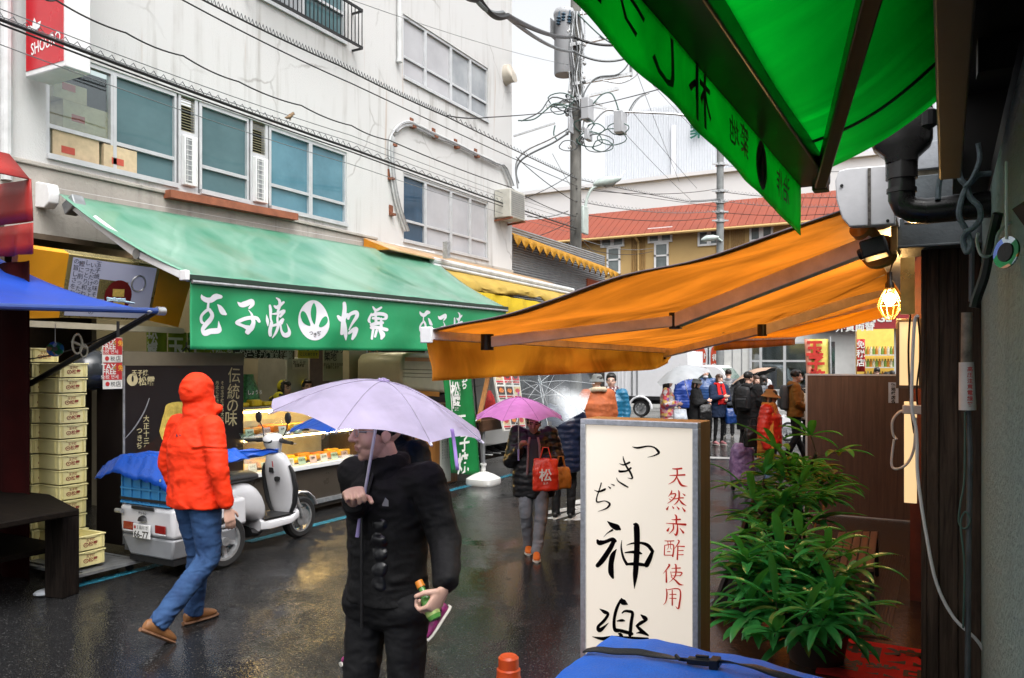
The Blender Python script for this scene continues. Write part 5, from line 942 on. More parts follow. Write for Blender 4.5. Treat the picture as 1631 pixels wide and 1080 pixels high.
mb = MB(); mb.poly([sq(.58 + .165 * cos(q * PI / 16), .60 + .30 * sin(q * PI / 16)) for q in range(32)]); mb.build('red_plate', mat('lacquer_red', (.16, .012, .012), .2), scr)
mb = MB()
for u, v in ((.50, .47), (.53, .70)): mb.poly([sq(u, v, .009), sq(u + .14, v - .01, .009), sq(u + .15, v + .13, .009), sq(u + .01, v + .14, .009)])
mb.build('omelette', mat('egg_yellow', (.75, .52, .12), .5, var=.2, vs=30), scr)
mb = MB(); mb.tube([sq(.80 + .085 * cos(q * PI / 14), .33 + .15 * sin(q * PI / 14), .009) for q in range(29)], .009, 6); mb.build('cup_ring', m_steel, scr)
mb = MB(); U_ = (iq[1] - iq[0]).normalized(); W_ = (iq[0] - iq[3]).normalized()
for i, s_ in enumerate(('玉子焼の味そのもの', 'いただけるように', 'しっとり和わかに', '鰹に削ったダシを', 'の旨しさをお届け')): mb.lines(s_, sq(.29 - i * .062, .06 + .03 * (i % 2)), U_, W_, .062, vertical=True, gap=1.05)
mb.build('lettering', m_black, scr)
m_ol = mat('orange_lacquer', (.85, .36, .015), .35, var=.06); mb = MB(); mb.prism(o2, -nn * .10); tag(mb.build('orange_cabinet', m_ol), 'bright orange cabinet end on the street side of the tilted screen', 'cabinet'); mb = MB(); mb.prism(l2, -nn * .10); tag(mb.build('orange_cabinet', m_ol), 'shaded orange cabinet end between the red canopy and tilted screen', 'cabinet')
mb = MB(); mb.bar(PX(30, 515, -7.62), PX(290, 527, -7.62), .08, .06); tag(mb.build('cabinet_rail', mat('cream_rail', (.45, .40, .30), .4)), 'cream rail beneath the orange cabinet', 'rail')
# lime green split curtain
t = thing('split_curtain', 'lime green split curtain with white lettering inside the shop', 'curtain', (-8.1, 6, 2)); XN = -8.0
a, b_ = PX(232, 530, XN), PX(380, 566, XN); mb = MB(); m_lime = mat('lime_cloth', (.20, .27, .015), .6, var=.15, transl=.2)
for i in range(5):
    y0 = a.y + (b_.y - a.y) * i / 5 + .012; y1 = a.y + (b_.y - a.y) * (i + 1) / 5; mb = MB(); mb.grid(lambda u, v: V((XN + .02 * sin(u * 7 + i), y0 + (y1 - y0) * u, a.z + .02 - (a.z - b_.z + .25) * v)), 8, 3); pn = mb.build('panel', m_lime, t, solid=.004)
    mb = MB(); mb.box((XN - .01, y0 + .1, a.z + .021), (XN + .03, y1 - .1, a.z + .06)); mb.build('clip', m_white, t)
mb = MB()
for ch, x, y, sz in (('松', 243, 540, .15), ('露', 243, 557, .14), ('玉', 280, 552, .24), ('子', 311, 552, .24), ('焼', 342, 553, .24)): q = PX(x, y, XN + .035); mb.lines(ch, q, (0, 1, 0), (0, 0, 1), sz, bold=.03)
mb.build('lettering', mat('white_print2', (.7, .7, .66), .5), t)
mb = MB(); q = [PX(x, y, -7.85) for x, y in cr(((297, 545), (296, 553), (291, 560), (292, 570)), 4)]; mb.tube(q, .008, 5); mb.tube([PX(x, y, -7.85) for x, y in ((297, 553), (302, 560), (300, 568))], .007, 5); tag(mb.build('hanging_cord', m_cable), 'tangled black cord hanging in front of the lime curtain', 'cord')
# black shop list board and small notices
def notice(name, label, cat, px, X, m, rows, ink, g=None, th=.01, dyo=0):
    a, b_ = PX(px[0], px[1], X), PX(px[2], px[3], X); z0, z1 = min(a.z, b_.z), max(a.z, b_.z); t = thing(name, label, cat, (X, (a.y + b_.y) / 2, z0), g)
    mb = MB(); mb.box((X - th, a.y, z0), (X, b_.y, z1)); mb.build('sheet', m, t)
    mb = MB()
    for txt, u, v, sz, vert in rows: mb.lines(txt, (X + .003, a.y + (b_.y - a.y) * u, z0 + (z1 - z0) * v), (0, 1, 0), (0, 0, 1), sz, bold=.015, vertical=vert)
    if rows: mb.build('lettering', ink, t)
    return t
m_paper = mat('white_paper', (.60, .59, .54), .6, var=.05); m_yel = mat('yellow_card', (.62, .50, .02), .5); m_cream = mat('cream_paper', (.42, .40, .28), .6, var=.05); m_wp = MATS['white_print2']
notice('shop_list_board', 'black board listing branch shops in white characters', 'sign', (372, 538, 446, 571), -7.7, m_black, (('三  越　日本橋本店 / 銀座店', .48, .72, .10, 0), ('京  急　渋谷駅 東横のれん街', .48, .44, .10, 0), ('第1・第2ターミナル 東京食賓館', .52, .14, .085, 0)), m_wp)
notice('wooden_plaque', 'dark wooden plaque with one white character beside the black list board', 'sign', (447, 538, 469, 572), -7.7, mat('dark_plaque', (.06, .04, .02), .5), (('子', .5, .45, .3, 0),), m_wp)
notice('yellow_notice', 'yellow card with black characters hung over the counter', 'notice', (475, 540, 508, 571), -7.7, m_yel, (('玉子焼', .5, .62, .13, 0), ('ここにあります', .5, .22, .05, 0)), m_black)
notice('poster', 'pale poster with dark characters taped beside the cream pillar', 'poster', (515, 548, 546, 606), -8.2, m_cream, (('やっぱり', .5, .85, .12, 0), ('築地', .36, .66, .14, 0), ('おいしさをそのまま', .5, .45, .05, 0), ('お届けします', .45, .37, .05, 0)), m_black)
notice('paper_notice', 'white paper taped on the fridge door', 'notice', (467, 574, 486, 588), -8.66, m_paper, (('おしらせ', .5, .75, .07, 0), ('営業時間', .5, .4, .05, 0)), m_black)
for i, bx in enumerate(((415, 571, 429, 582), (430, 571, 447, 580), (414, 584, 428, 600), (429, 582, 445, 604))): notice('order_slip', ('upper left paper slip on the shop back wall', 'upper right paper slip on the shop back wall', 'lower left paper slip on the shop back wall', 'lower right paper slip on the shop back wall')[i], 'paper', bx, -9.78, m_paper, (('品名', .5, .7, .08, 0), ('数量', .5, .35, .08, 0)), m_black, 'paper slips on the shop wall')
for i, bx in enumerate(((584, 546, 593, 569), (594, 546, 607, 570))): notice('orange_notice', ('left orange card hanging in the dark doorway', 'right orange card hanging in the dark doorway')[i], 'notice', bx, -8.4, mat('orange_card', (.50, .20, .02), .5), (('本日', .5, .65, .12, 0), ('特売', .5, .35, .12, 0)), m_black)
mb = MB(); a, b_ = PX(456, 569, -8.7), PX(492, 640, -8.7); mb.box((-9.3, a.y, .1), (-8.7, b_.y, a.z)); tag(mb.build('fridge', mat('fridge_white', (.55, .55, .50), .4), bev=.02), 'white fridge standing behind the glass counter', 'fridge')
mb = MB(); a, b_ = PX(441, 584, -8.9), PX(456, 602, -8.9); mb.box((-9.2, a.y, b_.z), (-8.9, b_.y, a.z)); mb.box((-8.899, a.y + .1, b_.z + .03), (-8.895, b_.y - .08, a.z - .05), 1); tag(mb.build('orange_tin', [mat('orange_tin_paint', (.5, .22, .03), .4), m_paper], bev=.01), 'orange tin with a white label on a shelf by the fridge', 'tin')
# cream machine in the next bay
t = thing('cream_cart', 'cream rounded hood of a small cart with an orange stripe parked in the next bay', 'cart', PX(665, 660, -7.2)); XCT = -7.3
q = [PX(x, y, XCT) for x, y in ((641, 572), (646, 564), (656, 561), (720, 563), (722, 628), (652, 621), (645, 616), (641, 604))]; mb = MB(); mb.prism(q, (-.9, 0, 0)); cb = mb.build('hood', mat('cream_paint', (.55, .51, .36), .35, var=.08), t, bev=.06, seg=4)
mb = MB(); q = [PX(x, y, XCT + .003) for x, y in ((645, 569), (722, 571), (722, 577), (645, 575))]; mb.poly(q); mb.build('stripe', mat('orange_stripe', (.55, .22, .02), .4), cb)
for i in range(3):
    mb = MB(); mb.tube([PX(642, 588 + i * 6, XCT + .004), PX(720, 590 + i * 6, XCT + .004)], .006, 6); mb.build('groove', mat('shadow_groove', (.2, .18, .12), .6), cb)
mb = MB(); q = [PX(x, y, XCT - .02) for x, y in ((644, 622), (700, 624), (700, 632), (644, 628))]; mb.prism(q, (-.8, 0, 0)); mb.build('bumper', MATS['orange_stripe'], t); a = PX(650, 632, XCT); mb = MB(); mb.box((XCT - .85, a.y, .05), (XCT - .03, a.y + 1.4, a.z)); mb.build('chassis', m_black, t)
mb = MB(); p = PX(600, 588, -8.2); mb.box(p + V((-.1, -.12, -.12)), p + V((.1, .06, .25))); mb.box(p + V((-.1, -.06, -.16)), p + V((.15, .25, -.06))); tag(mb.build('hand_tool', mat('orange_tool', (.50, .10, .02), .4), bev=.02), 'orange powered hand tool on a dark shelf by the pillar', 'tool')
mb = MB(); mb.box((-8.6, 9.75, 0), (-8.1, 10.5, p.z - .16)); tag(mb.build('dark_shelf', m_intd), 'dark shelf below the orange tool', 'shelf')

# ---------------------------------------------------------------- glass counter with omelettes
t = thing('display_counter', 'lit glass display counter full of rolled omelettes', 'counter', (-7.3, 7.5, 0)); XC = -6.9
a = PX(391, 760, XC); b_ = PX(577, 727, XC); y0, y1 = a.y, b_.y; zb = (a.z + b_.z) / 2; ztop = PX(391, 652, XC - .5).z
m_ss = mat('stainless', (.40, .40, .38), .3, .8, var=.15); m_gl = glass('counter_glass', (.96, .98, .96), .95)
mb = MB(); mb.box((XC - .75, y0, .06), (XC - .03, y1, zb - .04)); mb.build('base', mat('dark_counter_base', (.05, .04, .03), .3), t); mb = MB(); mb.box((XC - .78, y0 - .01, zb - .035), (XC + .03, y1 + .01, zb + .015)); mb.build('front_rail', m_white, t, bev=.004)
mb = MB(); mb.box((XC - .06, y0 + .6, .12), (XC + .02, y1 + .5, .17)); mb.build('kick_rail', m_steel, t)
zm = zb + .40
mb = MB(); mb.box((XC - .7, y0 + .01, zm), (XC - .06, y1 - .01, zm + .012)); mb.build('shelf', m_ss, t); mb = MB(); mb.box((XC - .75, y0, zb + .02), (XC - .72, y1, ztop)); mb.build('back', mat('counter_back', (.42, .40, .33), .4), t)
mb = MB(); mb.box((XC - .75, y0, ztop), (XC - .38, y1, ztop + .03)); mb.build('top', m_ss, t, bev=.004)
mb = MB(); mb.grid(lambda u, v: V((XC - .02 - .38 * max(0, (u - .45) / .55) ** 1.6, y0 + (y1 - y0) * v, zb + .02 + (ztop - zb - .02) * u)), 12, 1); mb.build('front_glass', m_gl, t, solid=.004)
for y in (y0, y1): mb = MB(); mb.prism([(XC - .02, y, zb + .02), (XC - .02, y, zm + .1), (XC - .38, y, ztop), (XC - .74, y, ztop), (XC - .74, y, zb + .02)], (0, .006, 0)); mb.build('side_glass', m_gl, t)
for z, x in ((zm - .02, XC - .08), (ztop - .03, XC - .40)): mb = MB(); mb.tube([(x, y0 + .05, z), (x, y1 - .05, z)], .009, 8); mb.build('strip_lamp', mat('lit_strip', (1, .9, .7), .4, var=.01, emit=(1, .62, .22), es=42), t)
m_egg = [mat('omelette_yellow', (.80, .44, .025), .4, var=.2, vs=18, bump=.2), mat('omelette_browned', (.60, .26, .03), .45, var=.3, vs=14), mat('orange_pack', (.70, .20, .02), .35, var=.2)]
m_tray = mat('black_tray', (.02, .015, .01), .3); rng = random.Random(4); k_ = 0
tagm = [mat('price_card_white', (.62, .62, .56), .5), mat('price_card_green', (.40, .52, .38), .5), mat('price_card_pink', (.60, .42, .38), .5)]
def omelette(y, z, x, k):
    t2 = thing('omelette_tray', ('tray of plain yellow omelettes', 'tray of browned omelettes', 'tray of orange packs')[k % 3] + (' on the upper counter shelf' if z > zm else ' in the lower counter bay') + ', ' + ('at the scooter end', 'second from the scooter end', 'third from the scooter end', 'in the middle', 'third from the wooden panel', 'second from the wooden panel', 'by the wooden panel')[k % 7], 'omelettes', (x, y, z), 'omelettes in the glass counter')
    mb = MB(); mb.box((x - .2, y, z + .002), (x + .15, y + .27, z + .014)); mb.build('tray', m_tray, t2)
    for i in range(3):
        mb = MB(); xx = x - .13 + i * .1; mb.box((xx, y + .02, z + .015), (xx + .085, y + .25, z + .075 + rng.uniform(-.01, .03))); mb.build('omelette', m_egg[k % 3], t2, bev=.018, seg=3)
for i in range(7):
    omelette(y0 + .06 + i * (y1 - y0 - .1) / 7, zb + .016, XC - .3, i)
    omelette(y0 + .08 + i * (y1 - y0 - .1) / 7, zm + .012, XC - .38, (i * 3 + 1) % 7 if False else i)
for lv, z, x, nn_ in ((0, zb + .016, XC - .06, 9), (1, zm + .012, XC - .10, 7)):
    for i in range(nn_):
        y = y0 + .10 + i * (y1 - y0 - .25) / nn_; t2 = thing('price_card', 'small price card on the %s counter shelf, number %s from the scooter end' % (('lower', 'upper')[lv], ('one', 'two', 'three', 'four', 'five', 'six', 'seven', 'eight', 'nine')[i]), 'price card', (x, y, z), 'price cards in the glass counter')
        mb = MB(); w_ = .12; mb.obox((x, y + w_ / 2, z + .05), (.003, 0, .001), (0, w_ / 2, 0), (-.012, 0, .048)); mb.build('card', tagm[(i + lv) % 3], t2); mb = MB(); mb.lines(('玉子焼', '八五〇円', '松露')[i % 3], (x + .004, y + w_ / 2, z + .065), (0, 1, 0), (-.25, 0, 1), .03, bold=.02); mb.lines('¥' + str(600 + 50 * i), (x + .008, y + w_ / 2, z + .028), (0, 1, 0), (-.25, 0, 1), .028, bold=.02); mb.build('lettering', m_black, t2)
# yellow packs, green bag on top of the counter
for i in range(3):
    mb = MB(); y = y0 + .30 + i * .20; mb.box((XC - .68, y, ztop + .031), (XC - .42, y + .16, ztop + .085 + .03 * (i == 1))); tag(mb.build('yellow_packet', mat('yellow_packet_film', (.70, .48, .02), .3, var=.2, vs=20), bev=.02), ('yellow packet on the counter top nearest the green bag', 'taller yellow packet in the row on the counter top', 'yellow packet on the counter top nearest the staff')[i], 'packet', 'yellow packets on the counter top')
p = PX(396, 640, -7.5); mb = MB(); mb.loft([(V((-7.5, p.y, z)), V((a_, 0, 0)), V((0, b2, 0))) for z, a_, b2 in ((ztop + .032, .10, .13), (ztop + .1, .12, .15), (ztop + .25, .10, .12), (ztop + .36, .05, .08), (ztop + .42, .06, .06))], 14)
gb = mb.build('green_bag', mat('green_foil', (.02, .16, .035), .3, var=.7, vs=30, bump=.5)); tag(gb, 'dark green bag with white lettering at the end of the counter', 'bag'); mb = MB(); mb.lines('しょうろ', (-7.395, p.y, ztop + .2), (0, 1, 0), (0, 0, 1), .06, bold=.02); mb.build('lettering', m_wp, gb)
# ---------------------------------------------------------------- black poster board
XB = -7.0; a, b_ = PX(195, 561, XB), PX(388, 561, XB); y0, y1 = a.y, b_.y; zt = (a.z + b_.z) / 2; zh = zt - .14
t = thing('poster_board', 'large black poster board with gold brush lettering behind the scooter', 'board', (XB, (y0 + y1) / 2, 0))
mb = MB(); mb.box((XB - .4, y0, .1), (XB, y1, zt)); mb.build('cabinet', mat('poster_black', (.010, .007, .007), .35, var=.3, vs=1.5), t, bev=.004)
mb = MB(); mb.box((XB + .001, y0, zh), (XB + .008, y1, zt - .002)); mb.build('header', mat('taupe_strip', (.13, .11, .075), .4), t); mb = MB(); mb.box((XB + .001, y0, .12), (XB + .012, y0 + .02, zh)); mb.build('edge_trim', m_steel, t)
pt = lambda x, y, o=.004: PX(x, y, XB + o)
mb = MB()
for ch, x, y in (('伝', 373, 598), ('統', 372, 624), ('の', 370, 646), ('味', 368, 667)): mb.lines(ch, pt(x, y), (0, 1, -.04), (.0, .04, 1), .185, bold=.004)
mb.lines('玉子焼', pt(223, 594), (0, 1, 0), (0, 0, 1), .062, bold=.02); mb.lines('松露', pt(234, 607), (0, 1, 0), (0, 0, 1), .095, bold=.02)
ec = pt(211, 605); mb.poly([ec + V((0, .06 * cos(q * PI / 14), .06 * sin(q * PI / 14))) for q in range(28)])
for s_, x, y in (('その玉子焼きは大正時代から、', 354, 610), ('丹念に焼き続けています。', 346, 610), ('大正十三年創業', 233, 667), ('つきぢ', 222, 686)): mb.lines(s_, pt(x, y), (0, 1, 0), (0, 0, 1), (.047 if x > 300 else .07), vertical=True, bold=.012, gap=1.05)
mb.build('lettering', mat('gold_print', (.42, .36, .20), .4, var=.2), t)
mb = MB(); brush(mb, "238,634,1.2 230,655,2 215,680,2 196,702,1", lambda x, y, l: pt(x, y)); mb.build('swoosh', m_steel, t)
mb = MB(); mb.poly([ec + V((.003, .012 * cos(q * PI / 8) + dy, .03 * sin(q * PI / 8) + .01)) for dy in (0,) for q in range(16)]); mb.build('emblem', m_black, t)
mb = MB(); mb.poly([pt(x, y, .006) for x, y in cr(((262, 655), (268, 643), (290, 640), (310, 645), (330, 700), (258, 700)), 3, True)]); mb.build('omelette_picture', mat('poster_egg', (.55, .40, .08), .4, var=.35, vs=12), t)
mb = MB(); mb.poly([pt(x, y, .005) for x, y in ((258, 690), (330, 650), (386, 735), (386, 770), (200, 770), (200, 735))]); mb.build('ember_picture', mat('poster_ember', (.022, .007, .004), .4, var=.5, vs=5, col2=(.012, .008, .007)), t)
# tax free leaflets
for i, (y_, lb) in enumerate(((537, 'upper red and white tax free leaflet hung beside the black board'), (577, 'lower red and white tax free leaflet hung beside the black board'))):
    a, b_ = PX(163 + i * 1, y_, -6.95), PX(195, y_ + 42, -6.95); t = thing('leaflet', lb, 'leaflet', a, 'tax free leaflets'); z0, z1 = b_.z, a.z; hh = z1 - z0; ww = b_.y - a.y
    mb = MB(); mb.box((-6.955, a.y, z0), (-6.95, b_.y, z1)); mb.build('sheet', m_paper, t); mb = MB(); mb.box((-6.9495, a.y + .004, z0 + hh * .34), (-6.948, b_.y - .004, z1 - .004)); mb.build('red_panel', mat('leaflet_red', (.38, .018, .02), .5), t)
    mb = MB(); mb.lines('TAX', (-6.946, a.y + ww * .3, z0 + hh * .84), (0, 1, 0), (0, 0, 1), .075, bold=.02); mb.lines('FREE', (-6.946, a.y + ww * .31, z0 + hh * .65), (0, 1, 0), (0, 0, 1), .068, bold=.02); mb.lines('免税 면세', (-6.946, a.y + ww * .33, z0 + hh * .45), (0, 1, 0), (0, 0, 1), .045); mb.build('white_lettering', m_paper, t)
    mb = MB(); mb.lines('¥ 免', (-6.946, a.y + ww * .77, z0 + hh * .78), (0, 1, 0), (0, 0, 1), .06, bold=.02); mb.build('gold_lettering', mat('gold_ink', (.6, .3, .03), .5), t); mb = MB(); mb.poly([(-6.9465, a.y + ww * .22 + .022 * cos(q * .5), z0 + hh * .19 + .022 * sin(q * .5)) for q in range(12)]); mb.build('red_mark', MATS['leaflet_red'], t); mb = MB(); mb.lines('税', (-6.9465, a.y + ww * .5, z0 + hh * .18), (0, 1, 0), (0, 0, 1), .05); mb.lines('店', (-6.9465, a.y + ww * .78, z0 + hh * .18), (0, 1, 0), (0, 0, 1), .06); mb.build('black_lettering', m_black, t)
mb = MB(); c = PX(150, 590, -7.4); mb.ell(c, (.2, .26, .2), n=20); tag(mb.build('covered_helmet', mat('smoky_plastic', (.04, .045, .05), .15)), 'dark smoky rounded helmet behind the crate stacks', 'helmet')

# ---------------------------------------------------------------- crates
m_cr = mat('cream_crate', (.78, .70, .34), .45, var=.06, vs=4, bump=.05)
m_rp = mat('dark_red_print', (.22, .02, .015), .5); CW, CL, CH = .40, .275, .132
def crate_proto(loc, label, grp):
    t = thing('crate', label, 'crate', (0, 0, 0), grp); h, w, l = CH, CW, CL; th = .012; x1, y0, y1 = 0, 0, l; x0 = -w
    mb = MB(); mb.box((x0 + .012, y0 + .01, .0), (x1 - .012, y1 - .01, th))
    for p, q in (((x0 + .012, y0 + .008), (x1 - .012, y0 + .008 + th)), ((x0 + .012, y1 - .008 - th), (x1 - .012, y1 - .008)), ((x0 + .012, y0 + .0201), (x0 + .024, y1 - .0201)), ((x1 - .024, y0 + .0201), (x1 - .012, y1 - .0201))): mb.box((p[0], p[1], th + .0005), (q[0], q[1], h - .02))
    mb.build('body', m_cr, t)
    mb = MB(); rz = h - .0195
    for p, q in (((x0, y0), (x1, y0 + .024)), ((x0, y1 - .024), (x1, y1)), ((x0, y0 + .0245), (x0 + .024, y1 - .0245)), ((x1 - .024, y0 + .0245), (x1, y1 - .0245))): mb.box((p[0], p[1], rz), (q[0], q[1], rz + .012))
    mb.box((x1 - .018, y0 + l * .3, rz - .010), (x1 - .002, y1 - l * .3, rz - .001)); mb.build('rim', m_cr, t, bev=.003)
    mb = MB()
    for y in (.030, .042, l - .042, l - .030): mb.box((x1 - .0118, y - .002, .008), (x1 - .004, y + .002, rz - .001))
    for x in (x1 - .05, x1 - .064, x0 + .06): mb.box((x - .002, y0 + .002, .008), (x + .002, y0 + .0078, rz - .001))
    mb.build('rib', m_cr, t)
    mb = MB(); X = x1 - .0105; mb.lines('玉子焼', (X, l / 2 - .0, .083), (0, 1, 0), (0, 0, 1), .027, bold=.012); mb.lines('松露', (X, l / 2 + .024, .047), (0, 1, 0), (0, 0, 1), .042, bold=.02)
    c = V((X, l / 2 - .042, .045)); mb.tube([c + V((0, .020 * cos(q * PI / 8), .016 * sin(q * PI / 8))) for q in range(17)], .003, 5); mb.poly([c + V((.0005, -.012, -.004)), c + V((.0005, .012, -.004)), c + V((.0005, 0, .008))]); mb.build('lettering', m_rp, t)
    t.location = loc; return t
ORD = 'lowest second third fourth fifth sixth seventh eighth ninth tenth eleventh twelfth thirteenth fourteenth'.split()
first = None; PIT = .137
for (X, Y, z0, n_, nm) in ((-7.2, 4.22, .10, 14, 'tall'), (-6.9, 4.29, .10, 13, 'shorter')):
    for k in range(n_):
        lb = '%s cream crate from the ground in the %s stack' % (ORD[k] if k else 'bottom', nm); loc = (X + .008 * sin(k * 2.3), Y + .006 * sin(k * 1.7), z0 + k * PIT)
        if k == n_ - 1: lb = 'topmost cream crate of the %s stack %s' % (nm, 'next to the red drape' if nm == 'tall' else 'beside the tax free leaflets')
        if first is None: first = crate_proto(loc, lb, 'cream crates stacked outside the egg shop')
        else: dup(first, loc, None, lb)
for k in (0, 1): dup(first, (-6.45, 4.16, .13 + k * PIT), None, ('lower cream crate on the trolley beside the scooter', 'upper open cream crate on the trolley beside the scooter')[k])
t = thing('trolley', 'low grey steel trolley under the two front crates', 'trolley', (-6.6, 4.5, 0)); mb = MB()
mb.box((-7.7, 4.12, .075), (-6.36, 4.16, .10)); mb.box((-7.7, 4.70, .075), (-6.36, 4.74, .10)); mb.box((-6.40, 4.161, .075), (-6.36, 4.699, .10)); mb.box((-7.7, 4.161, .075), (-7.66, 4.699, .10)); mb.box((-7.65, 4.2, .085), (-6.41, 4.69, .098)); mb.box((-6.85, 4.9, .1), (-6.78, 4.97, .85)); mb.build('frame', m_grey, t)
for x in (-7.5, -6.45):
    for y in (4.2, 4.66): mb = MB(); mb.tube([(x, y - .015, .036), (x, y + .015, .036)], .036, 14); mb.build('wheel', m_black, t)

# ---------------------------------------------------------------- neighbour: drape, red canopy, blue awning, table
mb = MB(); mb.grid(lambda u, v: V((-6.92 - 2.6 * u, 4.04 + .03 * sin(u * 40) * (1 - .3 * v), 2.75 * v)), 70, 4); tag(mb.build('drape', mat('dark_red_drape', (.018, .002, .002), .8, var=.25, spec=.05), solid=.01), 'very dark red drape at the left edge behind the table', 'curtain')
t = thing('red_canopy', 'red vinyl canopy at the left edge next to the white awning end', 'canopy', (-7.2, 3.5, 3)); a = PY(49, 285, 4.0); b_ = PY(52, 352, 4.0); c = PY(53, 400, 3.98)
mb = MB(); mrv = mat('red_vinyl', (.30, .014, .010), .4, var=.2, vs=3, bump=.2, bs=6); mb.grid(lambda u, v: V((a.x + .03 * v - 2.5 * u, 4.0 + .01 * sin(u * 30), a.z + (b_.z - a.z) * v)), 20, 3); mb.grid(lambda u, v: V((a.x - .02 - .3 * (1 - v), 4.0 - 2 * u, a.z + .25 * (1 - v))), 10, 3); mb.build('canopy', mrv, t, solid=.01)
mb = MB(); mb.grid(lambda u, v: V((b_.x + .04 - 2.5 * u, 3.98 + .025 * sin(u * 60) * v, b_.z - .02 + (c.z - b_.z) * v)), 40, 3); mb.build('valance', mrv, t, solid=.006)
t = thing('blue_awning', 'blue canvas awning on a steel pipe at the left edge', 'awning', (-6, 3.8, 2.3)); m_bl = mat('blue_canvas', (.008, .060, .42), .45, var=.15, vs=3, bump=.2, bs=10, transl=.15)
e = PX(232, 494, -5.6); s = PX(-40, 487, -5.6); w0 = PY(0, 405, e.y); w0 = e.lerp(w0, 1.15); wv = w0 - e
mb = MB(); mb.grid(lambda u, v: e.lerp(s, v) + wv * u - UP * (.10 * sin(PI * u) * (1 - .2 * v)) + UP * .012 * sin(v * 10 + u * 4), 20, 20); mb.build('canopy', m_bl, t, solid=.006)
mb = MB(); mb.tube([e + V((.0, .1, .0)), s], .024, 10); mb.build('pipe', mat('blue_wrapped_pipe', (.02, .05, .20), .35), t); mb = MB(); mb.tube([e + V((0, .1, 0)), PY(-10, 645, e.y + .02)], .026, 10); mb.build('strut', m_black, t)
mb = MB(); mb.tube([e + V((.0, .10, .0)), e + V((0, .17, 0))], .035, 12); mb.lathe([(0, -.03), (.035, 0), (0, .03)], e + V((0, .02, -.01)), 10); mb.build('pipe_cap', m_steel, t)
mb = MB(); rng = random.Random(2); mb.tube([e + V((.01, -.1 - .25 * rng.random(), .045 + .03 * rng.random())) for k in range(30)], .007, 6); mb.build('cord_bundle', mat('pale_blue_cord', (.30, .42, .50), .7), t)
mb = MB(); mb.tube([V(q) for q in sag(e + V((0, 0, -.04)), PY(45, 572, e.y - .05), .06)], .006, 6); mb.build('tie_cord', m_cable, t); mb = MB(); q = PX(188, 512, -5.62); mb.tube([q, q - UP * .12], .012, 6); mb.build('hanger_bolt', m_black, t)
t = thing('plastic_hanger', 'clear plastic clip hanger dangling from the blue awning strut', 'hanger', PX(122, 545, -5.8)); mb = MB(); p = PX(122, 548, -5.9)
mb.tube([p + V((.01, .04 * cos(q * .42), .075 * sin(q * .42))) for q in range(16)], .009, 6); mb.tube([p + V((.0, .06 + .03 * cos(q * .42), -.05 + .05 * sin(q * .42))) for q in range(16)], .007, 6); mb.tube([p + V((0, -.04, .02)), p + V((0, .09, -.03))], .01, 6); mb.build('hanger', mat('clear_plastic', (.28, .27, .22), .15, alpha=.8), t)
disc(PX(88, 556, -6.2), (.8, -.6, .25), .062, 'iridescent disc dangling in front of the top crate')
t = thing('stall_table', 'dark worn wooden stall table at the lower left corner', 'table', (-6.5, 3.4, 0)); m_dw = wood('dark_wet_wood', (.003, .0022, .0018), (.010, .007, .005), .7, 3, axis='X', bump=.5, spec=.08); zt = .74
c = G(126, 811, zt); d = G(-30, 838, zt); mb = MB(); mb.prism([c, V((c.x - .9, c.y + .32, zt)), V((c.x - 2.4, c.y + .25, zt)), V((d.x - .8, d.y - .5, zt)), d, c.lerp(d, .4) + V((-.02, .01, 0))], (0, 0, -.05)); mb.build('top', m_dw, t, bev=.01)
lg = G(99, 948); mb = MB(); mb.obox((lg.x, lg.y, .345), (.085, .02, 0), (-.02, .085, 0), (0, 0, .344)); mb.build('leg', wood('worn_post', (.003, .0022, .002), (.020, .015, .012), .7, 5, bump=.6, spec=.08), t, bev=.008); mb = MB(); mb.box((lg.x - 1.6, lg.y - .9, .34), (lg.x - .1, lg.y + .1, .38)); mb.build('shelf', m_dw, t)
mb = MB(); mb.box((lg.x - 1.7, lg.y - 1.0, 0), (lg.x - 1.55, lg.y - .85, .68)); mb.build('leg', m_dw, t)
for i, (x, y, r) in enumerate(((72, 948, .07), (97, 942, .035), (112, 936, .045))):
    p = G(x, y); mb = MB(); mb.ell(p + UP * r * .35, (r, r * 1.3, r * .4), n=10); o = mb.build('ice_lump', mat('melting_ice', (.45, .48, .52), .2, var=.2, bump=.5, bs=30)); tag(o, ('largest melting ice lump at the foot of the table leg', 'smallest melting ice lump at the foot of the table leg', 'ice lump on the road side of the table leg')[i], 'ice', 'ice lumps by the table leg')

# ---------------------------------------------------------------- wooden end panel, banner, base, menu boards
t = thing('wooden_screen', 'orange brown wooden end panel of the shop with a white notice', 'panel', PX(695, 780, -6.75)); a, b_ = PX(640, 690, -6.75), PX(729, 776, -6.75)
mb = MB(); mb.box((-7.4, b_.y - 1.1, .02), (-6.75, b_.y, 1.25)); mb.build('panel', wood('orange_wood', (.16, .065, .018), (.30, .13, .035), .4, 3, bump=.15), t, bev=.004); a, c = PX(701, 690, -6.745), PX(718, 766, -6.745)
mb = MB(); mb.box((-6.749, a.y, c.z), (-6.743, c.y, min(a.z, 1.23))); mb.build('notice', m_paper, t); mb = MB()
for i in range(4): mb.lines('玉子焼きのお求めは', (-6.741, c.y - .04 - i * (c.y - a.y - .04) / 4, min(a.z, 1.23) - .06), (0, 1, 0), (0, 0, 1), .034, vertical=True, gap=1.2)
mb.build('lettering', m_black, t)
t = thing('banner', 'tall green banner with white lettering beside the wooden panel', 'banner', PX(735, 760, -6.55)); XN = -6.5; a, b_ = PX(703, 590, XN), PX(761, 752, XN)
def bn(u, v): sx = 6 * v; return PX(704 + 46 * u + 12 * v, 585 + 168 * v + (5 * u), XN) + V((.03 * sin(u * 6 + v * 2), 0, 0))
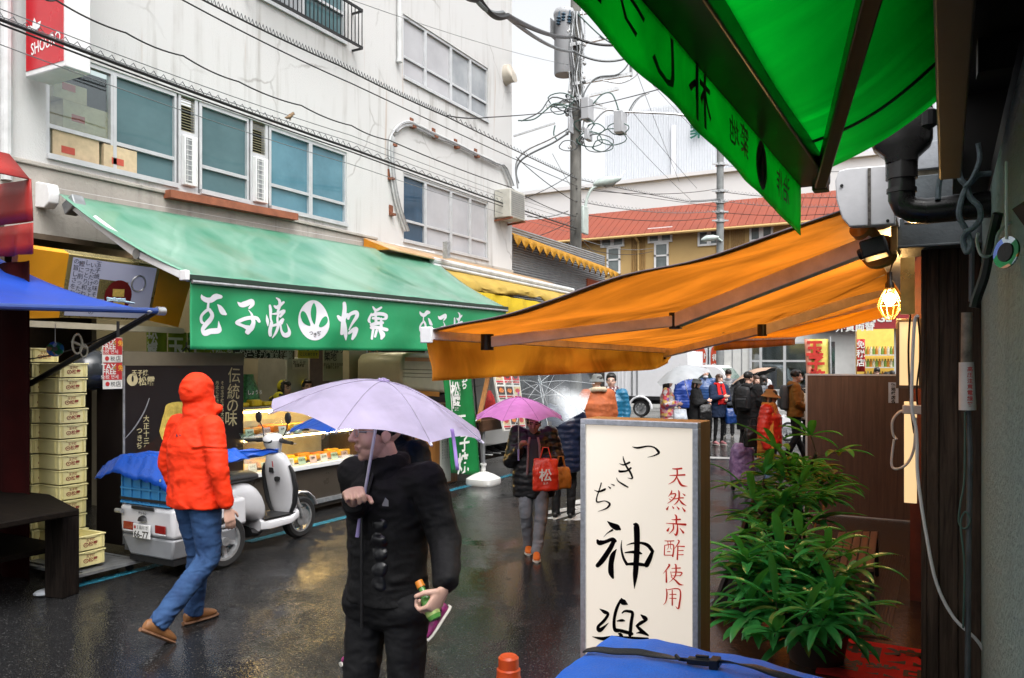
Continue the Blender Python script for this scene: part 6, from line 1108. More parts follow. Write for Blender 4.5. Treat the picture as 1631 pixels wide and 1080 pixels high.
mb = MB(); mb.grid(bn, 16, 20); mb.build('cloth', mat('green_banner', (.006, .20, .045), .55, var=.12, transl=.25, bump=.2, bs=8), t, solid=.004); mb = MB(); mb.grid(lambda u, v: bn(.16 + .03 * u, v * .5) + V((.006, 0, 0)), 1, 8); mb.build('stripe', m_wp, t)
mb = MB()
for ch, x, y, sz in (('松', 725, 621, .25), ('露', 727, 642, .24), ('ぢ', 740, 612, .17), ('子', 740, 705, .30), ('焼', 738, 738, .33), ('玉', 735, 674, .28)): mb.lines(ch, PX(x, y, XN + .045), (0, 1, 0), (0, 0, 1), sz, bold=.025)
mb.lines('しょう', PX(732, 612, XN + .045), (0, 1, 0), (0, 0, 1), .07, vertical=True); mb.build('lettering', m_wp, t); mb = MB(); mb.tube([PX(752, 560, XN - .03), PX(766, 745, XN - .02)], .016, 8); mb.build('pole', m_black, t)
bp_ = G(770, 772); t = thing('weighted_stand', 'white water filled plastic base standing on the road by the banner', 'base', bp_); mb = MB(); mb.loft([(bp_ + UP * z, V((r, 0, 0)), V((0, r, 0))) for z, r in ((0, .22), (.03, .235), (.10, .23), (.16, .14), (.19, .07), (.2, .05))], 24, pw=.5); mb.build('tank', mat('white_poly', (.60, .60, .58), .35, var=.1), t); mb = MB(); mb.tube([bp_ + UP * .19, bp_ + UP * .33], .035, 12); mb.tube([bp_ + UP * .30, bp_ + UP * .33], .05, 12); mb.build('socket', mat('white_poly2', (.6, .6, .58), .4), t)
def photo_board(name, label, q, cols, rows, seed):   # board of food photographs: coloured tiles and captions
    t = thing(name, label, 'menu board', q[3]); n_ = (q[1] - q[0]).cross(q[3] - q[0]).normalized(); n_ = n_ if (EYE - q[0]).dot(n_) > 0 else -n_; mb = MB(); mb.prism(q, -n_ * .03); mb.build('board', m_paper, t); rg = random.Random(seed)
    f = lambda u, v, o: q[0].lerp(q[1], u).lerp(q[3].lerp(q[2], u), v) + n_ * o; ms = [[MB() for _ in range(4)] for _ in range(1)][0]
    for i in range(cols):
        for j in range(rows):
            u0, u1, v0, v1 = (i + .08) / cols, (i + .92) / cols, (j + .06) / rows, (j + .62) / rows; k = rg.randint(0, 3)
            ms[k].poly([f(u0, v0, .003), f(u1, v0, .003), f(u1, v1, .003), f(u0, v1, .003)]); cu, cv = (u0 + u1) / 2, (v0 + v1) / 2
            ms[(k + 1) % 4].poly([f(cu + (u1 - u0) * .36 * cos(a_ * .7), cv + (v1 - v0) * .36 * sin(a_ * .7) * (.6 + .4 * rg.random()), .005) for a_ in range(9)])
            ms[2].poly([f(u0, (j + .68) / rows, .003), f(u1, (j + .68) / rows, .003), f(u1, (j + .8) / rows, .003), f(u0, (j + .8) / rows, .003)]); ms[3].poly([f(u0 + .02, (j + .84) / rows, .003), f(u1 - .02, (j + .84) / rows, .003), f(u1 - .02, (j + .93) / rows, .003), f(u0 + .02, (j + .93) / rows, .003)])
    for k, m_ in enumerate((mat('photo_orange', (.60, .16, .03), .4, var=.5, vs=40), mat('photo_cream', (.55, .42, .22), .4, var=.4, vs=40), mat('photo_red', (.45, .03, .04), .4, var=.3, vs=40), mat('photo_dark', (.06, .03, .03), .4, var=.6, vs=40))):
        if ms[k].v: ms[k].build('food_photo', m_, t)
    return t
photo_board('menu_board', 'white board of food photographs leaning behind the pink umbrella', [PX(786, 590, -6.4), PX(826, 592, -6.4), PX(838, 684, -6.2), PX(803, 686, -6.2)], 3, 4, 1)
mb = MB(); mb.bar(PX(783, 575, -6.6), PX(762, 672, -6.4), .07, .05); tag(mb.build('leaning_board', MATS['orange_wood']), 'narrow wooden plank leaning beside the green banner', 'plank')
mb = MB(); rng = random.Random(8); mb.loft([(PX(778, y, -6.9) + V((0, .02 * sin(y), 0)), V((.12, 0, 0)) * r, V((0, .16, 0)) * r) for y, r in ((622, .3), (632, .8), (645, 1.1), (655, 1.3), (664, .9))], 14); tag(mb.build('red_jacket', mat('red_fabric', (.45, .015, .012), .7, var=.4, vs=20, bump=.5)), 'red folded garment hanging at the dark stall', 'garment')
t = thing('stall_bench', 'dark wooden stall bench behind the pink umbrella', 'bench', PX(790, 720, -6.6)); y0, y1 = PX(760, 700, -6.6).y, PX(900, 690, -6.6).y; mb = MB(); mb.box((-7.6, y0, .78), (-6.5, y1, .95)); mb.build('counter', wood('stall_wood', (.05, .025, .014), (.10, .05, .028), .5, 3, axis='Y'), t); mb = MB(); mb.box((-7.5, y0 + .1, .30), (-6.6, y1 - .1, .34)); mb.build('shelf', m_dw, t)
for y in (y0 + .1, y1 - .2): mb = MB(); mb.box((-6.62, y, 0), (-6.55, y + .07, .779)); mb.build('leg', m_grey, t)
for i in range(4):
    t2 = thing('sneaker', ('first', 'second', 'third', 'fourth')[i] + ' black and white sneaker from the banner on the stall shelf', 'shoe', (-6.75, y0 + .25 + i * .27, .34), 'sneakers on the stall shelf'); c = V((-6.75, y0 + .25 + i * .27, .341)); mb = MB(); mb.loft([(c + V((x, 0, z)), V((0, w_, 0)), V((0, 0, h_))) for x, z, w_, h_ in ((-.12, .08, .03, .05), (-.07, .075, .04, .055), (.0, .06, .042, .045), (.08, .045, .045, .03), (.13, .04, .02, .015))], 12); mb.build('upper', m_black, t2); mb = MB(); mb.loft([(c + V((x, 0, .012)), V((0, w_, 0)), V((0, 0, .012))) for x, w_ in ((-.13, .03), (-.06, .045), (.05, .05), (.13, .03))], 12); mb.build('sole', m_white, t2)
# ================================================================ people and what they carry
def organic(mb, name, mats, parent, vox, it=4, amp=0, fr=8, stretch=(1, 1, 1), paint=None, seed=0, factor=.5):
    """one continuous surface grown over overlapping volumes"""
    me = bpy.data.meshes.new('tmp'); me.from_pydata(mb.v, [], mb.f); o = bpy.data.objects.new('tmp', me); COL.objects.link(o)
    d = o.modifiers.new('r', 'REMESH'); d.mode = 'VOXEL'; d.voxel_size = vox; d = o.modifiers.new('s', 'SMOOTH'); d.iterations = it; d.factor = factor
    dg = bpy.context.evaluated_depsgraph_get(); m2 = bpy.data.meshes.new_from_object(o.evaluated_get(dg), depsgraph=dg); bpy.data.objects.remove(o); bpy.data.meshes.remove(me)
    inv = PM[parent.name].inverted(); sd = V((seed * 3.1, seed * 1.7, seed))
    if amp:
        nr = [v.normal.copy() for v in m2.vertices]
        for v, n in zip(m2.vertices, nr):
            q = V((v.co.x * stretch[0], v.co.y * stretch[1], v.co.z * stretch[2])) * fr + sd; t = noise.noise(q); v.co += n * (amp * (t * .8 - abs(noise.noise(q * 1.9)) * .9 + .35))
    for m in (mats if isinstance(mats, list) else [mats]): m2.materials.append(m)
    if paint:
        for p in m2.polygons: p.material_index = paint(p.center)
    m2.transform(inv); m2.polygons.foreach_set('use_smooth', [True] * len(m2.polygons)); m2.name = name; m2.update()
    return link(name, m2, parent)
m_skin = mat('skin', (.56, .33, .25), .5, var=.12, vs=18, col2=(.63, .39, .30)); m_skin2 = mat('ruddy_skin', (.42, .21, .14), .5, var=.15, vs=18, col2=(.48, .25, .17)); m_eye = mat('dark_eye', (.012, .008, .007), .2); m_lip = mat('lip', (.42, .19, .16), .45)
m_hair = mat('black_hair', (.010, .008, .007), .38, var=.5, vs=30, bump=.5, bs=60, bstretch=(1, 1, .15)); m_hairb = mat('brown_hair', (.055, .025, .014), .4, var=.4, vs=30, bump=.5, bs=60, bstretch=(1, 1, .15))
def cloth_m(name, c, rough=.7, bump=.5, bs=22, **k): return mat(name, c, rough, var=.18, vs=7, bump=bump * .5, bs=bs * 3, **{**dict(folds=.022, spec=.3), **k})
def puffer(name, c, rough=.35):
    if name in MATS: return MATS[name]
    m = mat(name, c, rough, var=.15, vs=6); t, L, b, out = nodes_of(m); tc = N(t, 'ShaderNodeTexCoord'); wv = N(t, 'ShaderNodeTexWave', Scale=4.6, Distortion=1.2, Detail=2); wv.bands_direction = 'Z'; wv.inputs['Detail Scale'].default_value = 2; L(tc.outputs['Object'], wv.inputs[0])
    nz = N(t, 'ShaderNodeTexNoise', Scale=26, Detail=3); L(tc.outputs['Object'], nz.inputs[0]); ad = N(t, 'ShaderNodeMath', operation='MULTIPLY_ADD'); L(nz.outputs[0], ad.inputs[0]); ad.inputs[1].default_value = .5; L(wv.outputs['Fac'], ad.inputs[2])
    bp = N(t, 'ShaderNodeBump', Strength=.6); bp.inputs['Distance'].default_value = .006; L(ad.outputs[0], bp.inputs['Height']); L(bp.outputs[0], b.inputs['Normal']); return m
m_sole = mat('pale_sole', (.50, .48, .44), .6)
def hand(mb, w, fd, pn, ts, curl, s=1.0):
    """palm, four unequal bent fingers, thumb leaving the side of the palm; ts = +1/-1 thumb side along fd x pn"""
    fd = fd.normalized(); pn = (pn - fd * pn.dot(fd)).normalized(); ac_ = fd.cross(pn) * ts
    mb.loft([(w + fd * (a * s), ac_ * (b * s), pn * (c * s)) for a, b, c in ((-.02, .024, .019), (.01, .028, .018), (.045, .038, .016), (.08, .041, .014), (.092, .036, .011))], 14)
    for i, (o, L_, r) in enumerate(((.030, .072, .0088), (.011, .080, .0090), (-.010, .074, .0086), (-.029, .058, .0076))):
        p = w + fd * (.083 * s) + ac_ * (o * s); d = V(fd); cu = curl * (1 + .08 * i)
        for k, f in enumerate((.44, .32, .26)):
            rm = Matrix.Rotation(-cu * (1, 1.15, .8)[k], 3, fd.cross(pn)); d = (rm @ d).normalized() if (rm @ fd).dot(pn) > (fd).dot(pn) else (Matrix.Rotation(cu * (1, 1.15, .8)[k], 3, fd.cross(pn)) @ d).normalized()
            q = p + d * (L_ * f * s); mb.cap(p, q, r * s * (1 - .07 * k), r * s * (1 - .07 * (k + 1)), 9); p = q
    p = w + fd * (.022 * s) + ac_ * (.026 * s); d = (fd * .62 + ac_ * .62 + pn * (.25 + .4 * curl)).normalized(); q = p + d * .045 * s; mb.cap(p, q, .0125 * s, .0105 * s, 9); d2 = (d * .6 + fd * .5 + pn * .5 * curl - ac_ * .25 * curl).normalized(); q2 = q + d2 * .032 * s; mb.cap(q, q2, .0103 * s, .0088 * s, 9)
DEF = dict(head=(0, .02, 1.585), neck=(0, -.01, 1.43), chest=(0, 0, 1.26), waist=(0, 0, 1.06), pelvis=(0, 0, .93), sh=(.185, -.01, 1.385), el=(.245, -.03, 1.12), wr=(.25, .05, .88), hip=(.09, 0, .90), kn=(.10, .02, .49), an=(.10, -.03, .085))
def figure(label, pos, hd, h=1.7, pose=None, vox=.014, top=None, hem=.86, puff=0., legs=None, shoes=None, hair='short', hairm=None, skin=None, yaw=0, pitch=0, hood=None, collar=True, grip=None, wide=1., skirt=None, sleeves=True, lw=1., amp=.012, seed=1, group=None, toes=None, mask=False):
    pos = V((pos.x, pos.y, 0)); hd = V((hd.x, hd.y, 0)).normalized(); rt = V((hd.y, -hd.x, 0)); sc = h / 1.7
    t = thing('person', label, 'person', pos, group); J = {}
    for k, v in DEF.items():
        if k in ('sh', 'el', 'wr', 'hip', 'kn', 'an'): J[k + 'r'] = v; J[k + 'l'] = (-v[0], v[1], v[2])
        else: J[k] = v
    J.update(pose or {}); W = lambda p: pos + (rt * p[0] + hd * p[1] + UP * p[2]) * sc; J = {k: W(v) for k, v in J.items()}
    D = lambda x, y, z: rt * x + hd * y + UP * z
    Rh = Matrix((rt, hd, UP)).transposed() @ Matrix.Rotation(yaw, 3, 'Z') @ Matrix.Rotation(pitch, 3, 'X'); hc = J['head']; HL = lambda x, y, z: hc + Rh @ V((x, y, z)) * sc
    sk = skin or m_skin; b = MB(); RS = lambda r: r * sc
    def el3(c, r): b.ell(HL(*c), [q * sc for q in r], Rh, 16)
    el3((0, -.012, .035), (.074, .092, .085)); el3((0, .018, -.02), (.062, .070, .085)); el3((0, .032, -.07), (.047, .048, .038)); el3((0, .060, -.095), (.020, .018, .016))
    for s in (-1, 1): el3((.034 * s, .052, -.03), (.026, .028, .032)); el3((.073 * s, -.004, -.008), (.010, .020, .031)); b.cap(HL(.018 * s, .084, .024), HL(.046 * s, .070, .022), RS(.010), RS(.008), 8)
    b.cap(HL(0, .086, .014), HL(0, .107, -.026), RS(.008), RS(.0125), 8); b.cap(HL(-.010, .094, -.03), HL(.010, .094, -.03), RS(.008), RS(.008), 8)
    b.cap(HL(-.019, .081, -.055), HL(.019, .081, -.055), RS(.0075), RS(.0075), 8); b.cap(HL(-.015, .080, -.067), HL(.015, .080, -.067), RS(.0075), RS(.0075), 8)
    b.cap(HL(0, -.015, -.06), J['neck'], RS(.052), RS(.060), 14); b.cap(J['neck'], J['chest'], RS(.055), RS(.10), 14); b.cap(J['chest'], J['pelvis'], RS(.10), RS(.10), 14)
    gr = grip or {}
    for s, k in ((1, 'r'), (-1, 'l')):
        b.cap(J['chest'], J['sh' + k], RS(.07), RS(.045), 10); b.cap(J['sh' + k], J['el' + k], RS(.042), RS(.034), 10); b.cap(J['el' + k], J['wr' + k], RS(.034), RS(.023), 10)
        b.cap(J['pelvis'], J['hip' + k], RS(.08), RS(.07), 10); b.cap(J['hip' + k], J['kn' + k], RS(.06), RS(.045), 10); b.cap(J['kn' + k], J['an' + k], RS(.042), RS(.03), 10)
        fa = (J['wr' + k] - J['el' + k]).normalized(); g = gr.get(k, {}); fd = D(*g['fd']).normalized() if 'fd' in g else (fa + UP * -.15).normalized(); pn = D(*g['pn']) if 'pn' in g else rt * -s + hd * .25
        hand(b, J['wr' + k] + fd * .015, fd, pn, g.get('ts', s), g.get('curl', .38), sc)
    e2 = [HL(.031 * s, .084, .004) for s in (-1, 1)]; br = [HL(.033 * s, .086, .029) for s in (-1, 1)]; lp = HL(0, .086, -.061); inv = Rh.inverted()
    def paint(c):
        for s, e in enumerate(e2):
            q = inv @ (c - e) / sc
            if abs(q.x) < .0135 and abs(q.z) < .0052 and abs(q.y) < .03: return 1
            q = inv @ (c - br[s]) / sc
            if abs(q.x) < .020 and abs(q.z + abs(q.x) * .12) < .0042 and abs(q.y) < .03: return 1
        q = inv @ (c - lp) / sc
        return 2 if abs(q.x) < .021 and abs(q.z) < .008 and abs(q.y) < .025 else 0
    organic(b, 'body', [sk, m_eye, m_lip], t, vox * .62, 3, paint=paint)
    # upper garment
    if top:
        g = MB(); p = puff; w_ = wide; ch, wa, pe = J['chest'], J['waist'], J['pelvis']; up = (J['neck'] - pe).normalized()
        sx = (J['shr'] - J['shl']); sx = sx - up * sx.dot(up); sx.normalize(); fy = up.cross(sx); nz = lambda f: pe.lerp(J['neck'], f)
        hemz = W((0, 0, hem)); hp = V((pe.x, pe.y, hemz.z)) if hem < .93 else nz((hem - .93) / .5)
        rings = [(J['neck'] + up * RS(.025), .062, .062), (J['neck'] - up * RS(.01), .10, .078), (ch + up * RS(.10), .172, .112), (ch, .182 + p, .125 + p), (ch.lerp(wa, .6), .175 + p, .122 + p), (wa.lerp(pe, .3), .17 + p, .122 + p), (pe.lerp(hp, .3), .180 + p, .128 + p), (hp, .186 + p * .8, .132 + p * .8)]
        g.loft([(c, sx * RS(a * w_), fy * RS(bb * (w_ if w_ > 1.13 else 1))) for c, a, bb in rings], 24)
        if collar: g.loft([(J['neck'] + up * RS(z), sx * RS(a), fy * RS(a)) for z, a in ((-.03, .085), (.02, .078), (.05, .074), (.06, .06))], 16)
        if sleeves:
            for s, k in ((1, 'r'), (-1, 'l')):
                fa = (J['wr' + k] - J['el' + k]); g.cap(ch.lerp(J['neck'], .45), J['sh' + k], RS(.085), RS(.070 + p * .5), 12); g.cap(J['sh' + k], J['el' + k], RS(.068 + p * .6), RS(.056 + p * .55), 12); g.cap(J['el' + k], J['el' + k] + fa * .88, RS(.056 + p * .5), RS(.042 + p * .45), 12); g.tube([J['el' + k] + fa * .86, J['el' + k] + fa * 1.0], [RS(.044 + p * .4), RS(.041 + p * .35)], 14)
        if hood == 'up':
            g.ell(HL(0, -.028, .03), (RS(.108), RS(.118), RS(.125)), Rh, 18); g.ell(HL(0, -.01, -.04), (RS(.100), RS(.105), RS(.11)), Rh, 18); g.loft([(HL(0, -.01, -.06), Rh @ V((RS(.10), 0, 0)), Rh @ V((0, RS(.10), 0))), (HL(0, .0, -.12), Rh @ V((RS(.118), 0, 0)), Rh @ V((0, RS(.12), 0))), (HL(0, -.0, -.16), Rh @ V((RS(.12), 0, 0)), Rh @ V((0, RS(.11), 0)))], 18); g.cap(HL(-.09, .075, -.10), HL(.09, .075, -.10), RS(.035), RS(.035), 10)
        if hood == 'down': g.ell(J['neck'] - fy * RS(-.0) - hd * RS(.085) + UP * RS(.0), (RS(.11), RS(.06), RS(.075)), Rh, 14)
        organic(g, 'coat', top, t, vox, 3, amp * sc, 9, (1, 1, 1.9), seed=seed)
    if legs:
        g = MB(); g.cap(J['hipl'], J['hipr'], RS(.110), RS(.110), 14); g.loft([(J['pelvis'] + UP * RS(z), rt * RS(.155), hd * RS(.115)) for z in (.10, .0, -.05)], 18)
        for k in 'rl':
            a_ = J['an' + k] - UP * RS(.02); g.cap(J['hip' + k], J['kn' + k], RS(.092 * lw), RS(.066 * lw), 14); g.cap(J['kn' + k], J['kn' + k].lerp(a_, .9), RS(.066 * lw), RS(.054 * lw), 14); g.tube([J['kn' + k].lerp(a_, .86), a_ - (J['kn' + k] - a_).normalized() * RS(.012)], [RS(.056 * lw), RS(.054 * lw)], 14)
        organic(g, 'trousers', legs, t, vox, 3, amp * .9 * sc, 11, (1, 1, 1.7), seed=seed + 4)
    if skirt:
        g = MB(); g.loft([(J['pelvis'] + UP * RS(z), rt * RS(a), hd * RS(a * .8)) for z, a in ((.1, .16), (0, .19), (-.3, .20), (-.70, .19))], 20); organic(g, 'robe', skirt, t, vox, 3, amp * sc, 8, (1.6, 1.6, .8), seed=seed)
    if shoes:
        tv = toes or {}
        for k in 'rl':
            a_ = J['an' + k]; d = D(*tv.get(k, (0, 1, 0))).normalized(); sd_ = d.cross(UP).normalized(); u = sd_.cross(d); o = a_ - u * RS(.075) ; g = MB()
            g.loft([(o + d * RS(y) + u * RS(z), sd_ * RS(a), u * RS(c)) for y, z, a, c in ((-.075, .035, .020, .03), (-.055, .042, .034, .042), (-.01, .05, .038, .05), (.05, .045, .038, .045), (.10, .034, .044, .034), (.15, .028, .042, .026), (.185, .022, .028, .016))], 14)
            sm = shoes if not isinstance(shoes, dict) else shoes[k]; so_ = g.build('shoe', sm, t, sub=1); g = MB(); g.loft([(o + d * RS(y) + u * RS(.002), sd_ * RS(a), u * RS(.013)) for y, a in ((-.082, .02), (-.06, .037), (.0, .040), (.10, .047), (.15, .045), (.192, .026))], 14); g.build('sole', m_sole if shoes is not m_boot else m_dsole, so_)
    hm = hairm or m_hair
    if hair:
        g = MB(); E3 = lambda c, r: g.ell(HL(*c), [q * sc for q in r], Rh, 16)
        E3((0, -.025, .052), (.080, .092, .080)); E3((0, .028, .083), (.066, .058, .036))
        for s in (-1, 1): E3((.060 * s, -.01, .03), (.024, .055, .045))
        if hair in ('bob', 'long'):
            for s in (-1, 1): g.cap(HL(.066 * s, .012, .02), HL(.072 * s, .012, -.10), RS(.024), RS(.026), 10)
            g.cap(HL(0, -.075, .02), HL(0, -.075, -.10), RS(.05), RS(.055), 12); E3((0, .075, .06), (.055, .02, .028))
        if hair == 'long':
            for s in (-1, 1): g.cap(HL(.062 * s, -.02, -.08), HL(.075 * s, .0, -.27), RS(.034), RS(.022), 10)
            g.cap(HL(0, -.07, -.08), HL(0, -.09, -.30), RS(.06), RS(.04), 12)
        organic(g, 'hair', hm, t, vox * .7, 2, .006 * sc, 30, (1, 1, .5), seed=seed)
    if mask: g = MB(); g.loft([(HL(0, .05, -.052 - .03 * (mask == 2)), Rh @ V((RS(.058), 0, 0)), Rh @ V((0, 0, RS(.035)))), (HL(0, .095, -.052 - .03 * (mask == 2)), Rh @ V((RS(.034), 0, 0)), Rh @ V((0, 0, RS(.03)))), (HL(0, .112, -.05 - .03 * (mask == 2)), Rh @ V((RS(.01), 0, 0)), Rh @ V((0, 0, RS(.014))))], 14); g.build('face_mask', mat('mask_white', (.62, .63, .65), .7), t)
    t_ = dict(t=t, J=J, HL=HL, Rh=Rh, rt=rt, hd=hd, sc=sc); return t_
def hat(f, kind, m, m2=None):
    g = MB(); HL, Rh, sc = f['HL'], f['Rh'], f['sc']; X = lambda a: Rh @ V((a * sc, 0, 0)); Y = lambda a: Rh @ V((0, a * sc, 0))
    if kind == 'beanie': g.loft([(HL(0, -.02, z), X(a), Y(a * 1.15)) for z, a in ((.03, .084), (.06, .086), (.10, .076), (.13, .05), (.142, .02))], 20)
    if kind == 'cap': g.loft([(HL(0, -.015, z), X(a), Y(a * 1.15)) for z, a in ((.04, .084), (.09, .080), (.125, .055), (.135, .02))], 20); g.loft([(HL(0, .07, .05), X(.07), Rh @ V((0, 0, .008 * sc))), (HL(0, .14, .038), X(.05), Rh @ V((0, 0, .006 * sc)))], 14)
    if kind in ('bucket', 'sun'): w_ = .125 if kind == 'bucket' else .15; g.loft([(HL(0, .0, -.005), X(w_), Y(w_ * 1.1)), (HL(0, -.005, .004), X(w_ * .99), Y(w_ * 1.09)), (HL(0, -.012, .045), X(.088), Y(.102)), (HL(0, -.015, .10), X(.078), Y(.09)), (HL(0, -.015, .13), X(.05), Y(.06))], 24)
    if kind == 'scarf': g.loft([(HL(0, -.03, z), X(a), Y(a * 1.15)) for z, a in ((-.03, .080), (.03, .088), (.08, .08), (.12, .05), (.13, .02))], 20); g.cap(HL(0, -.10, .0), HL(0, -.13, -.05), .03 * sc, .02 * sc, 8)
    o = g.build('hat', m, f['t'], ang=50, sub=1)
    if m2: g = MB(); g.ell(HL(0, -.02, .15), (.05 * sc,) * 3, n=12); g.build('pompom', m2, o)
    return o
def neck_scarf(f, m, drop=.45, name='scarf', back=False):
    g = MB(); J, sc, hd, rt = f['J'], f['sc'], f['hd'], f['rt']; n = J['neck']; g.tube([n + (rt * cos(q * PI / 8) * .085 + hd * sin(q * PI / 8) * .085 + UP * (.03 + .012 * sin(q))) * sc for q in range(17)], .038 * sc, 10)
    for s in (-.35, .45): p = n + (hd * .11 + rt * s * .16) * sc; g.loft([(p - UP * z * sc + hd * o * sc, rt * a * sc, hd * .02 * sc) for z, a, o in ((-.02, .045, -.02), (drop * .4, .055, .045), (drop, .06, .05))], 12)
    return organic(g, name, m, f['t'], .012, 2, .006, 25)
def glasses(f):
    g = MB(); HL = f['HL']
    for s in (-1, 1): g.tube([HL(.032 * s + .021 * cos(q * PI / 8), .097, .002 + .017 * sin(q * PI / 8)) for q in range(17)], .0014, 5); g.tube([HL(.053 * s, .095, .006), HL(.076 * s, -.0, .006)], .0014, 5)
    g.tube([HL(-.011, .099, .006), HL(.011, .099, .006)], .0014, 5); g.build('glasses', m_steel, f['t'])
def backpack(f, m, label, dy=-.20):
    J, sc, hd, rt = f['J'], f['sc'], f['hd'], f['rt']; c = J['chest'] + hd * dy * sc - UP * .06 * sc; t = thing('backpack', label, 'backpack', c); g = MB()
    g.loft([(c + UP * z * sc, rt * a * sc, hd * b_ * sc) for z, a, b_ in ((-.24, .13, .06), (-.22, .155, .085), (0, .155, .09), (.18, .14, .08), (.23, .10, .05))], 20, pw=.6); g.build('pack', m, t, sub=1)
    g = MB(); g.loft([(c + UP * z * sc - hd * .09 * sc, rt * .11 * sc, hd * b_ * sc) for z, b_ in ((-.19, .01), (-.17, .03), (-.02, .03), (.0, .01))], 14, pw=.6); g.build('pocket', m, t)
    for s in (-1, 1): g = MB(); g.tube([c + (rt * s * .11 + UP * .2 + hd * .04) * sc, c + (rt * s * .13 + UP * .26 - hd * (dy + .0)) * sc, c + (rt * s * .15 + UP * .1 - hd * (dy * 1.75)) * sc], .016 * sc, 8); g.build('strap', m, t)
def m_col(m): return [n_ for n_ in m.node_tree.nodes if n_.type == 'MIX'][0].inputs[6].default_value[:3]
def umbrella(label, apex, axis, rad, dep, m, m_in=None, shaft=.75, hm=None, n=8, sc_=.06, ribs=True, twist=0, tip=.05, grip=.1):
    ax = V(axis).normalized(); u = ax.orthogonal().normalized(); u = Matrix.Rotation(twist, 3, ax) @ u; q = ax.cross(u); t = thing('umbrella', label, 'umbrella', apex - ax * shaft); nu, nv = n * 8, 10
    def S(i, v, off=0):
        a = 2 * PI * i / nu; k = (i % 8) / 8; sg = sin(PI * k); r = rad * v * (1 - sc_ * sg * v * v) ; h_ = dep * (1 - cos(v * PI * .5)) * (1 - .20 * sg * v) - .0 + (.008 * sg * v)
        return apex + (u * cos(a) + q * sin(a)) * r - ax * (h_ + off)
    def skin_(mm, off, nm, par):
        g = MB(); g.add([S(i, j / nv, off) for i in range(nu) for j in range(nv + 1)], [(i * (nv + 1) + j, ((i + 1) % nu) * (nv + 1) + j, ((i + 1) % nu) * (nv + 1) + j + 1, i * (nv + 1) + j + 1) for i in range(nu) for j in range(nv)]); return g.build(nm, mm, par, ang=20)
    cn = skin_(m, 0, 'canopy', t)
    if m_in: skin_(m_in, .005, 'lining', t)
    ms = hm or m_steel; g = MB(); g.tube([apex + ax * tip, apex - ax * shaft], .006, 8); g.build('shaft', ms, t); g = MB(); g.tube([apex - ax * (shaft - .005), apex - ax * (shaft + grip)], [.011, .009], 10); g.build('handle', m_handle, t)
    g = MB(); g.tube([apex + ax * (tip - .02), apex + ax * tip], .009, 8); g.tube([apex + ax * .001, apex + ax * .008], .022, 10); g.build('cap', m_in or m, t)
    if ribs and m_in is None and 'clear' not in label and 'white' not in label:
        for i in range(n): g = MB(); g.tube([S(i * 8, v / 8, -.0012) for v in range(9)], .0016, 5); g.build('seam', cloth_m(m.name + '_seam', tuple(c_ * .55 for c_ in m_col(m))), cn)
    if ribs:
        for i in range(n):
            g = MB(); g.tube([S(i * 8, v / 6, .008) for v in range(7)], .0025, 5); g.tube([S(i * 8, 1, .0) , S(i * 8, 1, 0) - ax * .002 + (S(i * 8, 1) - S(i * 8, .9)).normalized() * .014], .005, 6); g.tube([apex - ax * (dep * .95), S(i * 8, .48, .01)], .002, 5); g.build('rib', ms, t)
    return t
def cam_dir(x, y): return RT * x + FW * y
m_boot = mat('brown_shoe', (.20, .085, .028), .6, var=.2, vs=20, bump=.3); m_dsole = mat('brown_sole', (.14, .065, .03), .7, var=.3, vs=20, bump=.3)
m_handle = mat('lavender_plastic', (.35, .28, .55), .3)
m_orj = cloth_m('orange_red_shell', (.74, .030, .002), .7, .35, 16, folds=.03, fsc=4); m_jean = cloth_m('blue_denim', (.011, .032, .095), .85, .4, 18, col2=(.032, .080, .19), folds=.025, fsc=6); m_blk = cloth_m('black_shell', (.0035, .0034, .004), .75, .5, 20); m_blkp = puffer('black_puffer', (.009, .009, .011), .3); m_blkt = cloth_m('black_trousers', (.005, .005, .006), .75, .4, 20)
gp = lambda x, d: V((P(x, 580, d).x, P(x, 580, d).y, 0))
# --- man in the orange hooded jacket
f = figure('man seen from behind in an orange red hooded jacket and jeans, walking beside the scooter', gp(313, 5.62), cam_dir(.55, .84), 1.75, dict(head=(0, .03, 1.60), wrl=(-.26, .06, .86), ell=(-.30, -.02, 1.11), elr=(.275, -.03, 1.11), wrr=(.30, .02, .86), knr=(.095, .03, .49), anr=(.10, -.36, .155), anl=(-.12, .06, .085), knl=(-.10, .09, .48)), .011, m_orj, .84, .022, m_jean, m_boot, None, hood='up', wide=1.14, amp=.008, seed=3, lw=1.2, toes=dict(r=(.05, .85, -.55), l=(.0, 1, 0)), grip=dict(r=dict(curl=.25, pn=(-1, .3, 0))))
g = MB(); J = f['J']; mid = J['chest'] - f['hd'] * .155 + UP * .075; g.lines('▲', mid, f['rt'], UP, .03); g.lines('logo' if False else '■■', mid + f['rt'] * .035, f['rt'], UP, .012); g.build('chest_mark', mat('dull_purple_print', (.12, .03, .06), .6), f['t'])
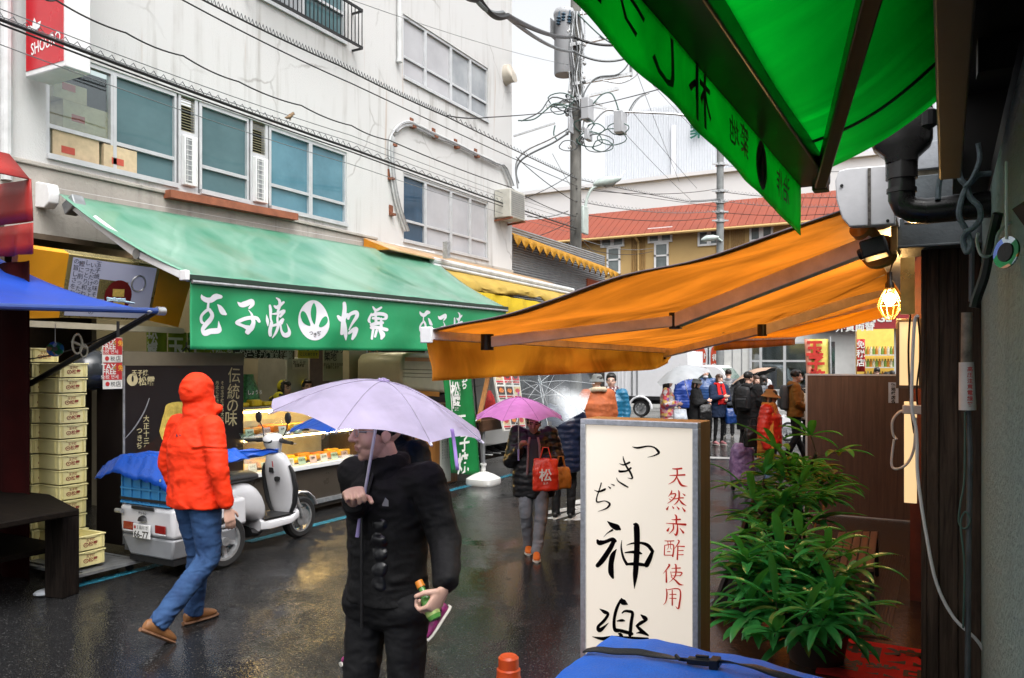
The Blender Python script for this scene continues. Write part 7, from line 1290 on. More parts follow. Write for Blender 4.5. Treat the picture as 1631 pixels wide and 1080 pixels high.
# --- man in black under the lavender umbrella
pos_ = gp(620, 3.16); hd_ = cam_dir(-.50, -.85).normalized(); rt_ = V((hd_.y, -hd_.x, 0)); tg = P(566, 790, 2.88) - pos_; fdv = rt_ * -.55 + hd_ * .62 + UP * .5; tg = tg - fdv.normalized() * .05; sc0 = 1.73 / 1.7; wr_ = (tg.dot(rt_) / sc0, tg.dot(hd_) / sc0, tg.z / sc0)
f = figure('man in a black shell jacket and glasses holding the lavender umbrella', gp(617, 3.16), cam_dir(-.50, -.85), 1.73, dict(head=(.0, .055, 1.568), neck=(0, .0, 1.42), shr=(.18, -.02, 1.385), elr=(.19, -.09, 1.19), wrr=wr_, ell=(-.26, -.02, 1.16), wrl=(-.35, .10, 1.04), knr=(.10, .06, .5), knl=(-.11, .02, .5), anl=(-.12, -.2, .12), anr=(.10, .16, .085)),   .0062, m_blk, .915, .010, m_blkt, m_black, 'short', yaw=-.52, pitch=.02, wide=.92, amp=.006, seed=7, lw=.96, collar=True, grip=dict(r=dict(fd=(-.55, .62, .50), pn=(-.45, .2, -.75), curl=1.12, ts=1), l=dict(fd=(.25, .55, -.8), pn=(.9, -.1, .1), curl=.85)), skin=m_skin)
glasses(f); J = f['J']; hd, rt = f['hd'], f['rt']
g = MB(); g.loft([(J['neck'] + UP * z, rt * a, hd * a) for z, a in ((-.05, .105), (.0, .095), (.05, .088), (.065, .082))], 20); organic(g, 'neck_warmer', cloth_m('black_knit', (.006, .006, .007), .9, .6, 60), f['t'], .009, 2, .008, 18)
wst = J['waist']; g = MB()
for k in range(5): g.loft([(wst + hd * (.110) - rt * .055 + UP * (.17 - k * .055 + z), rt * (.040 * a), hd * (.022 * a)) for z, a in ((-.026, .7), (-.012, 1), (.012, 1), (.026, .7))], 14)
organic(g, 'vest_front', puffer('glossy_black_vest', (.006, .006, .008), .3), f['t'], .008, 1, .012, 14)
g = MB(); 
for s in (-.15,): g.tube([J['neck'] + hd * .09 + rt * s * .05, J['chest'] + hd * .165 + rt * s * .07, wst + hd * .165 + rt * s * .075, J['pelvis'] + hd * .165 + rt * s * .08 - UP * .08], .006, 6)
g.build('zip', m_black, f['t']); g = MB(); p = J['chest'] + hd * .158 - rt * .105 + UP * .05; g.poly([p, p + rt * -.03, p + rt * -.03 + UP * .022, p + rt * -.015 + UP * .032 , p + UP * .005]); g.build('chest_mark', mat('grey_print', (.30, .30, .32), .5), f['t'])
hr = J['wrr'] + (rt * -.55 + hd * .62 + UP * .5).normalized() * .075; sh_ = P(585, 700, 2.93); ax = (P(613, 606, 2.98) - P(572, 790, 2.86)).normalized()
hc = hr + rt * -.015; apx = P(611, 607, 3.0)
m_lav = cloth_m('lavender_nylon', (.60, .53, .74), .45, .25, 30, transl=.5, tcol=(.72, .62, .88)); m_lav.node_tree.nodes['Principled BSDF'].inputs['Specular IOR Level'].default_value = .3
rc = P(597, 672, 3.0); axis = (apx - P(583, 735, 2.93)).normalized(); axis = (RT * .17 + UP * .98 - FW * .035).normalized()
umbrella('pale lavender folding umbrella held over the man in black', apx, axis, .405, .15, m_lav, None, .44, m_lavshaft := mat('lavender_shaft', (.60, .58, .72), .3, .4), 8, .05, twist=.35, grip=.16, tip=.012)
g = MB(); p = P(717, 683, 2.72); g.grid(lambda u, v: p + RT * (.012 * u + .02 * v) - UP * (.14 * v) + FW * .01 * sin(v * 5), 2, 8); tag(g.build('umbrella_strap', mat('violet_strap', (.35, .22, .62), .5), solid=.003), 'violet closing strap hanging from the rim of the lavender umbrella', 'strap')
# bottle in his left hand
fd = (rt * .25 + hd * .55 + UP * -.8).normalized(); wl = J['wrl']; bc = wl + fd * .075 + rt * .032; bd = (RT * .42 - UP * .75 - FW * .35).normalized(); t = thing('bottle', 'small green tea bottle with an orange cap in the hand of the man in black', 'bottle', bc)
g = MB(); g.lathe([(.0, -.02), (.012, -.02), (.012, .005), (.024, .03), (.026, .06), (.026, .095), (.022, .105), (0, .105)], bc - bd * .04, 20, ax=bd); g.build('body', mat('green_tea_bottle', (.10, .30, .06), .15, alpha=.85), t); g = MB(); g.lathe([(0, -.045), (.015, -.045), (.016, -.02), (.0, -.02)], bc - bd * .04, 16, ax=bd); g.build('cap', mat('orange_cap', (.65, .22, .02), .4), t); g = MB(); g.lathe([(.0265, .055), (.0268, .06), (.0268, .085), (.0265, .09)], bc - bd * .04, 20, ax=bd); g.build('label', mat('bottle_label', (.30, .40, .12), .5, var=.5, vs=40), t)
# --- person behind him with a blue umbrella
pos_ = gp(640, 5.05); hd_ = cam_dir(-.75, -.55).normalized(); rt_ = V((hd_.y, -hd_.x, 0)); loc_ = lambda q: ((q - pos_).dot(rt_) / .953, (q - pos_).dot(hd_) / .953, q.z / .953)
f = figure('person in black mostly hidden behind the man with the lavender umbrella', gp(640, 5.05), cam_dir(-.75, -.55), 1.62, dict(wrr=loc_(P(578, 738, 4.85)), elr=(.25, .12, 1.06), anl=loc_(P(694, 972, 5.2)), knl=(-.08, .06, .47), anr=(.1, .2, .085), knr=(.1, .14, .48)), .012, m_blk, .80, .03, m_blkt, mat('magenta_sneaker', (.30, .02, .16), .5, var=.9, vs=22, col2=(.02, .012, .02)), 'long', m_hairb, yaw=.3, seed=11, toes=dict(l=(.1, .6, -.75)), grip=dict(r=dict(fd=(-.5, .6, .5), pn=(-.45, .2, -.75), curl=1.1)))
m_bum = cloth_m('blue_nylon', (.01, .07, .40), .4, .2, 30, transl=.35, tcol=(.02, .2, .8)); J = f['J']
umbrella('bright blue umbrella mostly hidden behind the lavender one', P(584, 642, 4.6), (RT * -.02 + UP + FW * .04), .44, .15, m_bum, None, .42, m_white, twist=.2)
# --- walker with the pink umbrella
f = figure('short walker in a black padded coat and orange shoes under the pink umbrella', gp(850, 7.85), cam_dir(-.02, -1), 1.45, dict(head=(0, .07, 1.50), neck=(0, .03, 1.37), wrr=(.16, .26, 1.23), elr=(.27, .05, 1.06), ell=(-.28, .03, 1.08), wrl=(-.13, .24, 1.10), anr=(.06, -.05, .085), knr=(.09, .12, .49), anl=(-.03, .28, .085), knl=(-.09, .18, .49)), .011, m_blkp, .66, .045, cloth_m('grey_trousers', (.20, .21, .235), .8, .3), mat('orange_shoe', (.65, .14, .01), .5), 'short', skin=m_skin2, seed=5, wide=1.1, lw=1.1, pitch=-.12, grip=dict(r=dict(fd=(-.3, .4, .85), pn=(-.7, .5, -.3), curl=1.1), l=dict(fd=(.5, .5, -.5), pn=(.3, -.3, -.8), curl=.9)))
J, hd, rt = f['J'], f['hd'], f['rt']; g = MB(); ch = J['chest']
for s in (-1, 1): g.tube([J['neck'] + hd * .10 + rt * s * .04 - UP * .02, ch + hd * .16 + rt * s * .055, J['waist'] + hd * .17 + rt * s * .06, J['pelvis'] + hd * .16 + rt * s * .065], .012, 6)
g.build('coat_lining', mat('mauve_lining', (.30, .17, .18), .6), f['t']); g = MB(); g.loft([(c + hd * o, rt * .05, hd * .015) for c, o in ((J['neck'] - UP * .04, .10), (ch, .155), (J['waist'], .165), (J['pelvis'] + UP * .03, .155))], 12); g.build('shirt', mat('dark_grey_shirt', (.04, .04, .05), .8), f['t'])
umbrella('pink umbrella carried low by the walker in orange shoes', P(826, 633, 7.6), (RT * -.0 + UP * 1 - FW * .0), .43, .20, cloth_m('pink_nylon', (.52, .17, .46), .45, .25, 25, transl=.3, tcol=(.7, .25, .6)), None, .50, None, 8, .07, twist=.15)
def bag(label, c, w_, h_, d_, m, hdir, handle=True, cat='bag', name='shopping_bag'):
    t = thing(name, label, cat, c); s_ = hdir.normalized(); n = s_.cross(UP); g = MB(); g.loft([(c + UP * z * h_, s_ * w_ / 2 * a, n * d_ / 2 * b_) for z, a, b_ in ((0, .92, .9), (.04, 1, 1), (.5, 1.0, 1.05), (.85, .95, .6), (1, .93, .25))], 18, pw=.4); organic(g, 'sack', m, t, .012, 2, .012, 12)
    if handle:
        for s in (-1, 1): g = MB(); g.tube([c + UP * h_ * .97 + s_ * w_ * .22 + n * s * .01, c + UP * (h_ + .10) + s_ * w_ * .1 + n * s * .01, c + UP * (h_ + .10) - s_ * w_ * .1 + n * s * .01, c + UP * h_ * .97 - s_ * w_ * .22 + n * s * .01], .006, 6); g.build('handle', m, t)
    return t
rb = bag('red shopping bag with a white print hanging from the walker’s hand'.replace('’', "'"), P(869, 781, 7.45), .24, .30, .11, mat('red_bag_film', (.65, .035, .012), .35, var=.15, bump=.4, bs=18), RT); c = P(869, 757, 7.35)
g = MB(); g.lines('松', c - FW * .005, RT, UP, .12, bold=.02); g.lines('玉子', c - UP * .075, RT, UP, .025); g.build('lettering', m_wp, rb)
bag('orange brown leather bag behind the red shopping bag', P(893, 778, 7.7), .20, .21, .10, mat('tan_leather', (.50, .20, .03), .5, var=.15), RT + FW * .3, name='leather_bag')
# --- people further off (x, depth, facing, height, ...)
WALK = dict(anr=(.1, .18, .085), anl=(-.1, -.2, .11), knr=(.1, .14, .49), knl=(-.1, 0, .48)); FRONT = dict(elr=(.26, .0, 1.10), wrr=(.10, .24, 1.10), ell=(-.26, .0, 1.10), wrl=(-.10, .24, 1.10)); PH = dict(elr=(.24, .06, 1.12), wrr=(.06, .26, 1.18), ell=(-.24, .06, 1.10), wrl=(-.06, .26, 1.10))
m_shear = mat('rust_suede', (.36, .085, .022), .75, var=.25, vs=6, bump=.3, bs=16); m_cream_f = mat('cream_fleece', (.50, .42, .30), .9, bump=.8, bs=80); m_navyp = puffer('navy_puffer', (.010, .016, .040)); m_bluep = puffer('blue_puffer', (.015, .045, .24)); m_bluep2 = puffer('steel_blue_puffer', (.022, .065, .19)); m_coat = cloth_m('black_wool', (.010, .010, .011), .85); m_navyc = cloth_m('navy_wool', (.010, .020, .050), .85); m_greyp = puffer('grey_puffer', (.10, .105, .12)); m_must = cloth_m('mustard_cotton', (.26, .11, .018), .8); m_redp = puffer('red_puffer', (.55, .025, .012)); m_pinks = mat('pink_sneaker', (.40, .16, .17), .6); m_hatg = mat('grey_felt', (.16, .165, .16), .9, var=.15); m_hatb = mat('black_wool_hat', (.012, .012, .013), .9)
f = figure('man in a rust suede coat with cream fleece collar and grey hat', gp(951, 12.2), cam_dir(-.25, 1), 1.70, FRONT, .018, m_shear, .84, .055, cloth_m('grey_slacks', (.15, .15, .16)), m_boot, 'short', yaw=.2, seed=21, wide=1.12); hat(f, 'bucket', m_hatg)
g = MB(); n = f['J']['neck']; g.tube([n + (f['rt'] * cos(q * PI / 8) * .115 + f['hd'] * sin(q * PI / 8) * .10 + UP * (.02 - .03 * sin(q * PI / 8))) for q in range(17)], .042, 10); organic(g, 'fleece_collar', m_cream_f, f['t'], .016, 2, .008, 30)
f = figure('man in glasses with a plaid scarf and blue jacket beside the suede coat', gp(974, 13.0), cam_dir(-.4, -1), 1.70, None, .018, puffer('teal_puffer', (.015, .13, .24)), .82, .03, m_blkt, m_black, 'short', seed=22, yaw=.2); glasses(f); hat(f, 'beanie', m_hatb)
def plaid():
    m = mat('plaid_wool', (.4, .4, .4), .9); t, L, b, o = nodes_of(m); tc = N(t, 'ShaderNodeTexCoord'); ck = N(t, 'ShaderNodeTexChecker', Scale=24); ck.inputs[1].default_value = (.45, .42, .40, 1); ck.inputs[2].default_value = (.10, .03, .05, 1); L(tc.outputs['Object'], ck.inputs[0]); L(ck.outputs[0], b.inputs['Base Color']); return m
neck_scarf(f, plaid(), .62)
f = figure('person in a dark navy padded coat under the big clear umbrella', gp(898, 9.6), cam_dir(.3, 1), 1.58, FRONT, .016, m_navyp, .62, .05, m_blkt, m_black, 'bob', seed=23)
m_clearu = glass('clear_vinyl', (.84, .87, .89), .86, .25)
umbrella('large clear vinyl umbrella tilted behind the pink one', P(859, 610, 9.3), (UP * .72 - FW * .62 + RT * -.28), .60, .22, m_clearu, None, .75, m_white, 8, .04, twist=.3)
def floral():
    m = mat('floral_silk', (.6, .3, .3), .5); t, L, b, o = nodes_of(m); tc = N(t, 'ShaderNodeTexCoord'); vo = N(t, 'ShaderNodeTexVoronoi', Scale=15); L(tc.outputs['Object'], vo.inputs[0]); rm = N(t, 'ShaderNodeValToRGB'); rm.color_ramp.interpolation = 'CONSTANT'; L(vo.outputs['Color'], rm.inputs[0])
    for i, (p, c) in enumerate(((0, (.62, .55, .55)), (.35, (.60, .28, .30)), (.55, (.55, .06, .08)), (.68, (.62, .40, .12)), (.8, (.30, .12, .35)))):
        e_ = rm.color_ramp.elements[i] if i < 2 else rm.color_ramp.elements.new(p); e_.position = p; e_.color = (*c, 1)
    L(rm.outputs[0], b.inputs['Base Color']); return m
m_flo = floral()
f = figure('woman with long black hair in a pink floral kimono under a white umbrella', gp(1063, 17), cam_dir(1, -.3), 1.58, FRONT, .022, m_flo, .80, .04, None, m_black, 'long', skirt=m_flo, seed=24)
umbrella('white translucent umbrella over the floral kimono', P(1084, 583, 16.9), (UP - RT * .28 - FW * .1), .58, .26, mat('white_vinyl', (.62, .65, .68), .3, alpha=.82, transl=.4), None, .62, m_white, 8, .04)
f = figure('tall man in a bright blue puffer and black hat behind the bucket hat', gp(1093, 18.6), cam_dir(.4, -.9), 1.74, None, .022, m_bluep, .82, .045, m_blkt, m_black, 'short', seed=25, yaw=-.3); hat(f, 'beanie', m_hatb)
f = figure('woman in a black coat and grey bucket hat looking down', gp(1109, 17.0), cam_dir(.9, -.45), 1.56, PH, .022, m_coat, .55, .03, m_blkt, m_black, 'bob', seed=26, pitch=-.15); hat(f, 'bucket', m_hatg)
bag('black leather handbag hanging at the bucket hat woman', P(1123, 668, 16.8), .26, .32, .16, m_black, RT, name='handbag')
bag('crumpled white plastic bag beside the black coat', P(1083, 678, 16.9), .3, .35, .2, mat('white_film', (.50, .54, .60), .4, bump=.6, bs=12), RT, handle=False, name='plastic_bag')
f = figure('young man in a steel blue puffer with a mask under his chin', gp(1123, 19.2), cam_dir(-.05, -1), 1.76, None, .022, m_bluep2, .82, .045, m_blkt, m_black, 'short', seed=27, mask=2)
f = figure('young woman in a navy coat and red scarf with pink sneakers', gp(1145, 18.4), cam_dir(.35, -.95), 1.62, PH, .020, m_navyc, .66, .03, m_blkt, m_pinks, 'bob', m_hairb, seed=28, mask=2, lw=.75); neck_scarf(f, cloth_m('red_wool', (.55, .015, .015), .9), .45)
bag('blue plastic bag hanging beside the navy coat', P(1166, 675, 18.3), .3, .36, .2, mat('blue_film', (.01, .05, .22), .35, bump=.5, bs=12), RT, handle=False, name='plastic_bag')
f = figure('man in a grey puffer standing behind the red scarf', gp(1160, 20.5), cam_dir(.3, 1), 1.72, None, .024, m_greyp, .8, .04, m_blkt, m_black, 'short', seed=29)
f = figure('man in a long black coat and flat cap wearing a backpack', gp(1192, 15.6), cam_dir(.65, .75), 1.70, WALK, .020, m_coat, .58, .05, m_blkt, m_black, 'short', seed=30, hood='down', yaw=-.5); hat(f, 'cap', m_hatb); backpack(f, cloth_m('charcoal_nylon', (.018, .018, .02), .5), 'large charcoal backpack on the man in the flat cap', -.235)
f = figure('smiling woman with brown hair in a grey jacket by the flat cap man', gp(1204, 17.8), cam_dir(.2, -1), 1.60, None, .022, m_greyp, .8, .03, m_blkt, m_black, 'bob', m_hairb, seed=31)
f = figure('woman with long black hair turned away beside the smiling woman', gp(1216, 18.2), cam_dir(.95, .3), 1.60, None, .022, m_greyp, .8, .03, m_blkt, m_black, 'long', seed=32)
umbrella('black umbrella lined in peach behind the long haired women', P(1196, 590, 20.2), (UP - RT * .35 + FW * .25), .62, .2, mat('peach_nylon', (.55, .36, .26), .5, transl=.2), m_hatb, .7, None, 8, .05)
f = figure('person in white standing under the peach lined umbrella', gp(1212, 21), cam_dir(-.2, -1), 1.70, None, .024, cloth_m('white_cotton', (.55, .55, .57)), .8, .03, m_blkt, m_black, 'short', seed=33)
f = figure('old woman in a red puffer with an orange scarf and brown sun hat', gp(1226, 11.2), cam_dir(.85, -.5), 1.50, dict(wrr=(.30, .03, .80), elr=(.29, -.05, 1.08)), .015, m_redp, .80, .06, cloth_m('pale_jeans', (.10, .16, .26)), m_white, 'bob', seed=34, wide=1.12, pitch=-.1, skin=m_skin2); hat(f, 'sun', mat('camel_felt', (.38, .22, .08), .9), mat('brown_fur', (.12, .04, .02), .95, bump=.8, bs=90)); glasses(f)
sc_ = neck_scarf(f, cloth_m('orange_scarf_wool', (.62, .24, .045), .95), .66)
J, hd, rt = f['J'], f['hd'], f['rt']; g = MB(); p0 = J['neck'] - hd * .0 + rt * .10
g.loft([(p0 + rt * o - UP * z, hd * a, rt * .03) for z, o, a in ((-.05, .0, .06), (.1, .08, .10), (.35, .10, .11), (.62, .10, .12))], 14); organic(g, 'scarf_tail', MATS['orange_scarf_wool'], f['t'], .014, 1, .012, 16, (1, 1, .3)); g = MB()
for i in range(16): q = p0 + rt * .105 - UP * .61 + hd * (-.11 + .22 * i / 15); g.tube([q, q - UP * .10 + hd * .01 * sin(i)], .007, 5)
g.build('fringe', MATS['orange_scarf_wool'], f['t'])
t = thing('shopping_trolley', 'purple patterned shopping trolley bag behind the red puffer', 'trolley bag', gp(1182, 11.6)); c = gp(1182, 11.6); g = MB(); g.loft([(c + UP * z, RT * a, FW * a * .8) for z, a in ((.10, .13), (.14, .16), (.45, .17), (.62, .15), (.70, .10))], 16, pw=.5); m_pur = mat('purple_print', (.12, .05, .18), .5, var=.8, vs=16, col2=(.38, .26, .45), bump=.3, bs=10); organic(g, 'sack', m_pur, t, .015, 2, .02, 9)
for s in (-1, 1): g = MB(); g.tube([c + RT * .1 * s + FW * .12 - RT * .012 + UP * .07, c + RT * .1 * s + FW * .12 + RT * .012 + UP * .07], .07, 14); g.build('wheel', m_black, t)
g = MB(); g.tube([c + UP * .1, c + UP * .72 + RT * .05, c + UP * .82 + RT * .20], .012, 6); g.build('handle', m_black, t)
bag('black shoulder bag beside the purple trolley', P(1200, 712, 11.3), .26, .30, .14, m_black, RT, name='shoulder_bag')
f = figure('man in a mustard hooded jacket with a grey backpack by the board', gp(1267, 15.2), cam_dir(.95, -.2), 1.74, dict(wrr=(.12, .22, .98), elr=(.25, .0, 1.1), anr=(.1, -.2, .1), anl=(-.1, .2, .085)), .018, m_must, .84, .03, m_blkt, m_black, 'short', seed=35, hood='down', mask=1); backpack(f, cloth_m('grey_nylon', (.07, .075, .08), .6), 'grey backpack on the man in mustard', -.2)
f = figure('person in dark clothes just left of the partition board', gp(1287, 16.5), cam_dir(.6, -.7), 1.66, None, .022, m_coat, .7, .03, m_blkt, m_black, 'short', seed=36)
bag('cream cloth bag at the left edge of the partition board', P(1281, 668, 15.4), .35, .5, .16, mat('cream_canvas', (.50, .45, .36), .8), RT, name='cloth_bag')
for x, d, hgt, hd_, tp, lb, hr_ in ((1397, 23, 1.76, (.1, 1), m_coat, 'man in black seen from behind in the bright far shop', 'short'), (1421, 24, 1.66, (-.2, 1), m_must, 'woman in brown beside the man in black in the far shop', 'bob'), (1372, 21, 1.56, (.4, 1), m_coat, 'dark haired head showing above the partition board left of the shop man', 'short'), (1321, 22, 1.5, (-.4, 1), m_greyp, 'top of a dark head just above the partition board under the yellow banner', 'bob'), (1412, 19, 1.66, (0, -1), m_greyp, 'person in a dark cap at the right end of the partition board', 'short')):
    f = figure(lb, gp(x, d), cam_dir(*hd_), hgt, None, .024, tp, .75, .03, m_blkt, m_black, hr_, seed=x)
    if 'cap' in lb: hat(f, 'cap', m_hatb)
# --- shop staff behind the counter
m_yk = mat('yellow_headscarf', (.68, .60, .02), .7, bump=.4, bs=20); m_pap = cloth_m('purple_smock', (.06, .02, .12), .8)
f = figure('shop woman in a yellow headscarf and glasses facing the queue', PX(452, 640, -8.4), cam_dir(.9, -.35), 1.62, FRONT, .014, m_pap, .75, .02, m_blkt, m_black, 'bob', seed=41); hat(f, 'scarf', m_yk); glasses(f)
f = figure('shop woman in a yellow headscarf bending over behind the counter', PX(412, 640, -8.5), cam_dir(.8, .1), 1.60, dict(head=(0, .30, 1.42), neck=(0, .2, 1.34), chest=(0, .10, 1.22), shr=(.18, .16, 1.28), shl=(-.18, .16, 1.28), **{k: v for k, v in PH.items() if 0}), .014, m_blk, .75, .02, m_blkt, m_black, 'bob', seed=42, pitch=-.7); hat(f, 'scarf', m_yk)
f = figure('third shop assistant mostly hidden behind the lavender umbrella', PX(489, 640, -8.6), cam_dir(.5, -.8), 1.62, None, .016, m_pap, .75, .02, m_blkt, m_black, 'short', seed=43); hat(f, 'scarf', m_yk)
# ================================================================ delivery scooter
m_sw = mat('scooter_white', (.58, .58, .60), .22, var=.04, coat=.5); m_sg = mat('scooter_grey', (.30, .31, .33), .35, var=.1); m_tyre = mat('tyre_rubber', (.012, .012, .012), .7, bump=.3, bs=80); m_trim = mat('matt_black_trim', (.012, .012, .013), .45, bump=.1); m_tail = mat('tail_lamp_red', (.22, .012, .010), .12, coat=.6)
def wheel(par, c, r, w_, ax=(1, 0, 0), spokes=6):
    t = MB(); a = V(ax); t.lathe([(r * .70, -w_ * .5), (r * .88, -w_ * .55), (r * .98, -w_ * .35), (r, 0), (r * .98, w_ * .35), (r * .88, w_ * .55), (r * .70, w_ * .5), (r * .70, -w_ * .5)], c, 32, ax=ax); o = t.build('wheel', m_tyre, par)
    t = MB(); t.lathe([(r * .62, -w_ * .42), (r * .72, -w_ * .46), (r * .72, w_ * .46), (r * .62, w_ * .42), (r * .62, -w_ * .42)], c, 32, ax=ax); u = a.orthogonal().normalized(); q = a.cross(u)
    for i in range(spokes): d = u * cos(2 * PI * i / spokes) + q * sin(2 * PI * i / spokes); t.bar(V(c) + d * r * .1, V(c) + d * r * .66, w_ * .35, r * .10, up=a)
    t.lathe([(0, -w_ * .5), (r * .16, -w_ * .5), (r * .16, w_ * .5), (0, w_ * .5)], c, 16, ax=ax); t.build('rim', m_steel, o); return o
t = thing('delivery_scooter', 'white three wheeled delivery scooter parked in front of the black poster board', 'scooter', (0, 0, 0)); T0 = t
S_ = lambda y, z, a, c, x=0: ((x, y, z), (a, 0, 0), (0, 0, c))
mb = MB(); mb.prism([(-.35, -.56, .36), (.35, -.56, .36), (.35, -.57, .62), (-.35, -.57, .62)], (0, .82, 0)); mb.build('rear_body', m_sw, t, bev=.035, seg=3)
mb = MB(); mb.prism([(-.345, -.555, .356), (.345, -.555, .356), (.28, -.52, .17), (-.27, -.52, .17)], (0, .74, 0)); mb.build('lower_panel', m_sg, t, bev=.02)
mb = MB(); mb.box((-.30, -.50, .12), (.28, .1, .168)); mb.build('chassis', m_trim, t)
YR = -.578
def rect(nm, m, x0, x1, z0, z1, o=.0, par=None, th=.012, bev=.004): mb = MB(); mb.box((x0, YR - o - th, z0), (x1, YR - o, z1)); return mb.build(nm, m, par or t, bev=bev)
for x in (-.27, .15): tl = rect('tail_light', m_tail, x, x + .13, .41, .48); rect('reflector', m_sw, x, x + .13, .395, .409, 0, tl)
pl = rect('licence_plate', mat('plate_white', (.68, .68, .68), .4), -.13, .09, .35, .47, .004); mb = MB(); yy = YR - .0175; mb.lines('66-77', (-.02, yy, .385), (1, 0, 0), (0, 0, 1), .082, bold=.02); mb.lines('2 品川 さ', (-.005, yy, .444), (1, 0, 0), (0, 0, 1), .036, bold=.01); mb.build('lettering', m_black, pl); mb = MB(); mb.box((-.115, yy - .0002, .43), (-.09, yy, .455)); mb.build('red_mark', MATS['leaflet_red'], pl)
mb = MB(); mb.loft([((-.02, YR - .01, .50), (.055, 0, 0), (0, .02, 0)), ((-.02, YR - .005, .53), (.045, 0, 0), (0, .018, 0)), ((-.02, YR, .545), (.015, 0, 0), (0, .01, 0))], 14); mb.build('lock_cover', m_trim, t); rect('handle', m_trim, -.16, .13, .595, .625, .0)
mb = MB(); mb.lines('デンキ便', (-.02, YR - .002, .565), (1, 0, 0), (0, 0, 1), .03, bold=.02); mb.build('badge', m_black, t); mb = MB(); mb.tube([(-.34, YR - .03, .57), (-.26, YR - .03, .57)], .02, 10); mb.build('marker_lamp', m_steel, t)
for x in (-.27, .30): wheel(t, (x, 0, .245), .245, .11)
mb = MB(); mb.loft([S_(.16, .50, .17, .13), S_(.3, .55, .20, .18), S_(.52, .52, .19, .2), S_(.66, .44, .15, .16), S_(.72, .36, .13, .08)], 20, pw=.7); mb.build('side_cover', m_sw, t, sub=1)
mb = MB(); mb.loft([S_(.12, .73, .13, .05), S_(.22, .76, .16, .06), S_(.45, .755, .155, .06), S_(.62, .75, .12, .055), S_(.68, .74, .06, .03)], 18); mb.build('seat', mat('black_vinyl_seat', (.014, .014, .015), .4, bump=.2, bs=120), t, sub=1)
mb = MB(); mb.loft([S_(.62, .26, .15, .07), S_(.72, .25, .19, .06), S_(1.0, .255, .20, .05), S_(1.12, .30, .18, .06)], 18, pw=.6); mb.build('floorboard', m_sw, t); mb = MB(); mb.box((-.17, .66, .312), (.17, 1.08, .322)); mb.build('floor_mat', m_trim, t)
sh = lambda z, y, a, b_: ((0, y, z), (a, 0, 0), (0, b_, .0))
mb = MB(); mb.loft([sh(.27, 1.08, .12, .05), sh(.36, 1.09, .165, .06), sh(.55, 1.07, .20, .075), sh(.75, 1.02, .19, .085), sh(.88, .985, .14, .075), sh(.96, .965, .085, .06)], 24, pw=.75); mb.build('leg_shield', m_sw, t, sub=1)
for s in (-1, 1): mb = MB(); mb.tube([(.12 * s, 1.05, .30), (.185 * s, 1.045, .42), (.212 * s, 1.035, .58), (.205 * s, 1.0, .74), (.175 * s, .98, .82)], [.018, .026, .030, .024, .012], 8); mb.build('shield_trim', m_trim, t)
mb = MB(); mb.lathe([(0, 0), (.035, 0), (.04, .012), (0, .02)], (.03, .965, .68), 16, ax=(0, -1, .2)); mb.box((-.06, .93, .74), (.0, .95, .79)); mb.build('glove_pocket', m_trim, t); mb = MB(); mb.bar((.0, .93, .80), (.0, .92, .86), .012, .012); mb.build('bag_hook', MATS['leaflet_red'], t)
mb = MB(); mb.loft([sh(.92, .955, .075, .06), sh(1.0, .935, .085, .075), sh(1.08, .92, .12, .10), sh(1.12, .93, .11, .09), sh(1.15, .95, .06, .05)], 20); hd_ = mb.build('handlebar_cover', m_sw, t, sub=1)
mb = MB(); mb.loft([((-.0, .862, 1.085), (.075, 0, 0), (0, .02, .04)), ((-.0, .85, 1.09), (.065, 0, 0), (0, .017, .034))], 20); mb.build('instrument_panel', mat('dark_display', (.02, .025, .03), .08), t)
for s in (-1, 1):
    mb = MB(); mb.tube([(.09 * s, .93, 1.08), (.2 * s, .90, 1.07)], .022, 10); mb.tube([(.2 * s, .90, 1.07), (.33 * s, .86, 1.065)], .018, 10); mb.build('grip', m_trim, t); mb = MB(); mb.tube([(.2 * s, .93, 1.06), (.31 * s, .94, 1.05)], .006, 6); mb.build('brake_lever', m_steel, t)
    mb = MB(); mb.tube([(.13 * s, .93, 1.09), (.17 * s, .95, 1.2), (.20 * s, .93, 1.27)], .006, 6); mb.ell((.205 * s, .93, 1.31), (.045, .014, .062), n=14); mb.build('mirror', m_trim, t)
mb = MB(); mb.loft([((.0, 1.30 + .26 * cos(a), .225 + .27 * sin(a)), (.055, 0, 0), (0, .012 * sin(a), .012)) for a in (2.6, 2.2, 1.7, 1.2, .75, .4)], 12); mb.build('front_fender', m_sw, t); fw_ = wheel(t, (.0, 1.30, .225), .225, .09)
for s in (-1, 1): mb = MB(); mb.tube([(.07 * s, 1.12, .62), (.075 * s, 1.27, .24)], .02, 8); mb.build('fork', m_steel, t)
mb = MB(); mb.lathe([(0, -.004), (.09, -.004), (.09, .004), (0, .004)], (.06, 1.30, .225), 24, ax=(1, 0, 0)); mb.build('brake_disc', m_steel, t); mb = MB(); mb.loft([S_(.55, .2, .1, .06), S_(.62, .18, .12, .05), S_(.72, .19, .08, .03)], 12); mb.build('stand', m_trim, t)
t.location = (-6.10, 5.13, 0)
far_s = dup(t, gp(1244, 19.5), -.9, 'white scooter parked far off behind the red puffer woman')
t = thing('delivery_crate', 'light blue ribbed crate strapped on the back of the scooter', 'crate', (-6.12, 4.78, .63)); m_lb = mat('light_blue_plastic', (.045, .24, .50), .4, var=.08)
x0, x1, y0, y1, z0, z1 = -6.43, -5.80, 4.58, 5.02, .635, 1.03; mb = MB()
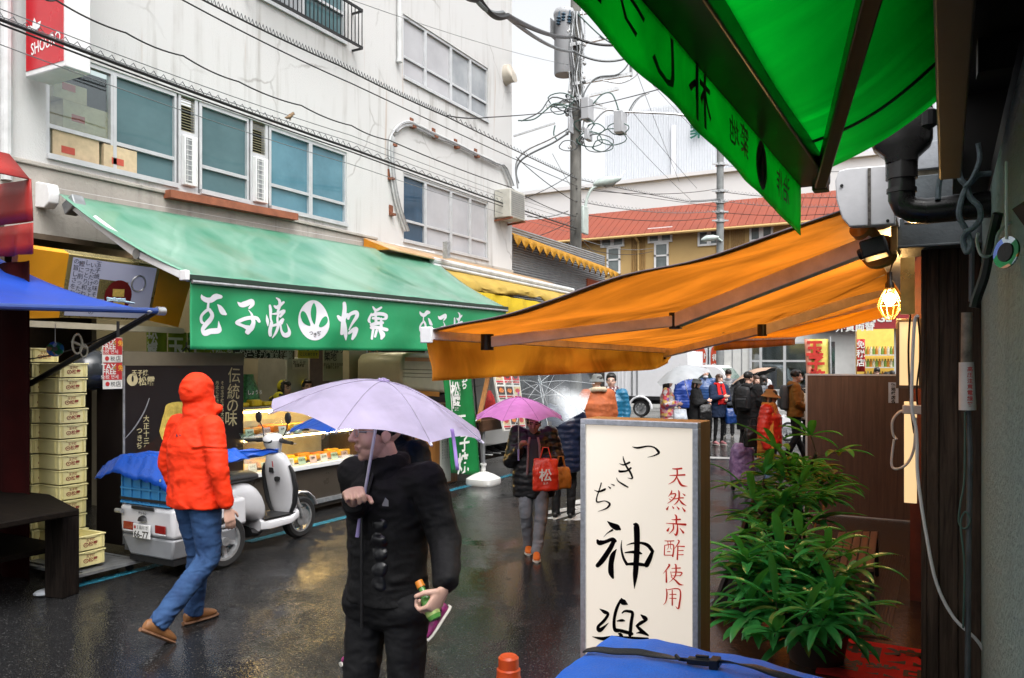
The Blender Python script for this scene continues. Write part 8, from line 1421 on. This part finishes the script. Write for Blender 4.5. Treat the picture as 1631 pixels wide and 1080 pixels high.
for p, q in (((x0, y0, z0), (x1, y1, z0 + .02)), ((x0, y0, z0 + .0205), (x1, y0 + .015, z1)), ((x0, y1 - .015, z0 + .0205), (x1, y1, z1)), ((x0, y0 + .0155, z0 + .0205), (x0 + .015, y1 - .0155, z1)), ((x1 - .015, y0 + .0155, z0 + .0205), (x1, y1 - .0155, z1))): mb.box(p, q)
mb.build('body', m_lb, t)
for i in range(6): mb = MB(); x = x0 + (x1 - x0 - .02) * i / 5; mb.box((x, y0 - .016, z0), (x + .016, y0 - .0005, z1)); mb.build('rib', m_lb, t)
for i in range(4): mb = MB(); z = z0 + (z1 - z0 - .02) * i / 3; mb.box((x0 - .006, y0 - .0195, z), (x1 + .006, y0 - .0008, z + .016)); mb.build('band', m_lb, t)
mb = MB(); mb.box((x0 - .01, y0 - .024, z0 + .03), (x1 + .01, y0 - .0205, z0 + .055)); mb.build('strap', m_trim, t)
m_bt = mat('blue_tarpaulin', (.010, .075, .42), .3, var=.15, vs=4, bump=.5, bs=16, bstretch=(1, 1, 1)); c0 = [PY(148, 728, 4.55), PY(245, 706, 4.5), PY(404, 700, 5.6), PY(250, 690, 5.7)]
def tp(u, v):
    p = c0[0].lerp(c0[1], u * 2) if False else None; x = -6.66 + 1.02 * u; y = 4.46 + .86 * v; z = 1.055 + .028 * noise.noise((x * 6, y * 5, 3)) + .02 * noise.noise((x * 15, y * 13, 1))
    z -= .42 * max(0, .24 - u) + 1.2 * max(0, .10 - v) * (1 + u) + .5 * max(0, u - .86); return V((x + .03 * noise.noise((y * 7, x, 1)), y, z))
t = thing('tarpaulin', 'crumpled blue tarpaulin thrown over the light blue crate', 'tarpaulin', (-6.2, 4.8, 1.05)); mb = MB(); mb.grid(tp, 50, 40); mb.build('sheet', m_bt, t, solid=.003); mb = MB(); q = tp(.86, .02); mb.lathe([(.006, 0), (.012, 0), (.012, .003), (.006, .003)], q + V((0, -.008, .0)), 14, ax=(0, -1, .2)); mb.build('eyelet', m_steel, t)
mb = MB(); mb.grid(lambda u, v: V((-5.92 + .30 * u + .02 * noise.noise((v * 5, u, 2)), 5.10 + .55 * u, 1.02 + .05 * v * (1 - u) + .03 * u - .10 * (1 - v) * (1 - .6 * u) + .02 * noise.noise((u * 6, v * 4, 9)))), 20, 8); tag(mb.build('tarpaulin_flap', m_bt, solid=.003), 'blue tarpaulin flap sticking out towards the scooter seat', 'tarpaulin')

# ================================================================ far street: truck, van, shop fronts
YT = 26.8; m_tw = mat('truck_white', (.66, .66, .68), .35, var=.04); m_glass = mat('vehicle_glass', (.03, .05, .05), .06, var=.4, vs=1)
t = thing('box_truck', 'white box truck parked across the far end of the street', 'truck', PY(1080, 664, YT)); p = lambda x, y, o=0: PY(x, y, YT + o)
a, b_ = p(962, 560), p(1096, 633); mb = MB(); mb.box((a.x, YT, b_.z), (b_.x, YT + 1.9, a.z)); bx = mb.build('cargo_box', m_tw, t, bev=.02)
for x in (1006, 1014): q = p(x, 560); mb = MB(); mb.box((q.x, YT - .025, b_.z + .05), (q.x + .05, YT - .002, a.z)); mb.build('door_seam', m_grey, bx)
for x in (984, 990, 996): q = p(x, 560); mb = MB(); mb.box((q.x, YT - .02, b_.z + .1), (q.x + .025, YT - .002, a.z)); mb.build('rib', m_tw, bx)
mb = MB(); mb.box((a.x, YT - .01, b_.z - .12), (b_.x + .0, YT + 1.9, b_.z - .003)); mb.box((a.x, YT + .4, .45), (p(1180, 600).x, YT + 1.5, b_.z - .13)); mb.build('chassis', m_trim, t)
q = [p(x, y) for x, y in ((1098, 586), (1106, 581), (1140, 582), (1150, 588), (1176, 622), (1182, 630), (1182, 658), (1098, 658))]; mb = MB(); mb.prism(q, (0, 1.75, 0)); cb = mb.build('cab', m_tw, t, bev=.05)
mb = MB(); mb.prism([p(x, y, -.012) for x, y in ((1104, 591), (1128, 591), (1146, 620), (1104, 620))], (0, .01, 0)); mb.build('side_window', m_glass, cb); mb = MB(); mb.prism([p(x, y, .05) + V((.02, 0, .02)) for x, y in ((1140, 584.5), (1150, 588.5), (1175, 621), (1168, 621))], (0, 1.6, 0)); mb.build('windscreen', mat('green_windscreen', (.10, .16, .13), .08), cb)
for x in (1020, 1152): q = p(x, 650); wheel(t, (q.x, YT + .12, .30), .30, .2, (0, 1, 0), 8)
q = p(1020, 640); mb = MB(); mb.tube([(q.x + .42 * cos(a_), YT - .02, .30 + .42 * sin(a_)) for a_ in [PI * k / 10 for k in range(11)]], .04, 8); mb.build('mudguard', m_tw, t)
t = thing('van', 'white van half hidden behind the suede coat man', 'van', PY(930, 650, 29)); q = lambda x, y, o=0: PY(x, y, 29 + o); mb = MB(); mb.prism([q(x, y) for x, y in ((890, 590), (942, 590), (950, 612), (956, 622), (956, 645), (890, 645))], (0, 1.6, 0)); mb.build('body', m_tw, t, bev=.05); mb = MB(); mb.prism([q(x, y, -.01) for x, y in ((912, 596), (934, 596), (940, 612), (912, 612))], (0, .01, 0)); mb.build('side_window', m_glass, t)
for x in (905, 948): a = q(x, 648); wheel(t, (a.x, 29.1, .3), .3, .2, (0, 1, 0), 8)
YQ = 33.0; Z = lambda x, y, o=0: PY(x, y, YQ + o)
t = thing('far_shop', 'row of bright shop fronts across the far end of the street', 'shop', Z(1250, 640)); m_fw = mat('far_white_wall', (.56, .56, .54), .6, var=.06); a, b_ = Z(840, 545), Z(1640, 665)
mb = MB(); mb.box((a.x, YQ, 0), (Z(1196, 600).x, YQ + .25, Z(1100, 520).z)); mb.box((Z(1196, 600).x, YQ, 0), (Z(1330, 600).x, YQ + .25, Z(1250, 622).z)); mb.box((Z(1196, 600).x, YQ, Z(1250, 545).z), (Z(1330, 600).x, YQ + .25, Z(1250, 500).z)); mb.box((Z(1330, 600).x, YQ, 0), (Z(1362, 600).x, YQ + .3, Z(1250, 500).z)); mb.box((Z(1424, 600).x, YQ, 0), (Z(1700, 600).x, YQ + .25, Z(1250, 500).z)); mb.build('wall', m_fw, t)
for i in range(7): mb = MB(); x = Z(1166 + i * 5, 600).x; mb.box((x, YQ - .02, .2), (x + .03, YQ - .002, 3.4)); mb.build('pilaster_joint', m_grey, t) if i % 3 == 0 else None
mb = MB()
for x in (1196, 1212, 1250, 1288): q = Z(x, 600); mb.box((q.x - .05, YQ - .06, Z(1260, 622).z), (q.x + .05, YQ - .002, Z(1260, 545).z))
for y in (622, 575, 546): mb.box((Z(1196, y).x, YQ - .055, Z(1260, y).z - .04), (Z(1290, y).x, YQ - .003, Z(1260, y).z + .04))
mb.build('window', m_alu, t); mb = MB(); mb.box((Z(1196, 600).x, YQ + .06, Z(1260, 622).z), (Z(1330, 600).x, YQ + .07, Z(1260, 545).z)); mb.build('pane', glass('far_glass', (.5, .58, .62), .7, .05), t)
mb = MB(); mb.box((Z(1190, 600).x, YQ + 3, 0), (Z(1340, 600).x, YQ + 3.1, 4)); mb.build('room_back', mat('far_room', (.16, .15, .13), .7, var=.5, vs=1.5), t)
rgl = random.Random(6)
for i in range(9): mb = MB(); x = Z(1200 + i * 10, 600).x; mb.box((x, YQ + 1, .9), (x + rgl.uniform(.15, .4), YQ + 1.4, rgl.uniform(1.3, 1.8))); mb.build('goods', mat(('goods_yellow', 'goods_white', 'goods_dark')[i % 3], ((.55, .32, .03), (.5, .5, .46), (.05, .05, .06))[i % 3], .5), t)
mb = MB(); mb.box((Z(1300, 600).x, YQ - .5, Z(1260, 527).z), (Z(1520, 600).x, YQ - .003, Z(1260, 496).z)); fs = mb.build('fascia', mat('maroon_fascia', (.30, .025, .03), .4), t); mb = MB(); mb.lines('EXCHANGE', Z(1368, 508, -.52), (1, 0, .03), (0, 0, 1), .42, bold=.025); mb.lines('外貨両替', Z(1362, 521, -.52), (1, 0, .03), (0, 0, 1), .34, bold=.03); mb.build('lettering', m_wp, fs)
mb = MB(); mb.box((Z(1355, 600).x, YQ + 2.5, 0), (Z(1440, 600).x, YQ + 2.6, 3.6)); mb.build('lit_interior', mat('glowing_yellow_wall', (.6, .45, .1), .6, emit=(1, .62, .12), es=.25), t)  # back wall glows by itself, standing in for the shop's lighting
for j in range(3):
    for i in range(11): mb = MB(); x = Z(1378 + i * 4.6, 600, 2.2).x; z = 1.25 + j * .5; mb.lathe([(0, 0), (.07, 0), (.07, .2), (.03, .26), (.03, .32), (0, .32)], (x, YQ + 2.2, z), 8); mb.build('jar', mat(('jar_amber', 'jar_pale', 'jar_green')[(i + j) % 3], ((.45, .18, .02), (.55, .5, .35), (.15, .25, .04))[(i + j) % 3], .3), t)
    mb = MB(); mb.box((Z(1370, 600, 2.2).x, YQ + 2.0, 1.2 + j * .5), (Z(1435, 600, 2.2).x, YQ + 2.45, 1.245 + j * .5)); mb.build('shelf', m_white, t)
mb = MB(); mb.grid(lambda u, v: Z(1365 + 13 * u, 540 + 52 * v, -.6) + V((0, .05 * sin(u * 5), 0)), 6, 4); o = mb.build('red_banner', mat('banner_red', (.50, .025, .02), .6), solid=.01); tag(o, 'red banner with white lettering at the bright far shop', 'banner'); mb = MB(); mb.lines('免税店', Z(1371, 549, -.67), (1, 0, 0), (0, 0, 1), .30, vertical=True, bold=.02); mb.build('lettering', m_wp, o)
t = thing('banner', 'yellow and pink banner with red characters above the partition board', 'banner', Z(1300, 600, -9)); yb_ = YQ - 9; Z2 = lambda x, y, o=0: PY(x, y, yb_ + o)
mb = MB(); mb.grid(lambda u, v: Z2(1281 + 38 * u + 5 * v * (1 - u), 540 + 80 * v) + V((0, .05 * sin(u * 7 + v), 0)), 10, 6); cl = mb.build('cloth', mat('banner_yellow', (.62, .50, .10), .6), t, solid=.008); mb = MB(); mb.grid(lambda u, v: Z2(1281 + 9 * u + 5 * v, 540 + 80 * v, -.06), 2, 6); mb.build('stripe', mat('banner_pink', (.62, .25, .16), .6), t, solid=.004); mb = MB(); mb.lines('玉', Z2(1298, 555, -.09), (1, 0, 0), (0, 0, 1), .46, bold=.05); mb.lines('子', Z2(1300, 579, -.09), (1, 0, 0), (0, 0, 1), .46, bold=.05); mb.lines('焼', Z2(1302, 602, -.09), (1, 0, 0), (0, 0, 1), .46, bold=.05); mb.build('lettering', mat('banner_red2', (.55, .03, .02), .6), t); mb = MB(); mb.tube([Z2(1322, 536), Z2(1325, 690)], .03, 8); mb.build('pole', m_steel, t)
for i, (x0, x1, y0, y1, lb) in enumerate(((1092, 1124, 552, 590, 'red and white rounded poster nearest the truck'), (1132, 1148, 552, 595, 'narrow red and white poster beside the green exit sign'), (1064, 1086, 548, 574, 'red poster partly under the orange awning edge'))):
    t = thing('shop_poster', lb, 'poster', Z(x0, y1, -.05), 'red posters on the far wall'); mb = MB(); mb.box((Z(x0 - 5, 0, -.05).x, YQ - .04, Z(1110, y1 + 3).z), (Z(x1 + 5, 0, -.05).x, YQ - .01, Z(1110, y0).z)); mb.build('sheet', m_tw, t); c = Z((x0 + x1) / 2, (y0 + y1) / 2, -.06); w_ = (Z(x1, 0).x - Z(x0, 0).x) / 2; h_ = (Z(1110, y0).z - Z(1110, y1).z) / 2
    mb = MB(); mb.poly([c + V((w_ * math.copysign(abs(cos(q * .2618)) ** .5, cos(q * .2618)), 0, h_ * math.copysign(abs(sin(q * .2618)) ** .6, sin(q * .2618)))) for q in range(24)]); mb.build('red_shape', mat('poster_red', (.55, .06, .02), .5), t); mb = MB(); mb.lines('ポイント' if i != 1 else '得', c + V((0, -.02, .1)), (1, 0, 0), (0, 0, 1), .26 if i != 1 else .3, bold=.03); mb.lines('サービス' if i != 1 else '割', c + V((0, -.02, -.28)), (1, 0, 0), (0, 0, 1), .26 if i != 1 else .3, bold=.03); mb.build('lettering', m_wp, t)
t = thing('exit_sign', 'small white and green exit sign on the far wall', 'sign', Z(1155, 590)); a, b_ = Z(1149, 578, -.06), Z(1163, 592, -.06); mb = MB(); mb.box((a.x, YQ - .06, b_.z), (b_.x, YQ - .02, a.z)); mb.build('panel', m_wp, t); mb = MB(); mb.box((a.x + .08, YQ - .064, b_.z + .06), (b_.x - .08, YQ - .061, a.z - .14)); mb.build('green_panel', mat('exit_green', (.01, .18, .08), .5), t); c = (a + b_) / 2; mb = MB(); y = YQ - .067; mb.poly([c + V((.05 * cos(q * .6), y - c.y, .08 + .05 * sin(q * .6))) for q in range(10)])
for p0, p1 in (((0, .04), (-.03, -.07)), ((-.03, -.07), (-.12, -.12)), ((-.03, -.07), (.05, -.10)), ((.05, -.10), (.07, -.17)), ((0, .02), (.09, -.01)), ((0, .02), (-.08, .0))): mb.bar(c + V((p0[0], y - c.y, p0[1])), c + V((p1[0], y - c.y, p1[1])), .03, .002, up=(0, 1, 0))
mb.build('running_figure', m_wp, t)
t = thing('easel', 'wooden easel stand beside a grey box near the truck wheel', 'easel', gp(975, 20)); c = gp(975, 20); mb = MB(); mb.bar(c + RT * -.25, c + RT * .05 + UP * 1.05, .05, .05); mb.bar(c + RT * .30, c + RT * .06 + UP * 1.05, .05, .05); mb.bar(c + RT * -.12 + UP * .45, c + RT * .2 + UP * .45, .04, .04); mb.build('frame', MATS['orange_wood'], t)
mb = MB(); c = gp(985, 19.6); mb.obox(c + UP * .22, RT * .42, FW * .2, UP * .22); tag(mb.build('grey_cabinet', m_grey, bev=.01), 'low grey cabinet standing beside the easel', 'cabinet')
